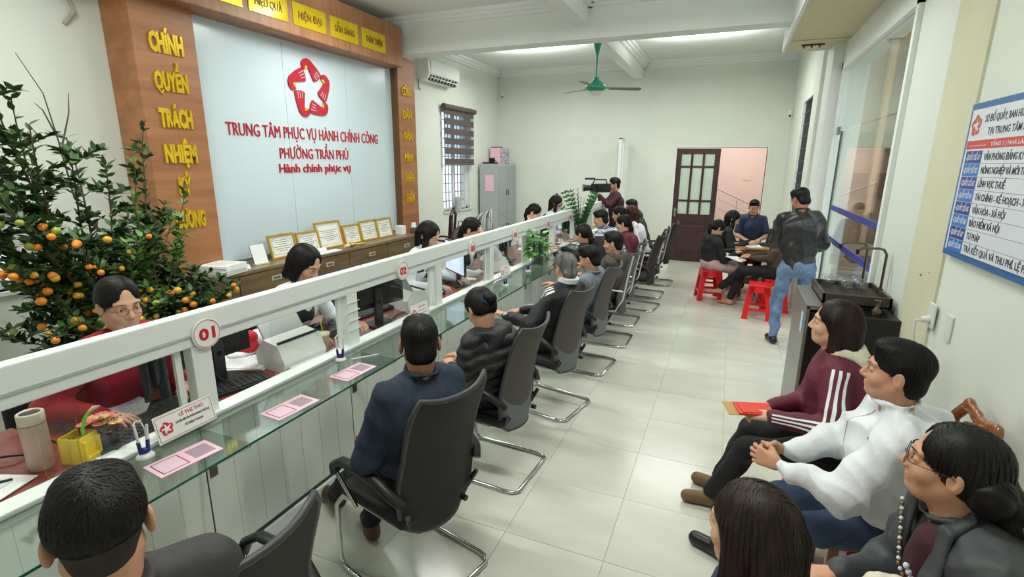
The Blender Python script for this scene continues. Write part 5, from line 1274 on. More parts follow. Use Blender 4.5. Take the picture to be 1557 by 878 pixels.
# carved wooden chair and brown bag behind the staff
wc = thing('carved_wooden_chair', 'dark carved wooden chair with pierced splat behind the long haired woman', 'chair', (-4.45, 7.40, 0), -PI / 2 + .3)
DWD = wood_mat('chair_dark_wood', sr(44, 26, 22), sr(70, 44, 36), .35, (1, 1, .3), 6)
MB().box(-.23, .23, -.22, .22, .42, .46, bev=.01).build('seat', DWD, wc)
for x in (-.2, .2):
    MB().tube([(x, -.2, 0), (x, -.2, .42)], .022, 8).build('leg', DWD, wc); MB().tube([(x, .2, 0), (x, .2, .45), (x * 1.02, .26, 1.13)], .022, 8).build('back_post', DWD, wc)
    MB().tube([(x * 1.1, .22, .70), (x * 1.15, 0, .72), (x * 1.1, -.16, .68), (x, -.2, .45)], .018, 8).build('armrest', DWD, wc)
MB().box(-.08, .08, .225, .245, .46, 1.12, bev=.008).build('splat', DWD, wc); MB().tube([(-.2, .26, 1.10), (-.1, .26, 1.16), (0, .26, 1.20), (.1, .26, 1.16), (.2, .26, 1.10)], .028, 8).build('crest_rail', DWD, wc)
bgz = thing('brown_leather_bag', 'dark brown leather bag on a chair behind the long haired woman', 'bag', (-4.05, 7.45, .50)); s_ = Solid().ell((0, 0, .22), (.13, .26, .24), .03).cut((0, 0, -1), 0, .02); P_, Q_ = solid_mesh(s_, .014); np_obj('bag_body', [(wrinkle(P_, vnormals(P_, Q_), .015, 4, 20), Q_, 0)], [mat('leather_brown', sr(76, 56, 48), .5, var=.1, vscale=10)], bgz)
MB().tube([(0, -.10, .42), (0, -.06, .52), (0, .04, .52), (0, .10, .42)], .010, 6).build('bag_handle', mat('leather_brown', sr(76, 56, 48), .5), bgz)
st2 = thing('side_stool', 'dark low stool carrying the brown leather bag', 'stool', (-4.05, 7.45, 0)); MB().box(-.2, .2, -.22, .22, .45, .50, bev=.01).build('seat', DWD, st2)
for x in (-.17, .17):
    for y in (-.19, .19): MB().box(x - .02, x + .02, y - .02, y + .02, 0, .45).build('leg', DWD, st2)
tag(MB().box(-4.985, -4.975, 8.10, 8.17, .66, .76, bev=.002).build('wall_socket', PR), 'white wall socket below the barred window', 'socket')
tag(MB().cyl((-4.95, 8.90, 1.055), (-4.93, 9.05, 1.055), .01).box(-4.99, -4.93, 8.95, 9.12, 1.05, 1.30, bev=.006).build('window_device', STG), 'small grey device standing on the sill of the barred window', 'device')
bar = tag(MB().box(-3.55, -3.51, 9.86, 9.90, .0, 1.42, TR((0, 0, 0), 0)).build('wooden_stick', DWD), 'dark wooden stick leaning in front of the far wall', 'stick')
bar.data.transform(Matrix.Translation((-3.5, 9.9, 0)) @ Matrix.Rotation(.22, 4, 'Y') @ Matrix.Translation((3.55, -9.9, 0)))
# ================================================================ VISITOR CHAIRS
MESHB = mat('chair_mesh', sr(84, 80, 78), .75, var=.12, vscale=160, bump=.2, bscale=400); LOWB = mat('chair_lower_fabric', sr(112, 118, 122), .8, var=.12, vscale=120); BLKM = mat('chair_black_mesh', sr(38, 38, 39), .75, bump=.2, bscale=400)
FRAME = mat('chair_frame_grey', sr(58, 60, 62), .45); SEATF = mat('seat_fabric_black', sr(22, 22, 24), .7, bump=.1, bscale=300)
def back_hw(v): return np.interp(v, [0, .06, .16, .34, .60, .85, .95, 1.0], [.13, .185, .220, .236, .216, .222, .214, .190])
def back_pt(u, v):
    """u in -1..1, v 0..1"""
    w = back_hw(v); z = .36 + .66 * v + .022 * (abs(u) ** 3) * (v > .6) * (v - .6) / .4 * 1.2
    y = -.235 - .03 * v - .085 * v * v + .05 * math.sin(v * PI) * .6 + .045 * u * u
    return (u * w, y, z)
def make_chair(label, upper, lower, frame_mat=None, chrome_side=False):
    t = thing('visitor_chair', label, 'chair')
    def sheet(v0, v1, nu, nv, m, name, off=0.0, curve=False):
        mb = MB(); vs = []
        for j in range(nv + 1):
            for i in range(nu + 1):
                u = -1 + 2 * i / nu; v = v0 + (v1 - v0) * j / nv
                if curve:   # boundary bowl between lower fabric and mesh
                    lim = .40 - .20 * (1 - u * u); v = (0 + lim * j / nv) if v1 < .9 else (lim + (1 - lim) * j / nv)
                p = back_pt(u * .985, v); vs.append((p[0], p[1] + off, p[2]))
        n = len(vs); q = [(a + i + (nu + 1) * j) for a in (0,) for j in range(nv) for i in range(nu)]
        fs = [(k, k + 1, k + nu + 2, k + nu + 1) for k in q]
        mb.add(vs, fs, True); mb.add([(x, y - .012, z) for x, y, z in vs], [f[::-1] for f in fs], True)
        rim = [j * (nu + 1) for j in range(nv + 1)]
        return mb.build(name, m, t)
    sheet(0, .4, 12, 8, lower, 'lower_back', 0, True); sheet(.4, 1, 12, 14, upper, 'mesh_back', 0, True)
    pts = [back_pt(-1, v) for v in np.linspace(0.0, 1, 16)] + [back_pt(u, 1.0) for u in np.linspace(-.85, .85, 9)] + [back_pt(1, v) for v in np.linspace(1, 0.0, 16)] + [back_pt(u, 0.0) for u in np.linspace(.7, -.7, 6)]
    pts = [(x, y - .006, z) for x, y, z in pts]
    MB().tube(pts, .0115, 8, closed=True).build('back_frame', frame_mat or FRAME, t)
    s_ = MB().box(-.235, .235, -.22, .24, .415, .485, bev=.03).build('seat', SEATF, t)
    MB().box(-.19, .19, -.20, .20, .395, .418).build('seat_pan', BLK, t)
    fr = []
    for sx in (-1,):
        fr += [(-.20, -.12, .405), (-.20, .16, .405), (-.215, .235, .395), (-.232, .262, .35), (-.235, .262, .20), (-.237, .255, .06), (-.238, .235, .022), (-.239, .19, .014), (-.24, 0, .014), (-.24, -.23, .014), (-.232, -.275, .014), (-.205, -.305, .014)]
    path = fr + [(-x, y, z) for x, y, z in reversed(fr)]
    MB().tube(path, .0125, 10).build('sled_frame', SS, t)
    for x in (-1, 1):
        if chrome_side:
            MB().tube([(x * .21, .05, .40), (x * .245, -.18, .42), (x * .245, -.25, .55), (x * .245, -.29, .80), (x * .24, -.335, 1.03)], .011, 8).build('back_upright', mat('chrome_white', sr(222, 222, 220), .25, metal=.6), t)
            MB().tube([(x * .25, -.25, .64), (x * .27, -.1, .655), (x * .27, .12, .65), (x * .25, .20, .60), (x * .24, .2, .43)], .011, 8).build('armrest', mat('chrome_white', sr(222, 222, 220), .25, metal=.6), t)
        else:
            a = MB().tube([(x * .232, -.225, .56), (x * .262, -.20, .60), (x * .278, -.12, .655), (x * .282, 0, .672), (x * .282, .12, .665), (x * .275, .19, .62), (x * .262, .205, .57)], .017, 10, flat=1.5, up=(1, 0, 0)).build('armrest', BLK, t)
            MB().tube([(x * .264, .205, .585), (x * .235, .10, .41)], .0095, 8).build('arm_strut', SS, a)
        MB().cyl((x * .19, -.20, .42), (x * .22, -.235, .50), .012).build('back_bracket', BLK, t)
    MB().cyl((.10, -.245, .43), (.10, -.275, .43), .014, n=10).build('tilt_knob', BLK, t)
    return t
ch0 = make_chair('x', MESHB, LOWB); chb = make_chair('x', BLKM, BLKM); chc = make_chair('x', MESHB, MESHB, None, True)
used = set()
GRP = 'visitor chairs along the counter'
def chair(src, x, y, rz, label):
    if src.name not in used:
        used.add(src.name); src.location = (x, y, 0); src.rotation_euler = (0, 0, math.radians(rz)); src['label'] = label; src['group'] = GRP; return src
    return dup(src, (x, y, 0), math.radians(rz), label, GRP)
chair(chb, -1.32, .78, 84, 'nearest black chair under the man in dark shirt at bottom left')
chair(chb, -1.28, 1.80, 76, 'large black mesh back chair holding the man in navy jacket')
chair(ch0, -1.29, 2.74, 86, 'grey mesh chair holding the woman in black puffer jacket')
chair(ch0, -1.25, 3.74, 78, 'grey mesh chair holding the grey haired man with striped sleeves')
chair(ch0, -1.22, 4.70, 84, 'grey mesh chair holding the man in blue grey shirt')
chair(chc, -1.18, 5.52, 90, 'chair with white metal side frame holding the man in brown hoodie')
chair(chc, -1.22, 6.30, 90, 'chair with white metal frame holding the woman in black sweater leaning on the counter')
chair(chb, -1.08, 7.10, 84, 'empty looking black chair turned out behind the woman in maroon')
chair(chc, -1.10, 7.85, 88, 'chair with white metal frame behind the woman in white jacket')
chair(chb, -1.06, 8.75, 86, 'farthest black mesh chair behind the man in dark grey jacket')
# ================================================================ PEOPLE
c_ = lambda n, rgb, r=.8, **k: mat(n, sr(*rgb), r, bump=k.get('bump', .55), bscale=k.get('bs', 17), var=k.get('var', .06), vscale=6)
NAVYJ = c_('cloth_navy', (28, 42, 62)); BLKJ = c_('cloth_black', (27, 27, 29)); PUFF = mat('cloth_puffer', sr(28, 28, 31), .55, bump=.2, bscale=60); TRK = c_('cloth_track_black', (26, 28, 32), .6); GRYS = c_('cloth_blue_grey', (120, 130, 142)); HOODB = c_('cloth_brown_grey', (78, 68, 60)); DKT = c_('trousers_black', (22, 22, 25)); JEAN = mat('jeans', sr(86, 112, 150), .85, col2=sr(128, 152, 186), vscale=9, bump=.15, bscale=200); JEAND = mat('jeans_dark', sr(46, 62, 90), .85, col2=sr(70, 90, 122), vscale=9, bump=.15, bscale=200)
REDW = mat('cloth_red_wool', sr(150, 22, 34), .95, bump=.5, bscale=260, var=.12, vscale=40); WHT = c_('cloth_white', (226, 230, 234), .7); MAR = c_('cloth_maroon', (96, 24, 44), .65); CREAM = mat('fleece_cream', sr(216, 212, 186), .95, bump=.6, bscale=160); LEA = mat('leather_black', sr(44, 44, 44), .32, bump=.15, bscale=70, var=.2, vscale=5); LEAG = c_('cloth_charcoal', (62, 66, 68), .6, var=.1); DSH = c_('cloth_dark_shirt', (58, 56, 56), .75); NVS = c_('cloth_navy_shirt', (52, 62, 96), .75, var=.15); VEST = c_('cloth_vest', (20, 20, 24)); PINKT = c_('cloth_pink', (196, 160, 162)); SHOEB = mat('shoe_black', sr(24, 22, 22), .35); SHOEBR = mat('shoe_brown', sr(86, 52, 36), .45); BURG = c_('cloth_burgundy', (66, 26, 36)); DGREY = c_('cloth_dark_grey', (58, 60, 58)); BRJ = c_('cloth_brown', (74, 58, 44)); WSTR = mat('stripe_white', sr(236, 238, 238), .6)
GLB = mat('glasses_dark', sr(60, 48, 44), .3); GLS = mat('glasses_metal', sr(120, 96, 84), .3, metal=.6)
# --- visitors along the counter (near to far)
A = person('man with dark short hair and dark grey shirt seen from behind at bottom left', (-1.09, .485, 1.235), 66, (60, 8), DSH, DKT, 'undercut', pelvis=(-1.22, .68), hands=[(-1.68, .46, .80), (-1.55, .86, .70)], h=.008, hh=.0035, collar='low', skin=1, fade=True, strand_n=5200, seed=3, shoes=SHOEB, wr=.006)
B = person('man in navy jacket seated from behind with both ears showing', (-1.16, 1.75, 1.195), 62, (38, 12), NAVYJ, DKT, 'crew', pelvis=(-1.23, 1.79), hands=[(-1.46, 1.72, .68), (-1.46, 1.92, .70)], bulk=1.3, feet=[(-1.92, 1.98, .09), (-1.58, 1.86, .08)], h=.008, hh=.0035, collar='low', skin=2, strand_n=2600, seed=4, shoes=SHOEBR, girth=1.08, wr=.008)
Cw = person('woman in black puffer jacket with hair bun bending her head', (-1.31, 2.64, 1.10), 78, (62, 38), PUFF, DKT, 'bun', pelvis=(-1.25, 2.72), hands=[(-1.50, 2.62, .70), (-1.50, 2.80, .70)], bulk=1.3, h=.009, hh=.004, hood=PUFF, puffer=True, female=True, skin=1, strand_n=3200, seed=5, shoes=SHOEB, girth=1.08)
D = person('grey haired man in black track jacket with three white stripes', (-1.13, 3.80, 1.15), 66, (52, 12), TRK, DKT, 'crew', HGR, pelvis=(-1.22, 3.77), hands=[(-1.55, 3.55, .78), (-1.52, 3.86, .74)], bulk=1.25, h=.010, hh=.004, collar='low', skin=1, strand_n=2400, seed=6, shoes=SHOEB, girth=1.03)
E_m = person('man in blue grey shirt resting his hand on his chin', (-1.13, 4.56, 1.10), 80, (84, 16), GRYS, DKT, 'crew', pelvis=(-1.18, 4.70), hands=[(-1.27, 4.47, .95), (-1.52, 4.80, .76)], elbows=[(-.3, -.3, -1), None], handpose=[dict(d=(.25, .15, 1), pn=(.8, .3, -.3), curl=.9), None], h=.010, hh=.004, collar='low', skin=1, strand_n=1800, seed=7, shoes=SHOEB)
F_m = person('young man in brown grey hoodie in profile beyond the shirt man', (-1.08, 5.36, 1.14), 84, (88, 8), HOODB, DKT, 'short', pelvis=(-1.10, 5.50), hands=[(-1.45, 5.38, .72), (-1.45, 5.6, .72)], bulk=1.3, h=.011, hh=.004, hood=HOODB, skin=1, strand_n=1600, seed=8, shoes=SHOEB)
G_w = person('woman in black sweater with clipped hair leaning both arms on the counter', (-1.57, 5.95, 1.13), 75, (70, 25), BLKJ, DKT, 'tied', pelvis=(-1.20, 6.22), hands=[(-1.86, 5.80, .90), (-1.90, 6.20, .90)], h=.012, hh=.005, female=True, skin=1, strand_n=1200, seed=9, shoes=SHOEB)
CHK = mat('cloth_check', sr(224, 228, 234), .8); nt = CHK.node_tree
tc = nt.nodes.new('ShaderNodeTexCoord'); sp_ = nt.nodes.new('ShaderNodeSeparateXYZ'); nt.links.new(tc.outputs['Object'], sp_.inputs[0]); prev_ = None
for ax in (1, 2):
    m1 = nt.nodes.new('ShaderNodeMath'); m1.operation = 'MULTIPLY'; m1.inputs[1].default_value = 130; nt.links.new(sp_.outputs[ax], m1.inputs[0])
    m2 = nt.nodes.new('ShaderNodeMath'); m2.operation = 'SINE'; nt.links.new(m1.outputs[0], m2.inputs[0])
    m3 = nt.nodes.new('ShaderNodeMath'); m3.operation = 'GREATER_THAN'; m3.inputs[1].default_value = .55; nt.links.new(m2.outputs[0], m3.inputs[0])
    if prev_ is None: prev_ = m3
    else:
        m4 = nt.nodes.new('ShaderNodeMath'); m4.operation = 'MAXIMUM'; nt.links.new(prev_.outputs[0], m4.inputs[0]); nt.links.new(m3.outputs[0], m4.inputs[1])
        mx_ = nt.nodes.new('ShaderNodeMix'); mx_.data_type = 'RGBA'; mx_.inputs[6].default_value = sr(226, 230, 236) + (1,); mx_.inputs[7].default_value = sr(70, 84, 118) + (1,); nt.links.new(m4.outputs[0], mx_.inputs[0]); nt.links.new(mx_.outputs[2], nt.nodes['Principled BSDF'].inputs['Base Color'])
H_m = person('man in white and navy checked shirt facing the counter', (-1.55, 6.78, 1.24), 84, (92, 16), CHK, DKT, 'crew', pelvis=(-1.25, 6.98), hands=[(-1.90, 6.72, .90), (-1.90, 7.0, .90)], h=.012, hh=.005, skin=1, strand_n=900, seed=10, sleeve='long', collar='low')
I1 = person('woman in maroon sweater with clip in dark hair', (-1.36, 7.34, 1.13), 92, (95, 15), MAR, DKT, 'tied', pelvis=(-1.12, 7.30), h=.013, hh=.006, female=True, strand_n=700, seed=11)
I2 = person('woman with dark tied hair between the check shirt and white jacket', (-1.55, 8.00, 1.20), 92, (95, 15), BLKJ, DKT, 'tied', pelvis=(-1.30, 7.95), h=.013, hh=.006, female=True, strand_n=600, seed=12)
I3 = person('woman in white jacket with long reddish brown hair', (-1.40, 8.22, 1.20), 96, (100, 12), WHT, DKT, 'long', HRD, pelvis=(-1.16, 8.25), h=.013, hh=.006, female=True, strand_n=700, seed=13)
J_m = person('man in dark grey hooded jacket at the far end of the counter', (-1.52, 8.95, 1.25), 92, (105, 15), DGREY, DKT, 'crew', pelvis=(-1.22, 8.95), h=.013, hh=.006, hood=DGREY, strand_n=500, seed=14)
K_m = person('cameraman in dark red jacket standing behind the tall white post', (-1.92, 9.35, 1.60), 118, (110, 5), BURG, DKT, 'short', pelvis=(-1.86, 9.38), hipz=.88, stand=True, hands=[(-2.12, 9.05, 1.42), (-2.18, 9.28, 1.38)], h=.013, hh=.006, skin=1, strand_n=500, seed=15, shoes=SHOEB)
# clips and bands
def clip(info, loc, m, label, r=.02):
    M_ = info['M']; h_ = MB()
    for k in range(5): a = 2 * PI * k / 5; h_.ball((loc[0] + r * .8 * math.cos(a), loc[1] - .004, loc[2] + r * .8 * math.sin(a)), r * .55, 8, sc=(1, .5, 1))
    h_.ball(loc, r * .45, 8); place(h_, M_); h_.build('hair_clip', m, info['root'])
PEARL = mat('pearl_clip', sr(226, 214, 210), .2, metal=.2); clip(G_w, (.0, -.150, -.03), PEARL, ''); clip(I1, (.0, -.148, -.03), PEARL, '')
place(MB().tube([(.040 * math.cos(t), -.112 + .010 * math.sin(3 * t), .010 + .036 * math.sin(t)) for t in np.linspace(0, 2 * PI, 22)[:-1]], .0085, 8, closed=True), Cw['M']).build('scrunchie', mat('scrunchie_navy', sr(32, 40, 84), .8), Cw['root'])
# white collar and stripes of the track jacket
def collar_ring(info, m, r=.012, rad=.070, lift=.02, name='collar', hgt=0.0, open_=0.0, n=20):
    s_ = Solid(); nk, sp, Rr, Tf = info['neck'], info['sp'], info['Rr'], info['Tf']; P_ = []
    for t in np.linspace(open_, 2 * PI - open_, n): P_.append(nk + sp * (lift + .014 * (1 - math.cos(t)) * .5) + Rr * rad * math.sin(t) + Tf * (rad - .002) * math.cos(t))
    for p, q in zip(P_, P_[1:]): s_.cap(p, q, r, r, .006); s_.cap(p + sp * hgt, q + sp * hgt, r * .9, r * .9, .008)
    P, Q = solid_mesh(s_, .006); return np_obj(name, [(P, Q, 0)], [m], info['root'])
collar_ring(D, WHT, .014, .068, .022, hgt=.022)
stripe(D, D['sh'][1] + D['sp'] * .02 - D['Rr'] * .05, D['W'][1], D['Rr'] * .5 + np.array([0, 0, 1.]) - D['Tf'] * .6, (-.022, 0, .022), WSTR, width=.011)
stripe(D, D['sh'][0] + D['sp'] * .02 + D['Rr'] * .05, D['W'][0], -D['Rr'] * .5 + np.array([0, 0, 1.]) - D['Tf'] * .6, (-.022, 0, .022), WSTR, width=.011)
# shoulder camera
vc = thing('video_camera', 'black shoulder video camera held by the cameraman', 'camera', (-2.10, 9.10, 1.50), math.radians(118))
MB().box(-.06, .06, -.16, .18, -.03, .12, bev=.01).build('camera_body', BLK, vc); MB().cyl((0, .18, .045), (0, .30, .045), .045, .055, 16).build('lens_barrel', BLK, vc); MB().cyl((0, .30, .045), (0, .33, .045), .062, .066, 16).build('lens_hood', BLKG, vc)
MB().tube([(0, -.10, .12), (0, -.08, .19), (0, .12, .19), (0, .16, .12)], .012, 8).build('top_handle', BLK, vc); MB().cyl((.0, .12, .205), (.0, .30, .205), .018, n=10).build('microphone', BLK, vc); MB().box(-.12, -.06, .0, .09, .03, .10, bev=.005).build('viewfinder', BLK, vc)
# --- staff
def vest(info, m):
    """sleeveless vest over the white shirt"""
    T = Solid(); pel, sp, Rr, Tf, ch, sh, nk = (info[k] for k in ('pel', 'sp', 'Rr', 'Tf', 'chest', 'sh', 'neck')); R3 = np.stack([Rr, Tf, sp], 0)
    T.ell(pel + sp * .05, (.172, .132, .14), .05, R=R3).ell(ch, (.157, .132, .172), .05, R=R3).ell(ch + Tf * .07, (.116, .072, .076), .05, R=R3).cap(sh[0] + Rr * .045, sh[1] - Rr * .045, .062, .062, .04)
    T.ell(nk + Tf * .09 - sp * .04, (.05, .10, .13), .01, 's', R=R3); T.cap(nk - sp * .04, nk + sp * .15, .066, .07, .01, 's')
    P, Q = solid_mesh(T, .012); return np_obj('vest', [(wrinkle(P, vnormals(P, Q), .003, 4), Q, 0)], [m], info['root'])
s1 = person('woman in red wool jacket with round glasses behind window one', (-2.48, 1.35, 1.32), -84, (-98, 8), REDW, DKT, 'bun', HB, pelvis=(-2.78, 1.34), hipz=.64, hands=[(-2.40, 1.52, .88), (-2.38, 1.16, .88)], h=.008, hh=.0032, female=True, glasses=GLS, strand_n=4200, seed=21, headw=.93, wr=.005, feet=[(-2.45, 1.45, .1), (-2.45, 1.25, .1)])
staffs = [((-2.48, 2.46, 1.31), 'bob', (-84, 30), 'woman with black bob hair behind window two', .004, 2600),
          ((-2.49, 3.97, 1.31), 'long', (-84, 30), 'woman with long straight black hair before the carved chair', .0045, 2200),
          ((-2.42, 4.70, 1.28), 'tied', (-78, 22), 'staff woman covering her face with a hand near disc three', .005, 1500),
          ((-2.55, 6.90, 1.27), 'tied', (-84, 34), 'staff woman with tied hair looking down left of the vase plant', .005, 1200),
          ((-2.54, 7.90, 1.34), 'long', (-84, 22), 'farthest staff woman with long hair beside the far wall', .006, 900)]
for k, (hd, hr, lk_, lab, hh_, sn) in enumerate(staffs):
    hx, hy, hz = hd; cover = k == 2
    hn = [(hx + .18, hy + .20, .88), (hx + .16, hy - .18, .88)]
    if cover: hn = [(hx + .14, hy - .02, 1.17), (hx + .18, hy - .20, .88)]
    inf = person(lab, hd, -88, lk_, WHT, DKT, hr, pelvis=(hx - .30, hy), hipz=.64, hands=hn, handpose=[dict(d=(-.15, -.1, 1), pn=(-1, 0, -.2), curl=.35), None] if cover else None, elbows=[(.5, .6, -.6), None] if cover else None, h=.011, hh=hh_, female=True, collar='low', strand_n=sn, seed=22 + k, feet=[(hx, hy + .1, .1), (hx, hy - .1, .1)])
    vest(inf, VEST)
# office chairs of staff
def staff_chair(x, y, label):
    t = thing('office_chair', label, 'chair', (x, y, 0), -PI / 2, 'staff office chairs')
    MB().box(-.24, .24, -.22, .22, .46, .53, bev=.025).build('seat', SEATF, t); MB().box(-.22, .22, -.26, -.22, .60, .98, bev=.02).build('backrest', SEATF, t); MB().tube([(0, 0, .46), (0, -.2, .47), (0, -.28, .55), (0, -.26, .70)], .02, 8).build('back_arm', BLK, t); MB().cyl((0, 0, .10), (0, 0, .46), .028).build('gas_column', BLK, t)
    for q in range(5): a = q * 2 * PI / 5; l = MB().tube([(0, 0, .12), (.27 * math.cos(a), .27 * math.sin(a), .07)], .018, 6).build('base_arm', BLK, t); MB().ball((.27 * math.cos(a), .27 * math.sin(a), .03), .03, 8).build('caster', BLK, l)
staff_chair(-2.92, 1.34, 'black office chair of the woman in red'); staff_chair(-2.98, 2.46, 'black office chair of the woman with bob hair'); staff_chair(-3.05, 3.60, 'black office chair left of the long haired woman'); staff_chair(-2.98, 4.75, 'black office chair of the woman covering her face'); staff_chair(-3.05, 6.9, 'black office chair of the staff woman near the vase plant'); staff_chair(-3.02, 7.9, 'black office chair of the farthest staff woman')
# --- group at the small table
t1 = person('woman in black jacket bending on the left red stool', (-.10, 8.02, 1.05), -62, (-66, 42), BLKJ, PINKT, 'tied', pelvis=(-.16, 7.96), hipz=.57, hands=[(.16, 8.22, .72), (.18, 8.02, .70)], feet=[(.15, 8.15, .09), (.10, 7.85, .09)], h=.012, hh=.005, female=True, strand_n=900, seed=31, skin=1, hood=BLKJ, barefoot=True)
t2 = person('long haired woman with glasses writing at the small table', (.10, 8.62, 1.15), -84, (-86, 26), BLKJ, DKT, 'long', pelvis=(-.12, 8.66), hipz=.57, hands=[(.38, 8.66, .80), (.34, 8.44, .80)], h=.012, hh=.005, female=True, glasses=GLB, strand_n=900, seed=32)
t3 = person('man in navy short sleeved shirt seated behind the small table', (.40, 9.10, 1.30), 178, (186, 16), NVS, DKT, 'crew', pelvis=(.42, 9.32), hipz=.60, hands=[(.52, 8.90, .81), (.30, 8.90, .81)], sleeve='short', collar='low', h=.011, hh=.005, strand_n=700, seed=33, skin=1)
t4 = person('man in black leather jacket and blue jeans standing with his back turned', (.705, 6.20, 1.605), 6, (38, 26), LEA, JEAN, 'crew', pelvis=(.76, 6.12), hipz=.92, stand=True, hands=[(.56, 6.46, 1.06), (.92, 6.40, 1.04)], elbows=[(-.4, -.6, -.8), (.45, -.6, -.8)], feet=[(.62, 6.16, .08), (.86, 6.00, .08)], bulk=1.25, h=.009, hh=.004, collar='low', strand_n=1600, seed=34, skin=2, shoes=SHOEB, girth=1.0, wr=.010, cutz=.86)
t5 = person('person in brown coat with crossed bare feet sitting behind the leather jacket man', (.70, 7.72, 1.16), 84, (80, 40), BRJ, DKT, 'long', HBR, pelvis=(.70, 7.66), hipz=.57, hands=[(.36, 7.66, .72), (.38, 7.84, .72)], feet=[(.02, 7.80, .22), (.16, 7.72, .09)], h=.012, hh=.005, female=True, strand_n=500, seed=35, barefoot=True, skin=1)
# --- right row
r1 = person('woman in maroon jacket with cream hood and striped sleeve in profile', (.555, 2.88, 1.18), 84, (80, -2), MAR, DKT, 'long', HBR, pelvis=(.66, 2.82), hands=[(.31, 2.62, .735), (.31, 2.76, .735)], feet=[(.08, 2.86, .08), (.12, 3.02, .08)], h=.008, hh=.0035, female=True, hood=CREAM, bulk=1.35, strand_n=4600, seed=41, skin=0, handpose=[dict(d=(-1, .2, -.05), pn=(0, .5, -1), curl=.8), dict(d=(-1, -.2, -.05), pn=(0, -.5, -1), curl=.8)], shoes=mat('sandal_tan', sr(120, 92, 56), .6), knees=[(-.6, -.2, .9), (-.6, 0, .9)])
U_ = np.array([0, 0, 1.])
stripe(r1, r1['sh'][0] - U_ * .01, r1['E'][0] + (r1['W'][0] - r1['E'][0]) * .1, -r1['Rr'] * .8 - r1['F'] * .1 + U_ * .15, (-.026, 0, .026), WSTR, width=.012, steps=30)
stripe(r1, r1['E'][0] + (r1['W'][0] - r1['E'][0]) * .1, r1['W'][0], -r1['Rr'] * .9 + U_ * .35, (-.022, 0, .022), WSTR, width=.011)
r2 = person('man in white jacket and jeans with clasped hands', (.65, 2.21, 1.195), 78, (74, -2), WHT, JEAND, 'short', pelvis=(.76, 2.30), hands=[(.315, 2.16, .74), (.33, 2.30, .745)], feet=[(.12, 2.10, .08), (.14, 2.44, .08)], h=.007, hh=.0032, collar='low', bulk=1.5, strand_n=5200, seed=42, skin=1, handpose=[dict(d=(-.9, .35, .1), pn=(.1, .9, -.3), curl=.75), dict(d=(-.9, -.45, .05), pn=(.1, -.9, -.2), curl=.85)], girth=1.02, wr=.013, shoes=SHOEB, elbows=[(.2, -.8, -.6), (.2, .6, -.8)])
def piping(info, pts, m):
    me = info['top'].data; bv = BVHTree.FromPolygons([v.co for v in me.vertices], [tuple(p.vertices) for p in me.polygons]); L = []
    for p, d in pts:
        h_ = bv.ray_cast(Vector(p + d * .25), Vector(-d), .4)
        if h_[0] is not None: L.append(h_[0] + Vector(d) * .001)
    if len(L) > 2: MB().tube(L, .0022, 5).build('piping', m, info['root'])
c2_, s2_, f2_, R2_ = r2['chest'], r2['sp'], r2['Tf'], r2['Rr']
piping(r2, [(c2_ - R2_ * (.10 - .03 * math.sin(t * 2)) + s2_ * (.10 - .17 * t), nrm(f2_ * .8 - R2_ * .6)) for t in np.linspace(0, 1, 16)], BLKJ)
piping(r2, [(c2_ + s2_ * (.15 - .42 * t), f2_) for t in np.linspace(0, 1, 24)], PRG)
r3 = person('woman in charcoal jacket with glasses and long wavy hair at the right', (.635, 1.60, 1.155), 100, (70, -4), LEAG, DKT, 'ponytail_low', HB, pelvis=(.86, 1.50), hands=[(.45, 1.36, .70), (.43, 1.62, .715)], h=.007, hh=.003, female=True, glasses=GLB, strand_n=6500, seed=43, skin=1, collar='low', handpose=[None, dict(d=(-1, -.3, -.1), pn=(0, 0, -1), curl=.7)], girth=1.02, wr=.010, bulk=1.3)
r4 = person('girl with long straight dark brown hair seen from behind at bottom', (.130, 1.21, 1.085), 58, (56, 4), mat('cloth_hot_pink', sr(236, 50, 150), .7), DKT, 'long', HBR, pelvis=(.24, 1.12), hipz=.55, h=.008, hh=.0032, female=True, strand_n=9000, seed=44)
# blouse front, bag and strap, clip of the woman at the right
T = Solid(); R3 = np.stack([r3['Rr'], r3['Tf'], r3['sp']], 0); T.ell(r3['chest'] + r3['Tf'] * .068 + r3['sp'] * .01, (.088, .105, .17), .01, R=R3); P, Q = solid_mesh(T, .008); np_obj('blouse', [(wrinkle(P, vnormals(P, Q), .004, 8), Q, 0)], [BURG], r3['root'])
s_ = Solid()
for x in (-.046, .046):
    s_.ell((x, -.085, -.02), (.05, .05, .06), .03)
s_.cap((.01, -.13, -.06), (.0, -.19, -.17), .050, .058, .03).cap((.0, -.19, -.17), (-.02, -.20, -.34), .058, .042, .03); P, Q = solid_mesh(s_, .004); N = vnormals(P, Q); Pw = P + N * (.003 * np.sin(P[:, 2] * 70 + P[:, 0] * 130))[:, None]
def fl3(p): d = np.stack([.35 * np.sin(p[:, 2] * 60), -.2 + 0 * p[:, 0], -1 + 0 * p[:, 0]], 1); return d / np.linalg.norm(d, axis=1, keepdims=True)
Sv, Sq = strands(P, N, 4500, .10, 77, fl3, .0016, .7)
np_obj('wavy_hair', [(Pw @ r3['HR'].T + r3['hd'], Q, 0), (Sv @ r3['HR'].T + r3['hd'], Sq, 0)], [HB], r3['root'])
clip(r3, (-.045, -.170, -.075), mat('crystal_clip', sr(226, 222, 216), .12, metal=.5), '', .030)
clip(r3, (-.045, -.178, -.115), mat('crystal_clip', sr(226, 222, 216), .12, metal=.5), '', .022)
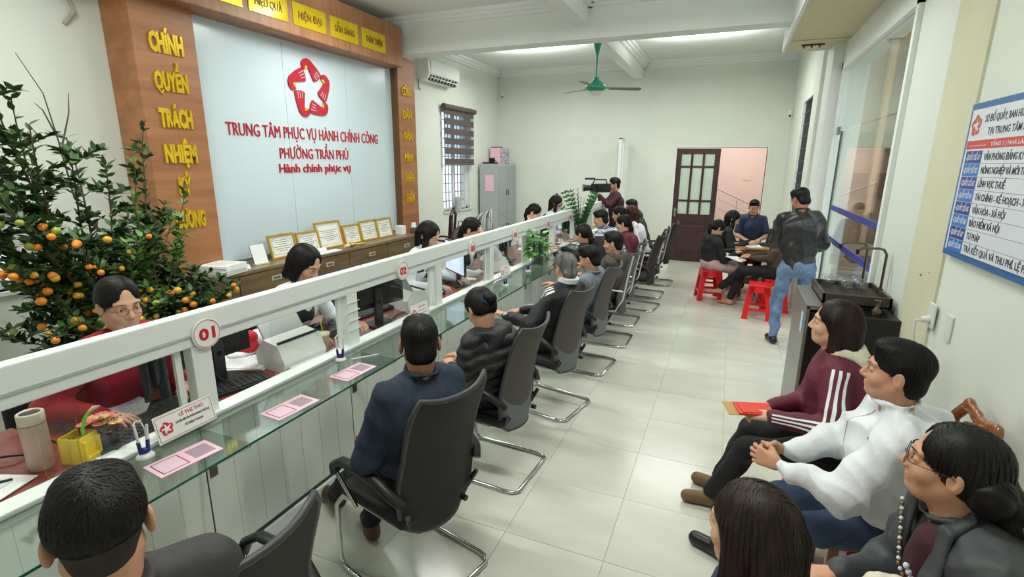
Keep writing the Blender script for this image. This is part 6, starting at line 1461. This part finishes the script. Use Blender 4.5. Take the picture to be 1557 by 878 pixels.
for sx in (-1, 1):
    L_ = Solid(); nk_, c3 = r3['neck'], r3['chest']; q = [nk_ + r3['Rr'] * .075 * sx - r3['Tf'] * .02 + r3['sp'] * .02, nk_ + r3['Rr'] * .080 * sx + r3['Tf'] * .055 + r3['sp'] * .0, c3 + r3['Rr'] * .082 * sx + r3['Tf'] * .150 + r3['sp'] * .07, c3 + r3['Rr'] * .072 * sx + r3['Tf'] * .168 - r3['sp'] * .06]
    for (a_, b_, r_a, r_b) in ((q[0], q[1], .018, .024), (q[1], q[2], .026, .036), (q[2], q[3], .036, .010)): L_.cap(a_, b_, r_a, r_b, .006, sq=(r3['Tf'] + r3['sp'] * .4, .45))
    P, Q = solid_mesh(L_, .006); np_obj('lapel', [(P, Q, 0)], [LEAG], r3['root'])
nk = r3['neck'] + r3['O']; ch_ = r3['chest'] + r3['O']
sp3, Tf3, Rr3 = r3['sp'], r3['Tf'], r3['Rr']
bagp = np.array([.54, 1.50, .735])
hb = thing('quilted_handbag', 'cream quilted handbag on the lap of the woman in charcoal jacket', 'handbag', tuple(bagp))
s_ = Solid(); s_.ell((0, 0, .04), (.08, .036, .062), .01).cap((-.05, 0, .02), (.05, 0, .02), .034, .034, .03).cap((-.045, 0, .07), (.045, 0, .07), .028, .028, .03)
P, Q = solid_mesh(s_, .006); N = vnormals(P, Q); P = P + N * (.0030 * np.abs(np.sin((P[:, 0] + P[:, 2]) * 75)) * np.abs(np.sin((P[:, 0] - P[:, 2]) * 75)))[:, None]; np_obj('bag_body', [(P, Q, 0)], [mat('bag_cream', sr(222, 212, 192), .45)], hb)
MB().tube([(.012 * math.cos(t), -.046, .07 + .010 * math.sin(t)) for t in np.linspace(0, 2 * PI, 14)[:-1]], .003, 6, closed=True).build('clasp', mat('clasp_dark', sr(50, 40, 36), .3, metal=.6), hb)
pts = [nk + Rr3 * .07 + Tf3 * .085 + sp3 * .01, ch_ + Rr3 * .03 + Tf3 * .178 + sp3 * .05, ch_ - Rr3 * .04 + Tf3 * .192 - sp3 * .07, bagp + np.array([.05, .06, .12]), bagp + np.array([.07, .0, .08])]
pv = [Vector(p) for p in pts]; ca = MB(); cb = MB(); L = []
for a, b in zip(pv, pv[1:]):
    n = max(2, int((b - a).length / .013))
    for q in range(n): L.append(a.lerp(b, q / n))
for k, p in enumerate(L): (ca if k % 2 else cb).ball(p, .0062, 6)
st_ = thing('handbag_chain', 'white and gold beaded bag strap across the burgundy blouse', 'strap', (0, 0, 0)); cb.build('white_beads', WHT, st_, kind='stuff'); ca.build('gold_links', mat('strap_gold', sr(150, 120, 84), .3, metal=.7), st_, kind='stuff')
mb = MB()
for k in range(7): mb.ball(ch_ + Tf3 * (.174) + Rr3 * (-.035) + sp3 * (.09 - .018 * k), .008, 8, sc=(1, 1, 1.1))
mb.v = [tuple(Vector(p) - Vector(r3['O'])) for p in mb.v]; mb.build('lace_trim', WHT, r3['root'])
mb = MB()
for dx, dz in ((-.012, .01), (.012, .01), (-.008, -.014), (.008, -.014)): mb.tube([Vector(r3['chest'] + Tf3 * .180 + Rr3 * .03 - sp3 * .02), Vector(r3['chest'] + Tf3 * .184 + Rr3 * (.03 + dx) + sp3 * (-.02 + dz))], .0022, 5)
mb.build('bow_trim', WHT, r3['root'])
tag(MB().box(-.085, .085, -.055, .055, 0, .006, TR((.225, 2.66, .745), .3, .1)).box(-.07, .07, -.045, .045, .006, .010, TR((.225, 2.66, .745), .36, .1)).build('red_envelope', mat('envelope_red', sr(226, 66, 52), .5)), 'red envelope held by the woman in maroon jacket', 'envelope')
tag(MB().box(-.115, .115, -.06, .06, 0, .003, TR((.205, 2.665, .738), .3, .1)).build('tan_folder', mat('folder_tan', sr(186, 150, 92), .6)), 'tan paper folder under the red envelope', 'folder')
# ================================================================ KUMQUAT TREE
tr = thing('kumquat_tree', 'tall leafy kumquat tree with orange fruits left of the wooden panel', 'tree', (-3.95, 2.05, 0))
BARK = mat('bark', sr(84, 72, 56), .85, var=.2, vscale=20); LV = mat('kumquat_leaf', sr(44, 74, 38), .45, col2=sr(84, 116, 60), vscale=5); LV2 = mat('kumquat_leaf_young', sr(66, 112, 44), .45, col2=sr(104, 150, 66), vscale=6)
MB().lathe([(.16, 0), (.20, .05), (.25, .34), (.27, .36), (.24, .36), (.22, .30)], n=28, cap=False).build('pot', mat('pot_glazed_brown', sr(96, 56, 40), .35), tr)
MB().cyl((0, 0, .28), (0, 0, .33), .23, n=24).build('soil', mat('soil', sr(60, 46, 36), .95), tr)
MB().tube([(0, 0, .3), (.02, .01, .55), (-.01, 0, .8), (.0, .02, 1.2)], .035, 10, rs=[.05, .042, .036, .022]).build('trunk', BARK, tr)
rt_ = random.Random(21); tips = []
def branch(base, tip, bend, r0, side, name='branch', leaves=14, L=.075, m=LV, taper=.3, sub=6, subl=.18):
    base = Vector(base); tip = Vector(tip); pts = []
    off = Vector((rt_.uniform(-1, 1), rt_.uniform(-1, 1), 0)) * bend
    for t in np.linspace(0, 1, 8): pts.append(base.lerp(tip, t) + off * math.sin(PI * t) + Vector((rt_.uniform(-.008, .008), rt_.uniform(-.008, .008), 0)))
    b = MB().tube(pts, r0, 6, rs=list(np.linspace(r0, r0 * taper, 8))).build(name, BARK, tr)
    mb = MB()
    def leafat(p, d, s=1.0):
        az = rt_.uniform(0, 2 * PI); o_ = Vector((math.cos(az), math.sin(az), rt_.uniform(-.2, .9))); dd = (o_ * .9 + d * .7).normalized()
        leaf_mesh(mb, p, dd, (rt_.uniform(-.6, .6), rt_.uniform(-.6, .6), 1), L * s * rt_.uniform(.7, 1.15), L * .46 * s, .1)
    def at(t): f = t * 7; i = min(6, int(f)); return pts[i].lerp(pts[i + 1], f - i), (pts[i + 1] - pts[i]).normalized()
    for k in range(int(leaves * 2.6)):
        p, d = at(rt_.uniform(.22, 1.0)); leafat(p, d)
    for k in range(sub):
        p, d = at(rt_.uniform(.2, .95)); az = rt_.uniform(0, 2 * PI); e = p + (Vector((math.cos(az), math.sin(az), rt_.uniform(.0, .9))).normalized() * subl * rt_.uniform(.6, 1.3))
        mb2 = [p, p.lerp(e, .5) + Vector((0, 0, .01)), e]; tw.tube(mb2, .003, 4)
        for q in range(leaves // 2 + 6): leafat(p.lerp(e, rt_.uniform(.25, 1.05)), (e - p).normalized())
        tips.append(e)
    mb.build('leaves', m, b, kind='stuff')
tw = MB()
# long shoots of the left mass (fan out up and towards the near side)
for (x, y, z) in ((-.05, -.52, 2.50), (.05, -.40, 2.42), (.1, -.62, 2.30), (-.1, -.22, 2.32), (.1, -.70, 2.05), (-.15, .05, 2.10), (.2, -.30, 2.15), (-.2, -.50, 2.20), (0, .16, 1.95), (.15, -.10, 2.02), (.05, -.80, 1.80), (.2, -.55, 1.85)):
    branch((rt_.uniform(-.05, .05), rt_.uniform(-.15, .05), rt_.uniform(.7, 1.1)), (x, y, z), .08, .011, 1, 'branch', 20, .078, LV, .3, 7, .14)
# two slender shoots before the panel and a bare twig
branch((.05, .35, .8), (.02, .45, 2.22), .03, .009, 1, 'branch', 16, .075, LV, .3, 5, .10); branch((.05, .35, .8), (.12, .62, 1.78), .05, .008, 1, 'branch', 14, .07, LV2, .3, 5, .09); branch((.05, .30, .8), (.1, .30, 1.98), .04, .008, 1, 'branch', 14, .07, LV2, .3, 5, .09)
for pts in ([(-.1, 0, 1.7), (-.12, -.02, 2.1), (-.1, -.06, 2.36), (-.1, -.16, 2.58)], [(-.12, 0, 2.05), (-.1, .06, 2.25), (-.08, .07, 2.38)], [(-.12, -.02, 2.1), (-.12, -.07, 2.26), (-.13, -.10, 2.30)]): MB().tube(pts, .005, 5, rs=list(np.linspace(.006, .002, len(pts)))).build('bare_twig', BARK, tr)
# dense lower crown
for k in range(70):
    az = rt_.uniform(0, 2 * PI); R_ = rt_.uniform(.35, .62); z = rt_.uniform(.62, 1.62); sc = 1.0 - .25 * abs(z - 1.1)
    branch((rt_.uniform(-.04, .04), rt_.uniform(-.05, .05), rt_.uniform(.55, 1.1)), (R_ * sc * math.cos(az) * .85, R_ * sc * math.sin(az) * 1.25 + .06, z), .06, .008, 1, 'branch', 16, .072, LV if k % 4 else LV2, .3, 8, .17)
for k in range(22):
    branch((0, .2, .7), (rt_.uniform(-.1, .45), rt_.uniform(.45, .74), rt_.uniform(.62, 1.05)), .06, .008, 1, 'branch', 16, .07, LV, .3, 7, .15)
tw.build('twigs', BARK, tr, kind='stuff')
ORM = [mat('fruit_orange', sr(240, 140, 30), .4), mat('fruit_yellow', sr(226, 168, 50), .4), mat('fruit_green', sr(150, 160, 60), .45)]
cand = sorted([p for p in tips if p.z < 1.7], key=lambda p: -(p.x * .86 - p.y * .35 - abs(p.z - 1.0) * .25 + rt_.uniform(-.12, .12)))
fm = [MB().ball((0, 0, 0), .023, 12, sc=(1, 1, .92)).build('fruit', m, tr, cand[k]) for k, m in enumerate(ORM)]
for k, p in enumerate(cand[3:135]):
    o = part_cp(fm[rt_.choice((0, 0, 0, 1, 1, 2))], tr, p + Vector((.03, -.012, -.015))); o.scale = (rt_.uniform(.8, 1.25),) * 3
# ================================================================ RED STOOLS AND SMALL TABLE
REDP = mat('plastic_red', sr(224, 26, 30), .35)
def red_stool(loc, rz, label):
    t = thing('plastic_stool', label, 'stool', loc, math.radians(rz), 'red plastic stools')
    a, b, H_ = .135, .185, .455
    s_ = MB(); s_.box(-a, a, -a, a, H_ - .03, H_, bev=.012); s_.build('seat', REDP, t)
    gr = MB().tube([(a * .55 * math.cos(k), a * .55 * math.sin(k), H_ + .0005) for k in np.linspace(0, 2 * PI, 20)[:-1]], .003, 5, closed=True).build('seat_ring', REDP, t)
    def corner(sx, sy, z): k = (H_ - z) / H_; q = a - .006 + (b - a) * k; return Vector((sx * q, sy * q, z))
    for sx in (-1, 1):
        for sy in (-1, 1):
            mb = MB(); rows = []
            for z, w in ((H_ - .02, .085), (.30, .070), (.12, .062), (0, .075)):
                c0 = corner(sx, sy, z); rows.append([c0 + Vector((-sx * w, 0, 0)), c0, c0 + Vector((0, -sy * w, 0)), c0 + Vector((-sx * .006, -sy * w, 0)), c0 + Vector((-sx * .006, -sy * .006, 0)), c0 + Vector((-sx * w, -sy * .006, 0))])
            vs = [v for r in rows for v in r]; fs = []
            for r in range(3):
                for q in range(6): fs.append((r * 6 + q, r * 6 + (q + 1) % 6, (r + 1) * 6 + (q + 1) % 6, (r + 1) * 6 + q))
            mb.add(vs, fs); mb.build('leg', REDP, t)
    for k in range(4):
        R_ = Matrix.Rotation(k * PI / 2, 4, 'Z'); q = a + (b - a) * .30
        # arch under the seat and lower rail
        poly = [(-a + .02, H_ - .015), (a - .02, H_ - .015), (a - .015, H_ - .15), (a - .07, H_ - .10), (-a + .07, H_ - .10), (-a + .015, H_ - .15)]
        vs = [R_ @ Vector((x, -(a - .006 + (b - a) * (H_ - z) / H_), z)) for x, z in poly] + [R_ @ Vector((x, -(a - .012 + (b - a) * (H_ - z) / H_), z)) for x, z in poly]; n = 6
        MB().add(vs, [tuple(range(n)), tuple(range(n, 2 * n))[::-1], *[(i, i + n, (i + 1) % n + n, (i + 1) % n) for i in range(n)]]).build('apron', REDP, t)
        z = .13; q = a - .006 + (b - a) * (H_ - z) / H_; MB().box(-q, q, -q, -q + .006, z - .018, z + .018, R_).build('rail', REDP, t)
    return t
red_stool((-.14, 7.98, 0), 12, 'red plastic stool under the woman in black jacket, left one')
red_stool((.50, 7.22, 0), -4, 'empty red plastic stool nearer the camera, right one')
red_stool((.70, 7.70, 0), 8, 'red plastic stool under the person in brown coat'); red_stool((-.12, 8.68, 0), 3, 'red plastic stool under the long haired woman with glasses'); red_stool((.42, 9.36, 0), 0, 'red plastic stool under the man in navy shirt'); red_stool((.62, 2.86, 0), 5, 'red plastic stool under the woman in maroon jacket')
tb = thing('small_table', 'small brown wooden table with papers in front of the open doorway', 'table', (.55, 8.58, 0)); TBW = wood_mat('table_oak', sr(150, 116, 74), sr(180, 146, 98), .35, (1, 5, 1), 3); TBD = wood_mat('table_dark', sr(92, 74, 52), sr(118, 96, 68), .4, (1, 1, .4), 4)
MB().box(-.38, .40, -.36, .36, .735, .765, bev=.008).build('table_top', TBW, tb); MB().box(-.28, .34, -.30, .30, .60, .735, bev=.01).build('apron', TBW, tb)
for x in (-.26, .32):
    for y in (-.27, .27): MB().box(x - .03, x + .03, y - .03, y + .03, 0, .60).build('leg', TBD, tb)
MB().box(-.24, .30, -.25, .25, .20, .22).build('shelf', TBD, tb)
papers((.42, 8.42, .765), .2, 'white papers on the small table under the woman writing', 3, .21, .28, .004, .2); papers((.28, 8.66, .765), 1.2, 'white form under the hand of the long haired woman', 2)
tag(MB().box(-.11, .11, -.15, .15, 0, .006, TR((.16, 7.86, .665), 1.2, .25)).build('magazine', PAPER), 'grey white leaflet held over the knees of the person in brown', 'leaflet')
lt = thing('laptop', 'black laptop screen standing open on the small table', 'laptop', (.62, 8.66, .765), -.9)
MB().box(-.17, .17, -.12, .12, 0, .016, bev=.004).build('base', BLK, lt); MB().box(-.17, .17, -.004, .004, .01, .24, TR((0, .12, 0), 0, -.25), bev=.002).build('lid', BLK, lt); MB().box(-.14, .14, -.08, .05, .016, .019).build('keys', DGY, lt, kind='stuff')
tag(MB().lathe([(.03, 0), (.034, .06), (.03, .06)], (.74, 8.40, .765), 14).build('tea_cup', PAPER), 'white cup at the right edge of the small table', 'cup')
# ================================================================ WATER DISPENSER CABINET
wd = thing('water_dispenser', 'stainless and black water dispenser cabinet with drip tray by the glass front', 'dispenser', (.57, 3.86, 0))
INOX = mat('inox_brushed', sr(150, 150, 146), .35, metal=.75, var=.05, vscale=40, stretch=(1, 1, .05)); BLKC = mat('cabinet_black', sr(18, 18, 20), .3)
MB().box(0, .02, 0, .66, 0.02, .56, bev=.002).build('side_panel', INOX, wd); MB().box(0, .02, 0, .66, .565, 1.02, bev=.002).build('side_panel', INOX, wd)
MB().box(.02, .50, 0, .66, .02, .98, bev=.004).build('cabinet_body', BLKC, wd); MB().box(-.002, .20, 0, .66, 1.0, 1.03, bev=.003).build('top_ledge', INOX, wd)
MB().box(.003, .004, .08, .17, .80, .95, TR((-.006, 0, 0))).build('notice_label', mat('label_blue_white', sr(190, 210, 230), .6), wd)
MB().box(.26, .52, -.08, .66, .55, 1.0, bev=.004).build('tank_box', BLKC, wd)
tray = MB().box(.10, .50, .10, .62, 1.03, 1.04); 
for a in ((.10, .50, .10, .115), (.10, .50, .605, .62), (.10, .115, .10, .62), (.485, .50, .10, .62)): tray.box(a[0], a[1], a[2], a[3], 1.03, 1.10)
tray.build('drip_tray', mat('tray_dark', sr(62, 54, 50), .4), wd)
for k in range(14): MB().box(.125, .475, .135 + k * .033, .147 + k * .033, 1.062, 1.070).build('tray_bar', mat('tray_bar', sr(110, 96, 84), .35, metal=.4), wd)
BRS = mat('faucet_bronze', sr(120, 106, 86), .25, metal=.8)
for x, y, h_ in ((.44, .68, .36), (.50, .42, .36)):
    MB().tube([(x, y, 1.03), (x, y, 1.03 + h_ - .04), (x - .02, y - .005, 1.03 + h_ - .01), (x - .05, y - .01, 1.03 + h_), (x - .16, y - .04, 1.03 + h_), (x - .185, y - .045, 1.03 + h_ - .02)], .009, 8).build('faucet', BRS, wd)
    MB().cyl((x, y, 1.03), (x, y, 1.10), .018).build('faucet_base', BLK, wd); MB().cyl((x - .185, y - .045, 1.03 + h_ - .045), (x - .185, y - .045, 1.03 + h_ - .01), .012).build('faucet_tip', BLK, wd)
GLS_ = glass_mat('tumbler_glass', (.9, .96, 1), .18, .9)
ng = 0
for i in range(3):
    for j in range(3):
        if (i, j) == (0, 0): continue
        ng += 1; x, y = .57 + .17 + i * .09, 3.86 + .26 + j * .10
        lab = 'clear glass tumbler upside down on the drip tray, %s row, %s in it' % (('left', 'middle', 'right')[i], ('nearest', 'second', 'farthest')[j])
        tag(MB().lathe([(.030, 0), (.036, .05), (.034, .10), (.012, .102)], (x, y, 1.071), 16, cap=False).build('tumbler', GLS_), lab, 'glass', 'tumblers on the drip tray')
tag(MB().lathe([(.02, 0), (.03, .03), (.012, .05), (.012, .08), (.02, .10)], (.97, 3.86 + .02, 1.0), 12).build('brass_tap_fitting', BRS), 'small brass fitting on the black box behind the tray', 'fitting')
# ================================================================ SIGN BOARD ON THE RIGHT WALL
sg = thing('counter_directory_board', 'blue bordered white board listing the service counters on the right wall', 'sign', (XR - .012, 0, 0))
SBL = mat('sign_blue_border', sr(52, 104, 168), .3); SWH = mat('sign_white', sr(222, 226, 234), .3); BL1 = mat('sign_blue_dark', sr(48, 64, 150), .35); BL2 = mat('sign_blue_light', sr(52, 120, 200), .35); SRD = mat('sign_red', sr(206, 62, 58), .35); INK = mat('sign_ink', sr(58, 58, 76), .5)
y1, y0, z0, z1 = 3.31, 2.05, 1.515, 2.25
MB().box(-.022, 0, y0, y1, z0, z1).build('board_frame', SBL, sg); MB().box(-.024, -.022, y0 + .03, y1 - .025, z0 + .03, z1 - .03).build('board_face', SWH, sg)
MS = lambda y, z, x=-.0245: MW((x, y, z), (0, -1, 0))
def stext(body, y, z, h, w, m, par, bold=.012, al='l', shear=0.0):
    mb = text_mb(body, h, w, .0006, bold, shear); place(mb, MS(y - (w / 2 if al == 'l' else 0), z)); return mb.build('lettering', m, par)
HD = MB().box(-.0243, -.024, y0 + .03, y1 - .03, 2.035, 2.075).build('red_band', SRD, sg); stext('TẦNG 1 | NHÀ LÀM VIỆC', 3.02, 2.045, .018, .40, SWH, HD)
mb = MB(); mb.tube([(-.0248, 3.25, 2.05), (-.0248, 3.07, 2.05)], .0015, 4).ball((-.0248, 3.07, 2.05), .005, 6); mb.build('band_line', SWH, HD)
emblem(sg, MS(3.215, 2.145), .05, .002, mat('emblem_orange', sr(206, 92, 66), .5), GOLD, False, False)
stext('SƠ ĐỒ QUẦY, BAN HƯỚNG DẪN CÁC THỦ TỤC HÀNH CHÍNH', 3.13, 2.155, .032, .98, INK, sg); stext('TẠI TRUNG TÂM PHỤC VỤ HÀNH CHÍNH CÔNG', 3.08, 2.098, .032, .90, INK, sg)
rows = ['VĂN PHÒNG ĐĂNG KÝ ĐẤT ĐAI', 'NÔNG NGHIỆP VÀ MÔI TRƯỜNG', 'LĨNH VỰC THUẾ', 'TÀI CHÍNH - KẾ HOẠCH - XÂY DỰNG', 'VĂN HÓA - XÃ HỘI', 'BẢO HIỂM XÃ HỘI', 'TƯ PHÁP', 'TRẢ KẾT QUẢ VÀ THU PHÍ, LỆ PHÍ']
rh = .0605
for k, rr in enumerate(rows):
    zb = 2.028 - rh * (k + 1)
    b = MB().box(-.0243, -.024, 3.085, 3.265, zb + .001, zb + rh - .001).build('row_label', BL1 if k % 2 == 0 else BL2, sg); stext('-QUẦY SỐ %02d' % (k + 1), 3.255, zb + .018, .026, .155, SWH, b, .02, shear=.2)
    w = min(.020 * len(rr), .98); stext(rr, 3.06, zb + .016, .031, w, INK, sg, .018)
    MB().box(-.0242, -.024, y0 + .03, 3.085, zb - .0008, zb + .0008).build('row_line', INK, sg)
# ================================================================ RIGHT WALL BITS
so = thing('wall_socket', 'white double socket with a plug and hanging cable under the sign board', 'socket', (XR - .012, 3.30, 1.10))
MB().box(-.012, 0, -.02, .06, 0, .135, bev=.004).build('cover_plate', PR, so); MB().cyl((-.012, .02, .045), (-.05, .02, .040), .022, .016, 12).build('plug', PR, so); MB().tube([(-.05, .02, .04), (-.07, .03, .03), (-.06, .05, -.05), (-.02, .07, -.2), (-.01, .08, -.42)], .005, 6).build('plug_cable', PR, so)
tag(MB().box(XR - .012, XR - .001, 3.08, 3.15, 1.09, 1.225, bev=.004).build('light_switch', PR), 'white rocker switch plate right of the socket', 'switch')
tag(MB().ball((XR - .013, 3.62, 1.335), .012, 8, sc=(.2, 1.6, .6)).ball((XR - .013, 3.50, 1.37), .006, 6, sc=(.2, 1, 1)).build('plaster_chip', mat('chip_brown', sr(128, 116, 84), .8)), 'small brown chip in the yellowish wall band', 'mark')
# ================================================================ WOODEN CHAIRS OF THE RIGHT ROW
OAK = wood_mat('chair_varnished_wood', sr(112, 62, 26), sr(150, 90, 42), .25, (1, 1, .4), 5, coat=.4)
def wood_chair(loc, rz, label, first=[None]):
    if first[0] is not None: return dup(first[0], loc, math.radians(rz), label)
    t = thing('wooden_chair', label, 'chair', loc, math.radians(rz), 'varnished wooden chairs along the right wall'); first[0] = t
    MB().box(-.22, .22, -.20, .24, .405, .435, bev=.012).build('seat', OAK, t)
    for x in (-.19, .19):
        MB().box(x - .02, x + .02, .18, .22, 0, .405, bev=.004).build('leg', OAK, t)
        MB().tube([(x, -.18, 0), (x, -.18, .42), (x * 1.0, -.215, .70), (x * .92, -.25, .93)], .019, 8, rs=[.02, .02, .018, .016]).build('back_post', OAK, t)
        MB().box(x - .012, x + .012, -.18, .20, .16, .19).build('side_stretcher', OAK, t)
    s_ = Solid()
    pts = [(-.19, -.245, .90), (-.12, -.258, .985), (-.05, -.262, .965), (0, -.262, .955), (.05, -.262, .965), (.12, -.258, .985), (.19, -.245, .90)]
    for p, q in zip(pts, pts[1:]): s_.cap(p, q, .026, .026, .012, sq=((0, 1, 0), .65))
    P, Q = solid_mesh(s_, .007); np_obj('crest_rail', [(P, Q, 0)], [OAK], t)
    MB().tube([(0, -.19, .43), (0, -.225, .70), (0, -.258, .95)], .045, 10, rs=[.05, .032, .055], flat=.25).build('splat', OAK, t)
    return t
wood_chair((.76, 2.42, 0), 90, 'varnished wooden chair with carved back rising beside the man in white')
wood_chair((.90, 1.52, 0), 96, 'varnished wooden chair under the woman in charcoal jacket'); wood_chair((.27, 1.08, 0), 62, 'varnished wooden chair under the girl with long brown hair')
